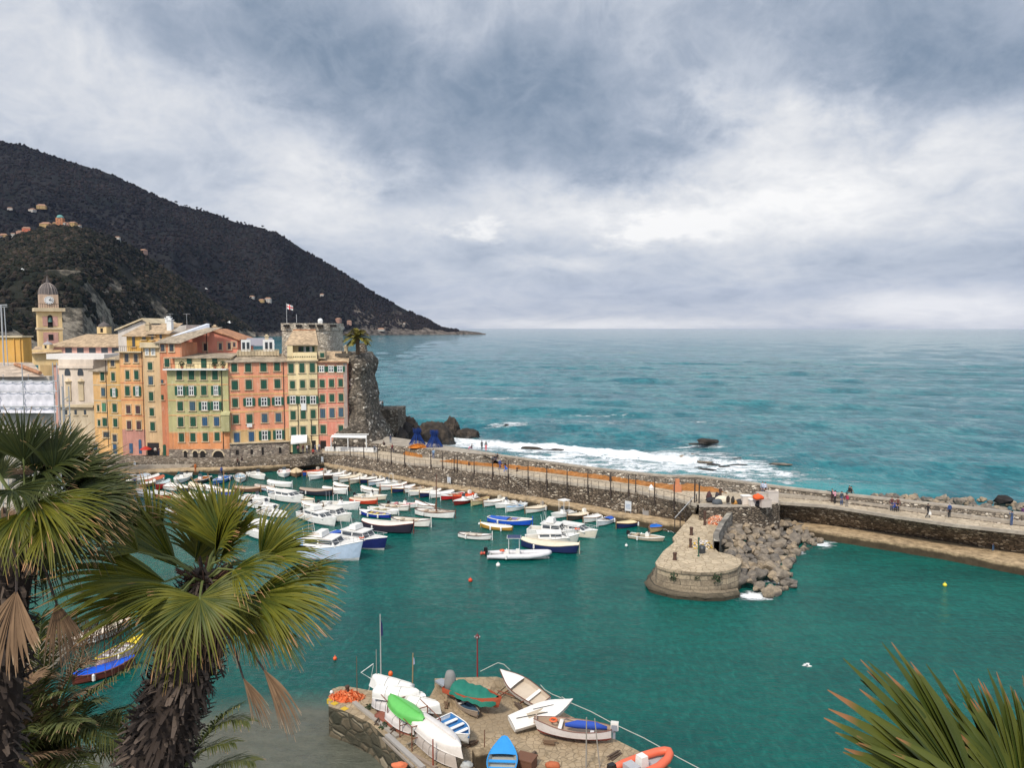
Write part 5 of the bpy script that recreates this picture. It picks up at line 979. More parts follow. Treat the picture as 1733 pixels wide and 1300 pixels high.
def boat(kind,bx,by,sx,sy,lab,hullc=WHITE,bottom=None,rim=WOOD,cov=CREAM,inner=None,W_=None,H=.55,zg=None,L=None,fl=2,extra='',grp=None,cat=None,name=None,rot=0,lim=(4.2,7.0),base=0):
    zg=base+H if zg is None else zg; a=GP(bx,by,zg); c=GP(sx,sy,zg); v=a-c; ang=math.atan2(v.y,v.x)+rot; ctr=(a+c)/2; LL=v.length if L is None else L; LL=min(lim[1],max(lim[0],LL))
    if v.length>lim[1]: ctr=a-v.normalized()*LL/2
    if v.length<lim[0] and L is None: ctr=a-v.normalized()*LL/2
    W_=W_ or LL*.36
    nm=name or {'g':'rowing_boat','go':'rowing_boat','m':'motorboat','cab':'cabin_cruiser','rib':'inflatable_boat'}[kind]
    r=empty(nm,(ctr.x,ctr.y,base+.0),ang,lab,cat or 'boat',grp); bottom=bottom or (.10,.03,.02); k='de' if kind in('g','go') else 'tr'
    if kind!='rib': hull(r,LL,W_,H,k,[hullc,bottom])
    if kind in('g','go'):
        gunwale(r,LL,W_,H,k,rim,.055); g=gw(LL,W_,H,k,17,.0,.05); xb,_,zb=g[-1]; m=MB(); m.box((xb+.02,0,zb*.5+.15),(.09,.08,zb+.55)); m.build('stem_post',paint(hullc if 'w' in extra else rim,.6),r)
        if kind=='g':
            m=MB(); deckstrip(m,[(x,y*1.03,z+.03) for x,y,z in g],.16*W_/1.8,0,(0.0,1),7,.012); cv=m.build('cover',paint(cov,.85,.2,.3,'boat_cover'),r,True)
            m=MB(); m.tube([(g[1][0],0,g[1][2]+.24),(0,0,g[8][2]+.27),(g[-2][0],0,g[-2][2]+.18)],.03,4); m.build('ridge_seam',paint(sc(cov,.7),.8),cv)
        else:
            m=MB(); gi=gw(LL,W_,H,k,17,-.32*1,.16); deckstrip(m,gi,0,0,(.06,.94),3); m.build('floor',paint(inner or (.45,.40,.32),.7),r)
            m=MB(); gi=gw(LL,W_,H,k,17,0,.03)
            for s_ in(-1,1):
                A=[(x,s_*y,z-.02) for x,y,z in gi]; B=[(x,s_*max(0,y-.12),z-.34) for x,y,z in gi]; n=len(A); m.add(A+B,[(i,i+1,n+i+1,n+i) for i in range(n-1)])
            m.build('inner_side',paint(sc(hullc,.8),.6),r)
            for q in (4,8,11):
                x,y,z=gi[q]; m=MB(); m.box((x,0,z-.10),(.24,y*1.92,.05)); m.build('thwart',paint(inner if inner else (.5,.36,.2),.6),r)
            m=MB(); deckstrip(m,[(x,y,z+.01) for x,y,z in gi],.04,0,(.78,1),5); m.build('foredeck',paint(cov,.6),r)
            if 't' in extra:
                m=MB(); deckstrip(m,[(x,y*.9,z+.05) for x,y,z in gi],.14,0,(.12,.5),5,.03); m.build('tarpaulin',paint(BLUE,.8),r,True)
    if kind in('m','cab'):
        g=gw(LL,W_,H,k,17,0,.04); gunwale(r,LL,W_,H,k,WHITE,.05)
        m=MB(); deckstrip(m,g,.05,0,(.55,1),5); m.build('foredeck',paint(cov if kind=='m' else WHITE,.4),r)
        m=MB(); deckstrip(m,[(x,y*.92,z-.38) for x,y,z in g],0,0,(0,.62),3)
        for s_ in(-1,1): A=[(x,s_*y,z) for x,y,z in g[:11]]; B=[(x,s_*y*.92,z-.38) for x,y,z in g[:11]]; n=11; m.add(A+B,[(i,i+1,n+i+1,n+i) for i in range(n-1)])
        m.build('cockpit',paint(inner or (.55,.53,.48),.6),r)
        if kind=='m':
            m=MB(); x0=.05*LL; m.box((x0,0,H+.12),(.5,.6,.75),0,0,.85); m.build('console',paint(WHITE),r); m=MB(); m.add([(x0+.2,-.33,H+.45),(x0+.2,.33,H+.45),(x0+.02,.28,H+.95),(x0+.02,-.28,H+.95)],[(0,1,2,3)]); m.build('windscreen',mGlass,r)
            m=MB(); m.box((-LL*.28,0,H-.02),(.4,W_*.7,.3)); m.build('seat',paint(cov),r)
            outboard(r,-LL/2,H*.75,BLACK if 'w' not in extra else WHITE)
            if 'h' in extra:
                m=MB()
                for s_ in(-1,1): m.tube([(-.5,s_*W_*.38,H),(-.5,s_*W_*.33,H+1.35)],.03,4)
                m.tube([(-.5,-W_*.33,H+1.35),(-.5,W_*.33,H+1.35)],.03,4); m.build('arch_frame',paint(WHITE),r)
            if 'b' in extra: m=MB(); m.box((0,0,H+1.75),(1.3,W_*.8,.07)); [m.tube([(sx_*.5,sy_*W_*.3,H),(sx_*.5,sy_*W_*.35,H+1.75)],.025,4) for sx_ in(-1,1) for sy_ in(-1,1)]; m.build('sunroof',paint(cov),r)
        else:
            sl='s' in extra; ch=.52 if sl else .78; x1,x2=(-.26*LL,.20*LL) if sl else (-.18*LL,.22*LL); w1=W_*.40; zb=H*1.02; m=MB(); rk_=.6 if sl else 0; P=[(x1,zb),(x2+.25*ch+.15+rk_,zb),(x2-.25,zb+ch),(x1-.05,zb+ch)]
            m.add([(x,-w1,z) for x,z in P[:2]]+[(x,-w1*.84,z) for x,z in P[2:]]+[(x,w1,z) for x,z in P[:2]]+[(x,w1*.84,z) for x,z in P[2:]],[(0,1,2,3),(7,6,5,4),(1,5,6,2),(0,3,7,4),(3,2,6,7)]); cb=m.build('cabin',paint(WHITE,.35),r)
            m=MB(); m.box(((x1+x2)/2-.12,0,zb+ch+.04),(x2-x1+.15,W_*.76,.08)); m.build('cabin_roof',paint(cov,.4),r)
            # windows
            for s_ in(-1,1):
                m=MB(); e=lambda z:w1-(w1*.16)*(z-zb)/ch+.015
                for q0,q1 in((x1+.15,(x1+x2)/2-.08),((x1+x2)/2+.05,x2-.1)): m.add([(q0,s_*e(zb+.38*ch),zb+.38*ch),(q1,s_*e(zb+.38*ch),zb+.38*ch),(q1-.06,s_*e(zb+.85*ch),zb+.85*ch),(q0,s_*e(zb+.85*ch),zb+.85*ch)],[(0,1,2,3)])
                m.build('side_window',mGlass,cb)
            for s_ in(-1,1):
                m=MB(); xx=lambda z:x2+.25*ch+.15+rk_-(.25*ch+.40+rk_)*(z-zb)/ch+.012; za_,zb_=zb+.25*ch,zb+.87*ch; m.add([(xx(za_),s_*.05,za_),(xx(za_),s_*w1*.85,za_),(xx(zb_),s_*w1*.78,zb_),(xx(zb_),s_*.05,zb_)],[(0,1,2,3)]); m.build('windscreen',mGlass,cb)
            m=MB(); g2=g[9:]; 
            for s_ in(-1,1):
                m.tube([(x,s_*y*.93,z+.48) for x,y,z in g2],.022,4)
                for x,y,z in g2[::2]: m.tube([(x,s_*y*.93,z),(x,s_*y*.93,z+.48)],.02,4)
            m.build('bow_rail',mSteel,r)
            if 'o' in extra: m=MB(); ringtorus(m,(x2-.1,-w1-.08,zb+.35),.26,.07); m.build('lifebuoy',paint(ORANGE),r)
            if 'a' in extra: m=MB(); m.tube([(x1,0,zb+ch),(x1-.1,0,zb+ch+2.8)],.02,4); m.tube([(x1+.3,.3,zb+ch),(x1+.2,.3,zb+ch+2.2)],.018,4); m.build('aerial',mSteel,r)
            if 'f' in extra: m=MB(); m.box(((x1+x2)/2-.2,0,zb+ch+.45),(1.0,W_*.55,.55),0,0,.85); [m.tube([(x1+.1,s_*.4*W_*.9,zb+ch),(x1-.1,s_*.36*W_,zb+ch+1.2)],.025,4) for s_ in(-1,1)]; m.build('flybridge',paint(WHITE),r)
            outboard(r,-LL/2,H*.8,BLACK) if 'x' not in extra else None
            if 't' in extra: m=MB(); m.add([(-LL*.48,-W_*.36,H+.05),(x1,-w1,H+.55),(x1,w1,H+.55),(-LL*.48,W_*.36,H+.05)],[(0,1,2,3)]); m.box((-LL*.33,0,H),(LL*.28,W_*.7,.2)); m.build('tarpaulin',paint(BLUE,.8),r)
    if kind=='rib':
        m=MB(); tr=W_*.13; pts=[(-LL*.5,W_*.36,H*.55),(-LL*.2,W_*.37,H*.58),(LL*.15,W_*.35,H*.62),(LL*.34,W_*.25,H*.75),(LL*.45,W_*.11,H*.88),(LL*.48,0,H*.92)]
        full=pts+[(x,-y,z) for x,y,z in pts[:-1][::-1]]; m.tube(full,[tr*.55]+[tr]*(len(full)-2)+[tr*.55],10); m.build('tube',paint(hullc,.5),r,True)
        m=MB(); P=[(x,y*.95,.16*H) for x,y,z in pts]; n=len(P); m.add([(x,y,z) for x,y,z in P]+[(x,-y,z) for x,y,z in P]+[(x,y*.2,-.15) for x,y,z in P],[(i,i+1,n+i+1,n+i) for i in range(n-1)]); m.add([(x,y,.25*H) for x,y,z in P]+[(x*1.0,-y,.25*H) for x,y,z in P]+[(x,0,-.2*H) for x,y,z in P],[(i,2*n+i,2*n+i+1,i+1) for i in range(n-1)]+[(n+i,n+i+1,2*n+i+1,2*n+i) for i in range(n-1)]); m.box((-LL*.46,0,H*.4),(.08,W_*.6,H*.6)); m.build('hull',paint(inner or (.5,.5,.48),.6),r)
        m=MB(); m.box((-.02*LL,0,H*.75),(.55,.6,.95),0,0,.8); m.build('console',paint(WHITE),r); m=MB(); m.box((-.2*LL,0,H*.6),(.6,W_*.45,.5)); m.build('seat',paint(cov),r); m=MB(); ringtorus(m,(-.27*LL,.1,H*1.15),.24,.07); m.build('lifebuoy',paint(ORANGE),r) if 'o' in extra else None
        outboard(r,-LL/2,H*.9,BLACK if 'n' not in extra else (.3,.3,.3),1.1)
        if 's' in extra:
            m=MB(); m.box((-.08*LL,0,H+1.75),(1.5,1.25,.05),0,1); m.box((-.08*LL,0,H+1.71),(1.6,1.35,.04),0,0); [m.tube([(-.08*LL+a*.6,c_*.5,H*.6),(-.08*LL+a*.6,c_*.5,H+1.72)],.03,4) for a in(-1,1) for c_ in(-1,1)]; m.build('solar_roof',[paint(WHITE),paint((.01,.02,.09),.2)],r)
    if grp=='row boats moored stern to the long quay':
        m=MB(); rq=random.uniform(-.3,.3); m.tube([(-LL/2+.1,.3,H+.1),(-LL/2-.8,.3+rq,H+.12),(-LL/2-2.0,.35+rq,1.15)],.018,3,0,False); m.tube([(-LL/2+.1,-.3,H+.1),(-LL/2-1.9,-.5+rq,1.15)],.018,3,0,False); m.build('mooring_line',paint((.3,.28,.24),.9),r)
        if kind=='g' and random.random()<.6: m=MB(); m.box((-LL*.22,0,H+.42),(.5,.42,.5),0,0,.85); m.build('engine_box',paint(random.choice([CW,(.3,.25,.2),(.5,.45,.36)]),.7),r)
    if kind=='go':
        m=MB(); [m.tube([(-LL*.30,s_*.25,H+.02),(LL*.22,s_*.32,H+.03)],.028,4) for s_ in(-1,1)]; m.build('oars',paint((.45,.33,.2),.7),r)
    if base==0:
        for i in range(fl):
            s_=(-1) if i%2 else 1; t=.3+.35*(i//2); y,z=hullsec(LL,W_,H,k,t)[-1]; fender(r,-LL/2+LL*t,s_*(y+.1),H*.65,WHITE)
    return r
def ringtorus(m,c,R_,r,n=12,k=5,ax='z'):
    vs=[];
    for i in range(n):
        a=2*math.pi*i/n
        for j in range(k): b=2*math.pi*j/k; q=R_+r*math.cos(b); vs.append((c[0]+q*math.cos(a),c[1]+q*math.sin(a),c[2]+r*math.sin(b)) if ax=='z' else (c[0]+q*math.cos(a),c[1]+r*math.sin(b),c[2]+q*math.sin(a)))
    m.add(vs,[(i*k+j,((i+1)%n)*k+j,((i+1)%n)*k+(j+1)%k,i*k+(j+1)%k) for i in range(n) for j in range(k)])
CW=(.74,.72,.66); CC=(.68,.60,.46)
QG='row boats moored stern to the long quay'
# moored along the long quay, left to right
boat('g',513.5,801,543.5,795.8,'blue boat under an orange-red tarp in the quay corner, leftmost of the long row',BLUE,cov=(.5,.09,.04),grp=QG)
boat('g',521.8,802.5,557,798.7,'white boat with orange rim right of the red-covered blue boat',WHITE,rim=(.6,.3,.08),cov=WHITE,grp=QG)
boat('g',526,807.5,558,800.5,'slim white boat, third in the long row from the quay corner',WHITE,cov=WHITE,rim=WHITE,W_=1.3,grp=QG)
boat('g',550,807,584.8,798.6,'white-decked boat with dark hull, fourth in the long quay row',(.05,.03,.025),cov=WHITE,grp=QG)
boat('g',564.5,809.3,593.8,802.3,'white row boat with dark bow post, fifth in the long quay row',WHITE,cov=CW,rim=(.08,.06,.05),grp=QG)
boat('g',575.8,812.3,609.5,803,'cream covered row boat, sixth in the long quay row',CW,cov=CC,grp=QG)
boat('g',592.7,814.5,620,806,'cream-hulled row boat, seventh in the long quay row',CC,cov=CW,grp=QG)
boat('g',611,813.5,636,807.5,'white-covered boat with navy hull, eighth in the long quay row',NAVY,cov=CW,grp=QG)
boat('g',624.5,817.5,651.6,809.5,'pale row boat with light blue-grey hull, ninth in the long quay row',(.55,.62,.70),cov=WHITE,grp=QG)
boat('m',638,819.8,677,813.2,'white open boat with many window frames before the tenth mooring',WHITE,cov=WHITE,extra='h',grp=QG)
boat('g',646,825,688,818,'white row boat with orange bow fender',WHITE,cov=CW,rim=(.4,.12,.05),grp=QG)
boat('g',665,828.7,702,822,'navy row boat with orange-yellow rim and white cover',NAVY,cov=WHITE,rim=(.6,.33,.1),grp=QG)
boat('go',686.5,829,727.7,823,'open white row boat with upright white backrest frame',WHITE,cov=WHITE,grp=QG)
boat('g',694.4,834,732,827.5,'white boat with tan cockpit hatch in front of the frame boat',WHITE,cov=CC,rim=WHITE,grp=QG)
boat('g',712,836.5,744,829.5,'navy row boat with brown engine box',NAVY,cov=CW,grp=QG)
boat('g',729.7,838,768,831,'plain white long boat left of the first red boat',WHITE,cov=WHITE,rim=WHITE,grp=QG)
boat('go',748,841,778,835.5,'small bright red open boat, left of the orange-covered one',(.45,.02,.02),cov=WHITE,rim=WHITE,grp=QG)
boat('g',769,842.4,801.3,835.8,'boat with vivid orange-red tarp',RED,cov=(.55,.07,.02),rim=(.4,.05,.02),grp=QG)
boat('m',769.5,850,804,840.5,'dark red boat with white deck and white spray hood',(.18,.015,.012),cov=WHITE,grp=QG,extra='w')
boat('go',799.4,850.3,826,841.5,'cream-yellow open boat with upright white post',(.60,.50,.28),cov=CC,extra='w',grp=QG)
boat('g',820,852,855,844,'white row boat with cream cover and rope eyelets, beside the yellow hull',WHITE,cov=CW,grp=QG)
boat('m',839.6,855,874,849.3,'white motorboat with orange bow fender beside the turquoise boat',WHITE,cov=WHITE,grp=QG)
boat('go',858,861,888.6,852.8,'white row boat with bright turquoise inside',WHITE,cov=CYAN,inner=CYAN,rim=WHITE,grp=QG)
boat('g',890.8,863,927.7,854.5,'cream-covered row boat right of the turquoise one',CW,cov=CC,grp=QG)
boat('m',935,871.5,971.6,864.2,'white console motorboat with high white windshield and small roof',WHITE,cov=WHITE,extra='b',grp=QG,fl=0)
boat('g',962.3,875,997,867,'cream-covered boat with dark hull under the grey arch frame',(.04,.035,.03),cov=CC,grp=QG)
boat('g',988.9,879,1015.4,871,'short white row boat with plain white cover, left of the one with blue inside',WHITE,cov=WHITE,grp=QG)
boat('go',1012,884.5,1039.7,874,'white row boat with blue cloth inside',(.6,.63,.66),cov=WHITE,inner=(.5,.5,.5),rim=WHITE,extra='t',grp=QG)
boat('g',1045.4,888,1074.3,882.2,'navy row boat with pale yellow cover moored alone near the pier',NAVY,cov=(.70,.60,.38))
boat('g',1101,895.5,1126,882.5,'wooden row boat under a bright blue tarp near the pier stairs',(.62,.42,.22),cov=(.02,.16,.62))
boat('m',1121.6,911.3,1072,905,'weathered open tender with a small outboard in front of the blue-tarped boat',(.38,.33,.25),cov=(.45,.36,.25),inner=(.3,.28,.22),W_=1.7,H=.42)
# middle of the harbour
boat('go',896.8,882,826,875.5,'bright blue gozzo with pale deck and blue tarp inside',(.01,.08,.50),cov=(.6,.56,.5),rim=(.7,.68,.6),extra='tw',H=.62,lim=(5,7.5))
boat('g',816.5,888,867,893.4,'low yellow-brown boat with white cover lying against the blue gozzo',(.40,.22,.04),cov=CW,rim=(.5,.28,.05),H=.4,fl=4)
boat('go',829.7,907.5,782,903,'small white row boat with dark rim alone in open water',WHITE,(.12,.015,.01),rim=(.06,.03,.03),cov=WHITE,inner=(.6,.58,.52),extra='w',H=.5)
rb=boat('rib',932,934.5,825,934,'grey-white inflatable boat with blue solar roof and lifebuoy',(.62,.61,.63),cov=CW,inner=(.6,.58,.55),W_=2.3,H=.75,extra='os',lim=(6,8))
boat('g',975,926,884,913.5,'large navy gozzo with cream cover beside the grey inflatable',NAVY,(.02,.02,.05),cov=CC,rim=(.4,.36,.28),H=.8,lim=(6,8),fl=2)
boat('cab',976,908,889.6,909,'white sports cruiser nearest the large navy gozzo',(.66,.63,.56),WHITE,cov=WHITE,W_=2.4,H=.85,lim=(6,7.5),fl=1,extra='xs')
boat('cab',973,900,895,893,'white cruiser with flybridge and aerials, middle of the three cruisers',WHITE,WHITE,cov=WHITE,W_=2.3,H=.8,lim=(5.5,7),extra='afx')
boat('cab',1007,901,934,889,'white cabin cruiser with an orange lifebuoy on its roof',(.66,.6,.5),WHITE,cov=WHITE,W_=2.4,H=.8,lim=(5.8,7.2),extra='os')
sb=boat('go',767,869,704,862,'white wooden sailing boat with brown rim and tall bare mast',WHITE,(.05,.04,.04),rim=(.10,.05,.035),cov=(.42,.34,.27),inner=(.40,.30,.22),H=.75,lim=(5.8,7.5))
m=MB(); m.tube([(.3,0,0),(.35,0,5.9)],[.09,.05],6); m.build('mast',paint((.14,.06,.04),.7),sb); m=MB(); m.tube([(.3,0,1.3),(3.0,0,.9)],.04,5); m.tube([(.3,0,1.2),(-3.4,.3,2.2)],.06,5); m.build('boom',paint((.16,.07,.045)),sb)
boat('go',725.8,883,664.8,876.5,'cream gozzo with dark rim and tubular arch frame',CW,(.05,.04,.03),rim=(.09,.04,.03),cov=CW,inner=(.55,.5,.4),H=.75,lim=(5.5,7.2),extra='w')
boat('g',695,890.5,614,882,'large dark maroon and white boat with white cover',(.025,.02,.035),(.02,.012,.02),rim=(.16,.03,.02),cov=(.66,.62,.55),H=.95,lim=(6,8))
boat('go',612,865.5,660,871.3,'blue-hulled open boat with yellow inside and white fenders',(.01,.03,.28),cov=WHITE,inner=(.72,.55,.03),rim=WHITE,H=.5,fl=6)
boat('go',671.8,866,623.8,859,'white row boat carrying an olive green bag',WHITE,cov=WHITE,inner=(.17,.18,.03),rim=WHITE,H=.5)
boat('go',690.5,859,642.4,854,'cream open boat just behind the one with the green bag',CW,cov=CW,rim=(.12,.07,.05))
boat('m',707,854,664,852.5,'white motorboat with a pink buoy and raised outboard',WHITE,cov=(.6,.25,.25),H=.5)
boat('m',652,840.5,602,838,'beige open motorboat with dark outboard at its left end',CC,cov=CC,H=.55)
boat('g',635.5,848.5,592.4,844.5,'orange-red row boat with pale cover',(.5,.05,.02),cov=(.62,.48,.36),rim=(.5,.06,.02),H=.5)
boat('g',560,832,508,828,'dark-hulled boat under a brown cover in the inner harbour',(.02,.025,.04),cov=(.36,.29,.23),rim=(.14,.07,.05),H=.7,lim=(5,7))
boat('g',585.5,830.5,547,825.5,'white boat with upturned white bow post right of the brown-covered one',WHITE,cov=CW,rim=WHITE,H=.65,extra='w')
boat('m',605.8,853.5,541,850.5,'white open fishing boat with lifebuoy and rails',WHITE,WHITE,cov=WHITE,H=.85,lim=(5.5,7),extra='h')
boat('cab',592,873,541,867,'white cabin boat with brown-framed windows behind the light blue boat',(.66,.64,.58),WHITE,cov=CW,W_=2.4,H=.85,lim=(5.5,7),extra='a')
boat('cab',510.5,842,462,834,'white cruiser with broad windscreen between the brown boats',WHITE,(.5,.5,.5),cov=WHITE,W_=2.4,H=.9,lim=(5.5,7),extra='xs')
boat('g',492,820,454,814.5,'white dinghy with folded dark gear, uppermost in the left cluster',WHITE,cov=WHITE,rim=WHITE)
boat('g',462.5,826.5,437,822.5,'white and blue boat behind the palm tip',(.5,.56,.66),cov=(.5,.42,.36))
boat('g',438.8,827.5,398,825,'wooden boat with tan cover just above the palm fronds',(.12,.06,.04),cov=(.42,.33,.25),rim=(.3,.15,.06))
boat('cab',566,880,509,864,'white sports cruiser with dark windscreen and tubular frames',WHITE,(.5,.5,.5),cov=WHITE,W_=2.4,H=.9,lim=(6,7.5),extra='sf')
boat('cab',650,915,556,901,'pilot boat with navy hull, blue stern cover and white cabin',(.008,.015,.10),(.55,.53,.5),cov=WHITE,W_=2.8,H=1.15,lim=(6.5,8),extra='tofx')
lb=boat('cab',607,925,487,916,'big light-blue and white fishing cruiser half hidden by the palm',(.45,.55,.68),(.6,.6,.58),cov=WHITE,inner=(.25,.42,.72),W_=3.4,H=1.6,lim=(9,10.5),extra='fax',fl=0)
boat('cab',470,905,400,880,'white cruiser glimpsed between the palm fronds',WHITE,WHITE,cov=WHITE,W_=2.6,H=1.0,lim=(6,8),extra='x')
for i,(x,y,l) in enumerate([(425,838,'white boat seen through the palm tips, nearest the tan-covered boat'),(440,850,'white motorboat seen through the palm tips, middle of three'),(455,862,'white motorboat seen through the palm tips, lowest of three'),(300,860,'white boat glimpsed between the two palms'),(200,872,'white boat glimpsed left between the palm crowns')]): boat('m',x+30,y+8,x-14,y,l,WHITE,cov=WHITE,H=.6)
# back row under the houses
boat('m',481,803.5,481,793,'white motorboat with red seat inside, bow to camera',WHITE,cov=WHITE,inner=(.5,.04,.03),H=.6,W_=2.2,lim=(4.2,5))
boat('g',501,803,501,793.5,'round cream-covered boat beside the red-seat motorboat',(.2,.12,.07),cov=(.62,.50,.32),W_=2.2,lim=(4.2,5))
boat('m',447,807,424,799,'white speedboat with dark engine off the stone quay',WHITE,cov=CW,H=.6)
boat('go',407,812,406,801,'white row boat with pale blue inside, bow to camera',WHITE,cov=WHITE,inner=(.35,.5,.6),W_=2.0)
boat('m',362,815.5,386,805,'blue workboat with gear beside the stone quay',(.05,.16,.40),cov=(.05,.16,.45),inner=(.1,.15,.3),H=.6)
boat('m',328,816,352,806,'dark fishing boat with orange gear by the stone quay',(.05,.04,.035),cov=(.35,.12,.03),inner=(.15,.08,.05),H=.6)
boat('m',300,814,316,801,'small white motorboat left of the dark fishing boat',WHITE,cov=WHITE,H=.6)
boat('g',265,822.5,284,814,'red-hulled boat with pale blue top under the ochre houses',(.55,.02,.02),cov=(.5,.58,.6),H=.75,lim=(4.5,6))
for a,l,hc,cv in [((192,811,243,797.5),'long white boat at the left end of the quay row',WHITE,WHITE),((222,813,252,800.5),'blue and white boat second from the left end',BLUE,(.5,.55,.6)),((233,815,268,804),'white boat third from the left end of the quay',WHITE,WHITE),((246,817,276,806),'boat with reddish cover beside the third white one',WHITE,(.5,.14,.08)),((180,822,225,812),'pale boat at far left half hidden by fronds',WHITE,CW),((238,822,262,813),'tan boat in front of the left boats',(.3,.18,.1),CW)]: boat('g',*a,l,hc,cov=cv)
for i,(x0,y0,x1,y1,l,hc,cv) in enumerate([(300,826,275,817,'white row boat under the ochre houses, right of the red hull',WHITE,WHITE),(318,828,292,820,'navy row boat with white cover between the fishing boats',NAVY,CW),(345,826,322,818,'cream row boat in front of the dark fishing boat',CW,CC),(372,829,346,822,'small white boat in front of the blue workboat',WHITE,WHITE),(396,834,366,828,'blue row boat with tan cover above the palm tips',BLUE,CC),
 (352,842,322,834,'white row boat between the two palm crowns, upper',WHITE,CW),(320,846,292,839,'brown row boat between the two palm crowns',WOOD,CC),(290,840,262,832,'white and red row boat between the two palm crowns',(.5,.05,.03),CW),(258,838,232,829,'white row boat left of the centre palm tips',WHITE,WHITE),(530,848,500,840,'white row boat beside the broad-windscreen cruiser',WHITE,CC),(545,858,512,851,'cream row boat behind the tubular-frame cruiser',CW,CW),(640,832,612,824,'small white row boat in the second row behind the beige motorboat',WHITE,CW),(590,826,566,818,'dark-hulled white-covered boat in the second row',(.05,.04,.04),CW),(735,858,708,851,'small white row boat left of the tall bare mast',WHITE,WHITE),(480,832,452,826,'grey-blue row boat behind the broad-windscreen cruiser',(.35,.4,.48),CW)]): boat('g',x0,y0,x1,y1,l,hc,cov=cv)
# near shore at lower left behind the palms
zz=0
boat('go',238,1082,165,1118,'white and yellow boat drawn up on the shore behind the palm trunk',(.62,.48,.50),cov=(.70,.52,.03),inner=(.6,.6,.6),rim=(.5,.38,.02),H=.7,lim=(4,5.5))
boat('g',222,1118,143,1140,'brown boat with flat royal-blue cover on the shore behind the palm trunk',(.13,.03,.02),cov=(.01,.09,.55),rim=(.12,.03,.02),H=.6,lim=(4,5.5))
boat('g',215,1052,120,1085,'weathered beige boat on the shore half hidden by dry fronds',(.5,.45,.4),cov=(.6,.52,.42),H=.6,lim=(4,5.5))
mBeach=MT('beach',.95,.1); mBeach.base(mBeach.mix(mBeach.noise(3,8,.75),(.05,.05,.04),(.22,.19,.15))); mBeach=mBeach.m
m=MB(); sp_=[A2(p,.5) for p in [(-250,1060),(40,1052),(110,1062),(118,1100),(60,1160),(40,1330),(-250,1420)]]; m.prism(sp_,-1,.5); struct(m.build('shore',mBeach))
# buoys & gulls
def buoy(px,py,col,lab,r=.22):
    p=GP(px,py,.05); m=MB(); m.ball((0,0,.1),r,10); m.tube([(0,0,.1+r),(0,0,.2+r)],.03,5); o=m.build('buoy',paint(col,.4),None,True,p); tag(o,lab,'buoy')
for a in [(567,1117,ORANGE,'orange buoy left of the storage dock',.16),(796,984,(.6,.06,.02),'orange-red buoy alone in the middle of the harbour',.22),(815,938.5,(.5,.08,.05),'pair-left red buoy off the stern of the grey inflatable',.2),(820,938,(.5,.08,.05),'red buoy touching the stern of the grey inflatable',.2),(843,958,WHITE,'white buoy in front of the grey inflatable',.25),(1599,992,(.7,.6,.05),'small yellow buoy off the right ledge',.2),(1060,925,WHITE,'white float in front of the tender',.18),(811,888,WHITE,'tiny white float left of the yellow-brown boat',.15),(659,863+5,ORANGE,'orange buoy beside the maroon boat',.3),(770,832,WHITE,'white ball fender hanging by the quay row',.25)]: buoy(*a)
m0=None
def gull(px,py,Y,s,rz,lab):
    p=DP(px,py,Y); m=MB(); m.tube([(-.28,0,0),(-.15,0,0),(0,0,.01),(.14,0,.02),(.22,0,.03),(.30,0,.01)],[.02,.06,.075,.055,.045,.01],7); m.add([(-.28,-.07,0),(-.28,.07,0),(-.12,.03,.02),(-.12,-.03,.02)],[(0,1,2,3)])
    for q in(-1,1):
        m.add([(.10,q*.05,.03),(-.10,q*.05,.03),(.12,q*.32,.16),(-.08,q*.34,.15),(-.02,q*.68,.06),(-.07,q*.60,.06)],[(0,1,3,2),(2,3,5,4)],0); m.add([(-.02,q*.68,.065),(-.07,q*.60,.065),(-.10,q*.74,.04)],[(0,1,2)],1)
    o=m.build('seagull',[mFrameW,mDark]); o.location=p; o.scale=(s,)*3; o.rotation_euler=(.3,.2,rz); tag(o,lab,'bird')
gull(1366,1128,44,1.0,2.6,'seagull gliding over the water left of the right-hand palm frond')
gull(38,456,150,1.1,1,'seagull in front of the hill above the bell tower'); gull(388,546,140,1.2,.5,'seagull low in front of the hill above the salmon house'); gull(349,489,180,1.1,.8,'seagull high in front of the dark hill'); gull(1131,900,85,1.0,1.4,'seagull skimming the water by the pier steps')
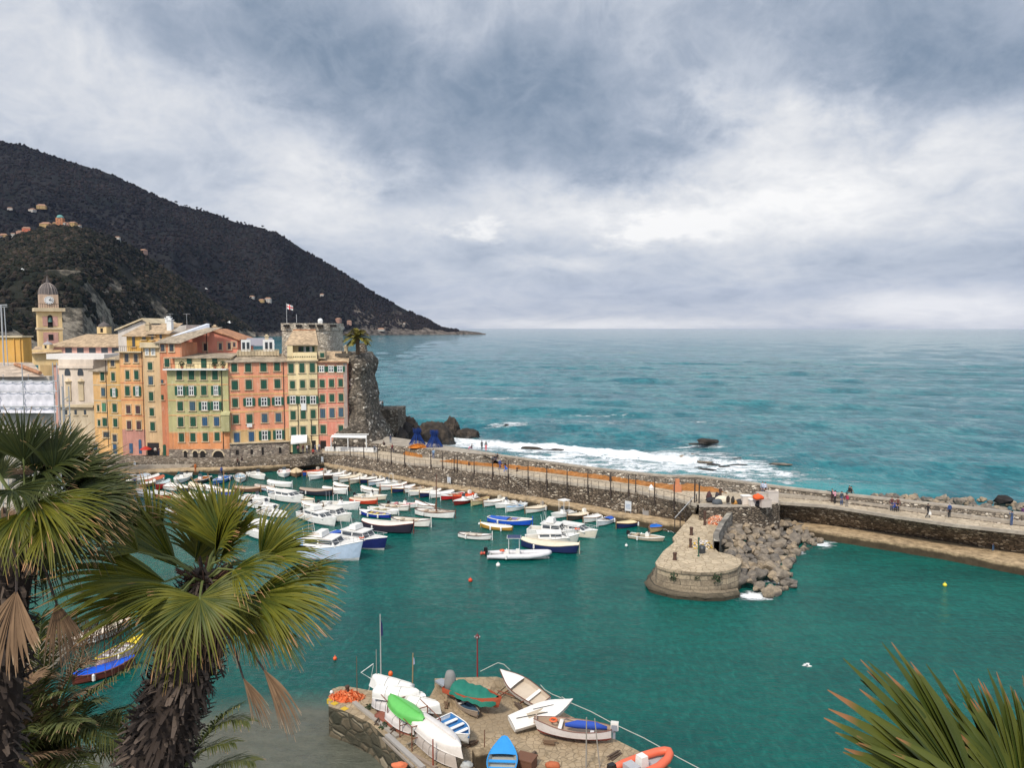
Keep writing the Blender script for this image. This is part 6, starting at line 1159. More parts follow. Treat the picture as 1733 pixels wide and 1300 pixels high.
# ---------------------------------------------------------------- people
def person_mesh(pose,name):
    J={'pelvis':((0,0,.95),.135,.10),'waist':((0,0,1.10),.125,.095),'chest':((0,.01,1.33),.155,.11),'neck0':((0,0,1.46),.07,.06),'neck':((0,.01,1.52),.05,.05),'head':((0,.02,1.60),.075,.085),'top':((0,.015,1.69),.06,.07)}
    P={'hipL':(-.09,0,.90),'kneeL':(-.10,.03,.50),'ankL':(-.10,-.01,.09),'toeL':(-.11,.14,.04),'shL':(-.18,0,1.41),'elL':(-.24,-.02,1.15),'wrL':(-.23,.07,.91),'hdL':(-.225,.10,.83)}
    P.update({k[:-1]+'R':(-v[0],v[1],v[2]) for k,v in list(P.items())})
    if pose=='walk': P.update(kneeL=(-.10,.20,.53),ankL=(-.10,.24,.12),toeL=(-.10,.38,.10),kneeR=(.1,-.06,.50),ankR=(.1,-.33,.16),toeR=(.1,-.22,.05),elL=(-.24,-.14,1.17),wrL=(-.23,-.12,.93),hdL=(-.22,-.11,.85),elR=(.24,.08,1.17),wrR=(.22,.25,1.0),hdR=(.21,.31,.95))
    if pose=='camera': P.update(elL=(-.26,.14,1.25),wrL=(-.09,.26,1.50),hdL=(-.05,.27,1.58),elR=(.26,.14,1.25),wrR=(.09,.26,1.50),hdR=(.05,.27,1.58))
    if pose=='arms': P.update(elL=(-.45,.03,1.36),wrL=(-.70,.06,1.33),hdL=(-.78,.07,1.32),elR=(.44,.03,1.44),wrR=(.68,.06,1.50),hdR=(.76,.07,1.52))
    if pose=='sit':
        dz=-.47
        for k in J: a,b,c=J[k]; J[k]=((a[0],a[1],a[2]+dz),b,c)
        for k in list(P):
            if k[:2] in('sh','el','wr','hd'): v=P[k]; P[k]=(v[0],v[1]+(.1 if k[:2]!='sh' else 0)+(.12 if k[:2] in('wr','hd') else 0),v[2]+dz)
        for s_,q in(('L',-1),('R',1)): P['hip'+s_]=(q*.09,.02,.45); P['knee'+s_]=(q*.12,.44,.48); P['ank'+s_]=(q*.12,.46,.09); P['toe'+s_]=(q*.12,.60,.04)
    if pose=='sit_ground':
        dz=-.82
        for k in J: a,b,c=J[k]; J[k]=((a[0],a[1]+.03,a[2]+dz),b,c)
        for k in list(P):
            if k[:2] in('sh','el','wr','hd'): v=P[k]; P[k]=(v[0],v[1]+(.15 if k[:2]!='sh' else .03)+(.1 if k[:2] in('wr','hd') else 0),v[2]+dz+(.25 if k[:2] in('wr','hd') else .05 if k[:2]=='el' else 0))
        for s_,q in(('L',-1),('R',1)): P['hip'+s_]=(q*.09,.05,.12); P['knee'+s_]=(q*.13,.42,.42); P['ank'+s_]=(q*.13,.62,.08); P['toe'+s_]=(q*.13,.76,.05)
    rad={'hip':(.095,.095),'knee':(.06,.065),'ank':(.042,.045),'toe':(.035,.03),'sh':(.062,.062),'el':(.043,.043),'wr':(.03,.033),'hd':(.036,.022)}
    names=list(J)+list(P); co=[J[k][0] if k in J else P[k] for k in names]; rr=[J[k][1:] if k in J else rad[k[:-1]] for k in names]
    E=[('pelvis','waist'),('waist','chest'),('chest','neck0'),('neck0','neck'),('neck','head'),('head','top')]
    for s_ in 'LR': E+=[('pelvis','hip'+s_),('hip'+s_,'knee'+s_),('knee'+s_,'ank'+s_),('ank'+s_,'toe'+s_),('chest','sh'+s_),('sh'+s_,'el'+s_),('el'+s_,'wr'+s_),('wr'+s_,'hd'+s_)]
    me=bpy.data.meshes.new('tmp'); me.from_pydata(co,[(names.index(a),names.index(b)) for a,b in E],[]); ob=bpy.data.objects.new('tmp',me); COL.objects.link(ob)
    md=ob.modifiers.new('s','SKIN'); ob.modifiers.new('u','SUBSURF').levels=1
    for i,v in enumerate(me.skin_vertices[0].data): v.radius=rr[i]; v.use_root=(i==0)
    dg=bpy.context.evaluated_depsgraph_get(); dg.update(); ev=ob.evaluated_get(dg); out=bpy.data.meshes.new_from_object(ev); bpy.data.objects.remove(ob)
    bm=bmesh.new(); bm.from_mesh(out)
    # facial nose/ears and five fingers on each hand, grown as tapered spikes welded to the same mesh
    def spike(a,b,r0,r1):
        a=Vector(a);b=Vector(b);t=(b-a).normalized(); u=t.cross(Vector((.3,.9,.2))).normalized(); w=t.cross(u); vs=[bm.verts.new(a+u*r0*math.cos(q*1.5708)+w*r0*math.sin(q*1.5708)) for q in range(4)]+[bm.verts.new(b+u*r1*math.cos(q*1.5708)+w*r1*math.sin(q*1.5708)) for q in range(4)]
        for q in range(4): bm.faces.new((vs[q],vs[(q+1)%4],vs[4+(q+1)%4],vs[4+q]))
        bm.faces.new(vs[4:])
    for s_ in 'LR':
        h=Vector(P['hd'+s_]); w=Vector(P['wr'+s_]); d=(h-w).normalized(); sd_=d.cross(Vector((1,0,0))).normalized()
        for k,(o_,l) in enumerate(((-.027,.06),(-.009,.075),(.009,.07),(.027,.055))): a=h+sd_*o_; mid=a+d*l*.55; spike(a,mid,.009,.008); spike(mid,mid+(d+Vector((0,.5,0))).normalized()*l*.45,.008,.005)
        a=(h+w)/2+sd_*.03; spike(a,a+(sd_+d*.8).normalized()*.06,.011,.007)
    hc=Vector(J['head'][0]); spike(hc+Vector((0,.07,.01)),hc+Vector((0,.105,-.01)),.012,.008)
    for q in(-1,1): spike(hc+Vector((q*.07,0,0)),hc+Vector((q*.09,-.01,.015)),.018,.012)
    bm.to_mesh(out); bm.free()
    lab={'hip':2,'knee':2,'ank':2,'toe':3,'sh':1,'el':1,'wr':1,'hd':0}; lb=[(1 if k in('waist','chest','neck0') else 2 if k=='pelvis' else 0) if k in J else lab[k[:-1]] for k in names]
    V=[Vector(c) for c in co]; seg=[(names.index(a),names.index(b)) for a,b in E]
    for p in out.polygons:
        c=p.center; best=min(range(len(V)),key=lambda i:(V[i]-c).length_squared); p.material_index=lb[best] ; p.use_smooth=True
    if len(out.materials)<4:
        for m in (0,1,2,3)[len(out.materials):]: out.materials.append(None)
    return out,J
POSE={k:person_mesh(k,k) for k in('stand','walk','camera','arms','sit','sit_ground')}
mSkin=paint((.50,.28,.19),.6,dirt=.05,name='skin'); mHair={k:paint(c,.8) for k,c in dict(dark=(.015,.012,.01),brown=(.07,.035,.02),grey=(.3,.3,.3),blond=(.35,.22,.08)).items()}
HM={}
def person(px,py,z,lab,top,leg,pose='stand',rz=0,hair='dark',h=1.0,hat=None,bag=None,Y=None):
    p=GP(px,py,z) if Y is None else DP(px,py,Y); r=empty('person',p,R(rz),lab,'person'); me,J=POSE[pose]
    o=bpy.data.objects.new('body',me); COL.objects.link(o); o.parent=r; r.scale=(h,)*3
    for i,m in enumerate((mSkin,paint(top,.85),paint(leg,.85),paint((.03,.025,.02),.7))): o.material_slots[i].link='OBJECT'; o.material_slots[i].material=m
    hc=J['head'][0]; m=MB(); k=8
    vs=[];n=10
    for i in range(k+1):
        a=math.pi*.62*i/k
        for j in range(n): b=2*math.pi*j/n; vs.append((hc[0]+.098*math.sin(a)*math.cos(b),hc[1]-.012+.112*math.sin(a)*math.sin(b)*(1 if math.sin(b)<0 else .75),hc[2]+.03+.10*math.cos(a)*(1 if True else 1)-(0.0 if math.sin(b)<.3 else -.02*a)))
    m.add(vs,[(i*n+j,(i+1)*n+j,(i+1)*n+(j+1)%n,i*n+(j+1)%n) for i in range(k) for j in range(n)]); q=m.build('hair' if hat is None else 'hat',mHair[hair] if hat is None else paint(hat,.8),r,True)
    if bag:
        m=MB()
        if bag[0]=='pack': m.box((0,-.2,hc[2]-.36),(.3,.18,.42),0,0,.8); m.build('backpack',paint(bag[1]),r)
        else: m.box((.26,.1,.62),(.12,.3,.34),0,0,.7); m.tube([(.26,-.0,.78),(.25,.08,.92),(.26,.2,.78)],.012,4); m.build('bag',paint(bag[1]),r)
    return r
N_=(.02,.03,.07);K_=(.015,.015,.018);J_=(.05,.09,.2);G_=(.12,.12,.13)
PZ='p'
for a in [
 (1408,850.5,PZ,'person in black with both arms stretched out on the mole','#',K_,(.06,.03,.03),'arms',170),
 (1413,853,PZ,'person in pink jacket and black trousers in front of the one with stretched arms','#',(.70,.33,.42),K_,'camera',40),
 (1424,855,PZ,'person in dark jacket and blue jeans beside the pink jacket','#',(.03,.05,.07),J_,'stand',190),
 (1432.5,858.5,PZ,'person with crimson backpack and grey trousers on the mole','#',(.10,.02,.04),(.25,.22,.20),'stand',0,'dark',1,None,('pack',(.35,.03,.07))),
 (1509,865,PZ,'left person of the pair sitting close against the mole bench','#',(.10,.03,.03),(.03,.05,.10),'stand',170),
 (1514,865,PZ,'person in bright blue jacket between two others at the mole bench','#',(.03,.08,.35),K_,'sit',170),
 (1519,866,PZ,'right person of the trio at the mole bench in dark red','#',(.12,.04,.03),K_,'stand',150),
 (1570,877,PZ,'person in black striding with a white bag','#',K_,K_,'walk',-90,'dark',1,None,('bag',WHITE)),
 (1606.5,876.5,PZ,'person in black with a blue vest leaning at the mole wall','#',(.02,.06,.2),K_,'stand',10,'grey'),
    (1712,890,PZ,'person in blue jeans raising a phone near the right edge','#',(.04,.07,.14),J_,'camera',20),
 (1731,882,PZ,'person in purple cut by the right edge','#',(.10,.04,.12),K_,'stand',0),
 (1681,932.5,ZL,'person in dark jacket and jeans down on the right ledge','#',(.03,.03,.05),(.08,.16,.30),'stand',30,'blond'),
 (1290.5,837,PZ,'left person of the couple in pale blue behind the fishing crates','#',(.42,.48,.62),(.12,.14,.2),'stand',160,'dark'),
 (1295,838,PZ,'right person of the couple in white and pale blue behind the crates','#',(.55,.6,.72),K_,'stand',200,'dark'),
 (846,795.5,PZ,'person in blue coat walking away along the promenade, left of the stairs','#',(.05,.09,.32),(.04,.07,.2),'walk',-60,'grey'),
 (855,799.5,PZ,'person in dark coat carrying a bright blue bag at the top of the stairs','#',K_,(.02,.1,.45),'walk',-60,'dark',1,None,('bag',(.02,.15,.6))),
 (815.5,762.5,4.9,'person in black standing at the terrace edge, left of the pink trousers','#',K_,K_,'stand',20),
 (822.5,763.5,4.9,'person in black jacket and coral trousers at the terrace edge','#',(.03,.03,.03),(.75,.12,.14),'stand',0),
 (799,760,4.9,'person in black and pink crouching on the terrace edge','#',K_,(.6,.12,.2),'sit_ground',110),
 (838,779,5.1,'person in black sitting on the sea wall above the stairs','#',K_,(.03,.04,.08),'sit_ground',200),
 (842,776.5,5.1,'second black-clad person sitting behind on the sea wall','#',K_,K_,'sit_ground',150),
 (834,788.5,PZ,'person in dark grey standing below those on the sea wall','#',G_,K_,'stand',200),
 (661,750.5,4.9,'person with pale hair in navy jacket and jeans on the bathing terrace','#',N_,(.10,.14,.2),'stand',0,'grey'),
 (649.5,754.5,4.9,'person in dark brown crouched on the terrace near the tables','#',(.05,.025,.02),K_,'sit_ground',0),
 (664,767,PZ,'person in dark red jacket on the promenade by the railing','#',(.20,.03,.03),N_,'walk',60),
 (634,768,PZ,'person in grey-blue standing right of the white tables','#',(.10,.11,.13),K_,'stand',20),
 (566.5,764.5,PZ,'person in black standing before the white tables','#',K_,K_,'stand',10),
 (733.5,776.5,PZ,'person in pale blue by the pole on the promenade','#',(.20,.32,.48),J_,'stand',0),
 (504.5,768.5,3.0,'leftmost person of the group under the cream awning','#',(.25,.10,.10),K_,'stand',0),
 (513,767.5,3.0,'person in dark red under the cream awning','#',(.12,.03,.03),N_,'stand',60),
 (519.5,767.5,3.0,'person in white shirt under the cream awning','#',(.6,.58,.56),N_,'stand',-40),
 (523,767,3.0,'person in black right of the white shirt','#',K_,K_,'stand',20),
 (534,766.5,3.0,'person in grey by the cream house doorway','#',(.2,.2,.22),J_,'walk',60),
 (540,765.5,3.0,'person in pale grey at the left of the restaurant arch','#',(.32,.32,.36),N_,'stand',0),
 (530,774.5,2.0,'person in red coat on the quay steps','#',(.35,.03,.02),K_,'stand',0),
 (402.5,790.5,ZL,'person in dark brown on the low quay, left of the pair','#',(.08,.03,.02),K_,'walk',60),
 (409.5,788.5,ZL,'person in black on the low quay, right of the pair','#',(.05,.03,.03),K_,'walk',60),
 (254,770.5,3.0,'person in red at the shop door under the tower house','#',(.35,.04,.03),K_,'stand',0),
 (263,771.5,3.0,'person in white shirt at the shop door','#',(.6,.55,.5),K_,'stand',0),
 (269,772,3.0,'person in dark clothes right of the shop door','#',(.06,.03,.03),N_,'stand',0),
 (331,800,.7,'person in orange working in the dark fishing boat','#',(.6,.16,.03),(.5,.12,.03),'stand',60),
 (375,806,.7,'person in blue aboard the blue workboat','#',(.03,.08,.3),N_,'stand',60),
 (648,693,None,'black-clad person left on the lookout wall','#',K_,K_,'camera',60),
 (644.5,692.5,None,'person with pale backpack on the lookout wall','#',(.4,.4,.42),K_,'stand',0),
 (916,840,ZL,'person in blue jeans at the foot of the stairs','#',(.04,.06,.14),J_,'stand',30),
 (923,841,ZL,'person in blue sitting at the foot of the stairs','#',(.05,.15,.4),(.04,.1,.3),'sit_ground',30),
 (1437,834,5.1,'person in black seated on top of the sea wall','#',K_,(.2,.15,.1),'sit_ground',200),
 (1441,835.5,5.1,'second person in black lounging on top of the sea wall','#',K_,K_,'sit_ground',100)]:
    a=list(a); kw={}
    if a[2]=='p': a[2]=zpf(a[0])
    elif a[2]==4.9: a[2]=zaf(a[0])
    elif a[2]==3.0: a[2]=2.6 if a[0]>480 else 1.9
    if a[2] is None: kw=dict(Y=149.5); 
    person(a[0],a[1],a[2] or 0,a[3],a[5],a[6],*a[7:],**kw)
# ---------------------------------------------------------------- promenade furniture
def edge_at(px,line_px,z):      # world point on a surveyed pixel polyline
    return GP(px,ipl(line_px,px),z)
PEPX=[(545,767),(594,768),(650,778),(690,784.5),(740,788),(800,796),(868,804),(956,817),(1031,826),(1077,832),(1142,844.5),(1180,855)]
src=None
for px,h in [(594,2.4),(617,2.4),(640.6,2.4),(663.5,2.4),(686.5,2.4),(730.5,2.3),(750.7,2.2),(770,2.1),(775.5,2.1),(803.7,2.2),(835,2.2),(861.4,2.1),(895,2.2),(926.6,2.2),(961,2.1),(996,2.2),(1034.6,2.2),(1065,2.1),(1077,2.2),(1109,2.2),(1142,2.2)]:
    p=edge_at(px,PEPX,zpf(px)); p=p+Vector((-.12,-.18,0))
    if src is None:
        src=empty('awning_post',p,0,'thin rusty iron post bolted to the promenade edge','post','iron posts along the promenade edge'); m=MB(); m.tube([(0,0,-1.35),(0,0,2.35)],[.10,.06],6); m.box((0,.1,-1.2),(.2,.3,.12)); m.box((0,.1,-.2),(.2,.3,.12)); m.build('shaft',mIron,src); m=MB(); m.lathe([(.09,0),(.06,.1),(.01,.16)],(0,0,2.35),6); m.build('finial',mIron,src); o=src
    else: o=copy_tree(src); o.location=p
    o.scale=(1,1,h/2.35)
def railing(line,z,lab,h=.75,step=1.0,r=.022,rails=(1.,)):
    L_=sum((Vector(b)-Vector(a)).length for a,b in zip(line,line[1:])); n=max(2,int(L_/step)); P=resample([tuple(q)+(z,) if len(q)<3 else q for q in line],n); root=empty('iron_railing',(0,0,0),0,lab,'railing'); m=MB()
    for x,y,z in P: m.tube([(x,y,z-.5),(x,y,z+h)],r,4)
    m.build('upright',mIron,root)['kind']='stuff'
    m=MB()
    for k in rails: m.tube([(x,y,z+h*k) for x,y,z in P],r*.9,4)
    m.build('rail',mIron,root)
railing(shift(pe[:5],-.05),ZP-.35,'low rusty railing stubs along the left half of the promenade edge',.75,1.1)
railing(shift(pe[4:],-.05),ZP-.35,'low rusty railing stubs along the right half of the promenade edge',.75,1.1)
railing(shift(ql[:7],.5),ZL,'thin grey railing along the low quay at the left',.75,1.6,.02,(1.,.5))
# hand rail slanting down by the pier steps
a=GP(1179,836,ZP+1.0); b=GP(1142,877,ZL+1.3); r=empty('handrail',(0,0,0),0,'slanting metal handrail at the pier steps','railing'); m=MB(); m.tube([a,b],.05,5); m.build('rail',mSteel,r); m=MB()
for k in range(5): q=a.lerp(b,k/4); m.tube([q,(q.x,q.y,(ZL-.6 if k>2 else 1.2))],.06,5)
m.build('upright',mIron,r)
for k,(px,py,h,l) in enumerate([(1183,852,2.6,'tall rusty post at the inner corner of the pier'),(1175.5,851,2.9,'tall rusty post left of the inner pier corner'),]): 
    p=GP(px,py,ZP); m=MB(); m.tube([(0,0,-1.5),(0,0,h)],.09,6); m.lathe([(.14,0),(.05,.12)],(0,0,h-.02),6); o=m.build('iron_post',mIron,None,False,p); tag(o,l,'post')
# bollards
def bollard(px,pyb,z,h,r,lab): 
    z=zpf(px) if z==ZP else z; p=GP(px,pyb,z); m=MB(); m.lathe([(r*1.25,0),(r*1.25,.08),(r,.1),(r*.92,h*.7),(r*1.15,h*.82),(r*1.15,h),(r*.6,h+.03)],(0,0,0),12); o=m.build('bollard',mRust if False else paint((.075,.04,.028),.85,name='bollard_iron'),None,False,p); tag(o,lab,'bollard')
for a in [(1142,948,ZH,.75,.19,'rusty bollard nearest the rounded pier head'),(1168.5,927,ZH,.95,.15,'slim rusty bollard in the middle of the pier, left of the net pile'),(1170,906,ZH,.90,.19,'rusty bollard halfway up the pier'),(1192.5,889,ZH,1.7,.15,'tall brown post beside the orange net pile'),(1219,845,ZP,1.35,.18,'tall rusty bollard before the orange netting on the promenade'),(1033,812+3,ZP,.7,.16,'short dark bollard on the promenade, right of centre'),(793.5,788,ZP,.55,.12,'small dark bollard on the promenade near the orange netting, left one'),(875,798,ZP,.6,.13,'small dark bollard right of the stairs')]: bollard(*a)
# nets
def net_pile(px,py,z,w,d,h,cols,lab,n=260,seed=1,rr=.035,name='fishing_net',rz=0):
    rnd=random.Random(seed); c=GP(px,py,z); m=MB()
    N_=14; vs=[(0,0,h*.8)];
    for i in range(1,5):
        for j in range(N_): a=2*math.pi*j/N_; q=i/4; vs.append((w/2*q*math.cos(a)*rnd.uniform(.85,1.1),d/2*q*math.sin(a)*rnd.uniform(.85,1.1),h*.78*(1-q**2)*rnd.uniform(.8,1.1)))
    fs=[(0,1+j,1+(j+1)%N_) for j in range(N_)]+[(1+(i-1)*N_+j,1+i*N_+j,1+i*N_+(j+1)%N_,1+(i-1)*N_+(j+1)%N_) for i in range(1,4) for j in range(N_)]
    m.add(vs,fs,0)
    for _ in range(n):
        a=rnd.uniform(0,6.28); q=math.sqrt(rnd.random()); x,y=w/2*q*math.cos(a),d/2*q*math.sin(a); z0=h*(1-q**2)*.85; b=rnd.uniform(0,6.28); l=rnd.uniform(.12,.3)*max(w,1)*.5; mi=rnd.randrange(len(cols))
        m.tube([(x,y,z0),(x+l*.5*math.cos(b),y+l*.5*math.sin(b),z0+rnd.uniform(.02,.12)),(x+l*math.cos(b+.7),y+l*math.sin(b+.7),max(.02,z0-rnd.uniform(0,.1)))],rr,3,mi,False)
    o=m.build(name,[paint(x,.9,.1,name='net') for x in cols],None,False,c); o.rotation_euler=(0,0,rz); tag(o,lab,'fishing net'); return o
net_pile(1213,886,ZH,2.4,1.7,1.0,[(.62,.25,.14),(.68,.42,.28),(.55,.15,.07),(.6,.5,.42)],'heap of orange and pink fishing net on the pier',300,2,.05)
net_pile(1188,926,ZH,2.3,1.7,.8,[(.5,.46,.40),(.62,.42,.08),(.28,.22,.2),(.65,.62,.6)],'heap of grey and yellow net with floats in the middle of the pier',300,3,.05)
# orange net laid along the sea wall
def net_strip(x0,x1,yt,yb,lab,seed):
    n=60; m=MB(); vs=[]; rnd=random.Random(seed)
    for i in range(n+1):
        px=x0+(x1-x0)*i/n; zz=zpf(px); b=GP(px,ipl(yb,px),zz+.02); t=GP(px,ipl(yt,px),zz+.30)
        for j in range(5): q=j/4; p=b.lerp(t,q); ends=min(1,min(i,n-i)/3); vs.append((p.x,p.y,zz+.02+ends*(.50*math.sin(q*math.pi*.62)+.10*mnoise.noise(Vector((px*.15,q*3,seed))))))
    m.add(vs,[(i*5+j,(i+1)*5+j,(i+1)*5+j+1,i*5+j+1) for i in range(n) for j in range(4)])
    for i in range(260):
        k=rnd.randrange(n-1); j=rnd.randrange(4); p=Vector(vs[k*5+j]); q=Vector(vs[(k+1)*5+j+ (1 if rnd.random()<.5 else 0)]); m.tube([p,(p+q)/2+Vector((0,0,.08)),q],.03,3,1,False)
    tag(m.build('fishing_net',[mNetO,paint((.50,.20,.04),.9)]),lab,'fishing net')
def neto():
    t=MT('orange_net',.95,.1); n=t.noise(1.2,6,.7,t.mp((.5,1.5,1))); t.base(t.mix(t.ramp(n,[(.35,(0,0,0)),(.65,(1,1,1))]),(.20,.09,.03),(.38,.18,.07))); t.bump(t.noise(6,4),.6,.08); return t.m
mNetO=neto()
YB=[(742,781),(793,787),(820,789),(917,799),(1031,813.5),(1142,830),(1225,834)]; YT=[(742,777.5),(793,783),(820,785.5),(917,794.5),(1031,809),(1142,824),(1170,820),(1190,826),(1215,828),(1228,832)]
net_strip(744,1230,YT,YB,'very long orange-brown fishing net laid out along the foot of the sea wall',4)
net_strip(683,715,[(683,766),(715,772)],[(683,770),(715,775)],'short orange net strip at the left of the promenade',5)
net_pile(708,758,zaf(708),3.6,1.6,.8,[(.5,.17,.03),(.35,.12,.03)],'rounded orange net heap on the bathing terrace wall',150,6)
# blue gauze heaps on stands
def bluenet(px,pyt,pyb,lab,seed):
    p=GP(px,pyb,zaf(px)); k=p.y/F; h=(pyb-pyt)*k; m=MB(); rnd=random.Random(seed); n=16; prof=[(1.75,0),(1.7,.2),(1.5,.28),(.95,.45),(.62,.65),(.55,.8),(1.05,.93),(1.0,1.0),(.2,1.02)]
    vs=[(r*rnd.uniform(.85,1.12)*math.cos(2*math.pi*j/n),r*.7*rnd.uniform(.85,1.12)*math.sin(2*math.pi*j/n),z*h) for r,z in prof for j in range(n)]
    for _ in range(170): a=rnd.uniform(0,6.28); m.tube([(1.6*math.cos(a),1.1*math.sin(a),.1),(.45*math.cos(a+.2),.35*math.sin(a+.2),h*rnd.uniform(.5,.7)),(.9*math.cos(a+.1)*rnd.random(),.6*math.sin(a+.1),h*rnd.uniform(.8,1))],.02,3,0,False)
    tag(m.build('fishing_net',paint((.02,.05,.20),.9,.1),None,False,p),lab,'fishing net')
bluenet(706,724,753,'royal-blue net draped on a stand, left of the two','7' and 7); bluenet(735,727,757,'royal-blue net draped on a stand, right of the two',8)
# restaurant tables with white cloths + canopy frame
t0_=GP(553,763,3.6); t1_=GP(640,765,ZP)
for i in range(9):
    px=556+i*9.6; p=GP(px,763.5+.25*i,zpf(px)); r=empty('cafe_table',p,R(-10),'white-clothed cafe table in the row on the promenade','table','white cafe tables'); m=MB(); m.box((0,0,.75),(1.15,.95,.05)); m.box((0,0,.40),(1.10,.9,.68),0,0,.97); m.build('tablecloth',mFrameW,r)
    m=MB(); [m.tube([(a*.4,c*.3,0),(a*.4,c*.3,.72)],.03,4) for a in(-1,1) for c in(-1,1)]; m.build('leg',mIron,r)
ch=None
for i in range(14):
    px=560+i*6.0; p=GP(px,761.6+.15*i,zpf(px))
    if ch is None:
        ch=empty('cafe_chair',p,0,'dark folding chair by the white cafe tables','chair','folding chairs at the cafe tables'); m=MB(); m.box((0,0,.45),(.42,.42,.04)); m.build('seat',mIron,ch); m=MB(); m.box((0,.2,.75),(.42,.03,.28)); m.build('backrest',mIron,ch)
        for a in(-1,1):
            for c in(-1,1): m=MB(); m.tube([(a*.18,c*.18,0),(a*.19,c*.19,.62+.25*(c>0))],.02,4); m.build('leg',mIron,ch)
        o=ch
    else: o=copy_tree(ch); o.location=p
    o.rotation_euler.z=random.uniform(-.5,.5)
cv=empty('canopy',(0,0,0),0,'white canopy frame with rolled screens over the cafe tables','canopy'); A=[DP(560.5,762,138),DP(589,760,138.5),DP(620,758,139)]; zt=hz(138,575,740)
for p in A: m=MB(); m.tube([(p.x,p.y,3.5),(p.x,p.y,zt)],.10,5); m.build('post',mFrameW,cv)
m=MB(); m.tube([(A[0].x,A[0].y,zt),(A[2].x,A[2].y,zt-.3)],.13,5); m.tube([(A[0].x,A[0].y+2.5,zt+.2),(A[2].x,A[2].y+2.5,zt)],.1,5); m.add([(A[0].x,A[0].y,zt+.1),(A[2].x,A[2].y,zt-.15),(A[2].x,A[2].y+.9,zt+.05),(A[0].x,A[0].y+.9,zt+.3)],[(0,1,2,3)]); m.build('roller',mFrameW,cv)
# stacked chairs, racks, signs, upturned dinghy by the wall, life posts
def wallbox(px,py,w,h,col,lab,cat,name,z=ZL,d=.15,dy=0):
    p=GP(px,py,z); p.y+=dy; m=MB(); m.box((0,0,h/2),(w,d,h),0,0); o=m.build(name,paint(col,.7),None,False,p); o.rotation_euler.z=R(-38); tag(o,lab,cat); return o
def notice(px,py,w,h,lab,z=ZL):
    p=GP(px,py,z); r=empty('notice_board',p,R(-35),lab,'sign'); m=MB(); m.box((0,0,h*.62+.15),(w,.06,h)); m.build('panel',paint((.55,.58,.60)),r); m=MB(); [m.box((0,-.04,h*.35+.2+k*.17),(w*.72,.02,.05)) for k in range(4)]; m.build('lettering',paint((.12,.2,.35)),r); m=MB(); [m.tube([(a*w*.4,0,0),(a*w*.4,0,h+.3)],.03,4) for a in(-1,1)]; m.build('post',mSteel,r)
notice(1063,869,.95,1.35,'pale notice board on the low quay by the stone ramp'); notice(760,820,.7,.9,'pale blue-grey notice board on the low quay left of the leaning dinghy'); notice(545.5,784,.55,.9,'small pale blue notice board at the quay corner'); notice(228.5,793,.6,1.0,'small pale board on the quay under the ochre houses')
p=GP(816,818,ZL+.55); m=MB(); L_=3.6
ns=9; vs=[]
for i in range(ns):
    t=i/(ns-1); w=.75*math.sin(math.pi*(t*.72+.20))**.6; 
    for j in range(7): a=math.pi*j/6; vs.append((-L_/2+L_*t,-.5*math.sin(a)*.9-.05,w*math.cos(a)+.3))
m.add(vs,[(i*7+j,i*7+j+1,(i+1)*7+j+1,(i+1)*7+j) for i in range(ns-1) for j in range(6)]); m.add([vs[i] for i in range((ns-1)*7,ns*7)],[tuple(range(7))]); o=m.build('upturned_dinghy',paint((.32,.36,.44),.5),None,True,p); o.rotation_euler=(0,0,R(-35)); tag(o,'grey-blue dinghy stored on its side against the quay wall','boat')
for px,py,z,lab in [(780,815,ZL,'folded dark red parasol standing by the quay wall, left one'),(932,836,ZL,'folded dark red parasol by the quay wall near the stairs foot'),(1350,879,ZL,'bright red closed parasol against the wall right of the boulders')]:
    p=GP(px,py,z); r=empty('parasol',p,0,lab,'parasol'); m=MB(); m.lathe([(.05,.7),(.20,.9),(.16,1.5),(.10,2.1),(.02,2.35)],(0,0,0),8); m.build('canopy',paint((.30,.015,.02),.9),r); m=MB(); m.tube([(0,0,0),(0,0,2.45)],.03,5); m.lathe([(.25,0),(.25,.08)],(0,0,0),8); m.build('pole',mSteel,r)
st=None
for i in range(6):
    px=838+i*9.5; p=GP(px,ipl([(838,826),(890,836)],px),ZL)
    if st is None:
        st=empty('stacked_chairs',p,R(-36),'stack of grey metal chairs on the low quay before the stairs','chairs','stacks of metal chairs on the quay'); m=MB()
        for k in range(6): m.box((0,0,.42+k*.11),(.5,.5,.035)); m.box((0,.24,.78+k*.11),(.48,.04,.05)); 
        m.build('seat',mSteel,st); m=MB(); [m.tube([(a*.22,c*.22,0),(a*.22,c*.22,.9)],.025,4) for a in(-1,1) for c in(-1,1)]; m.build('leg',paint((.4,.3,.2)),st); o=st
    else: o=copy_tree(st); o.location=p
# gangplank racks and bits
for px,py,w,h,c,lab in [(1018,852,1.4,1.6,(.18,.09,.07),'small brown wooden shutter fixed to the quay wall'),(1093,872,.9,1.5,(.25,.24,.23),'grey metal rack against the wall right of the notice board')]:
    o=wallbox(px,py,w,h,c,lab,'panel','wall_panel')
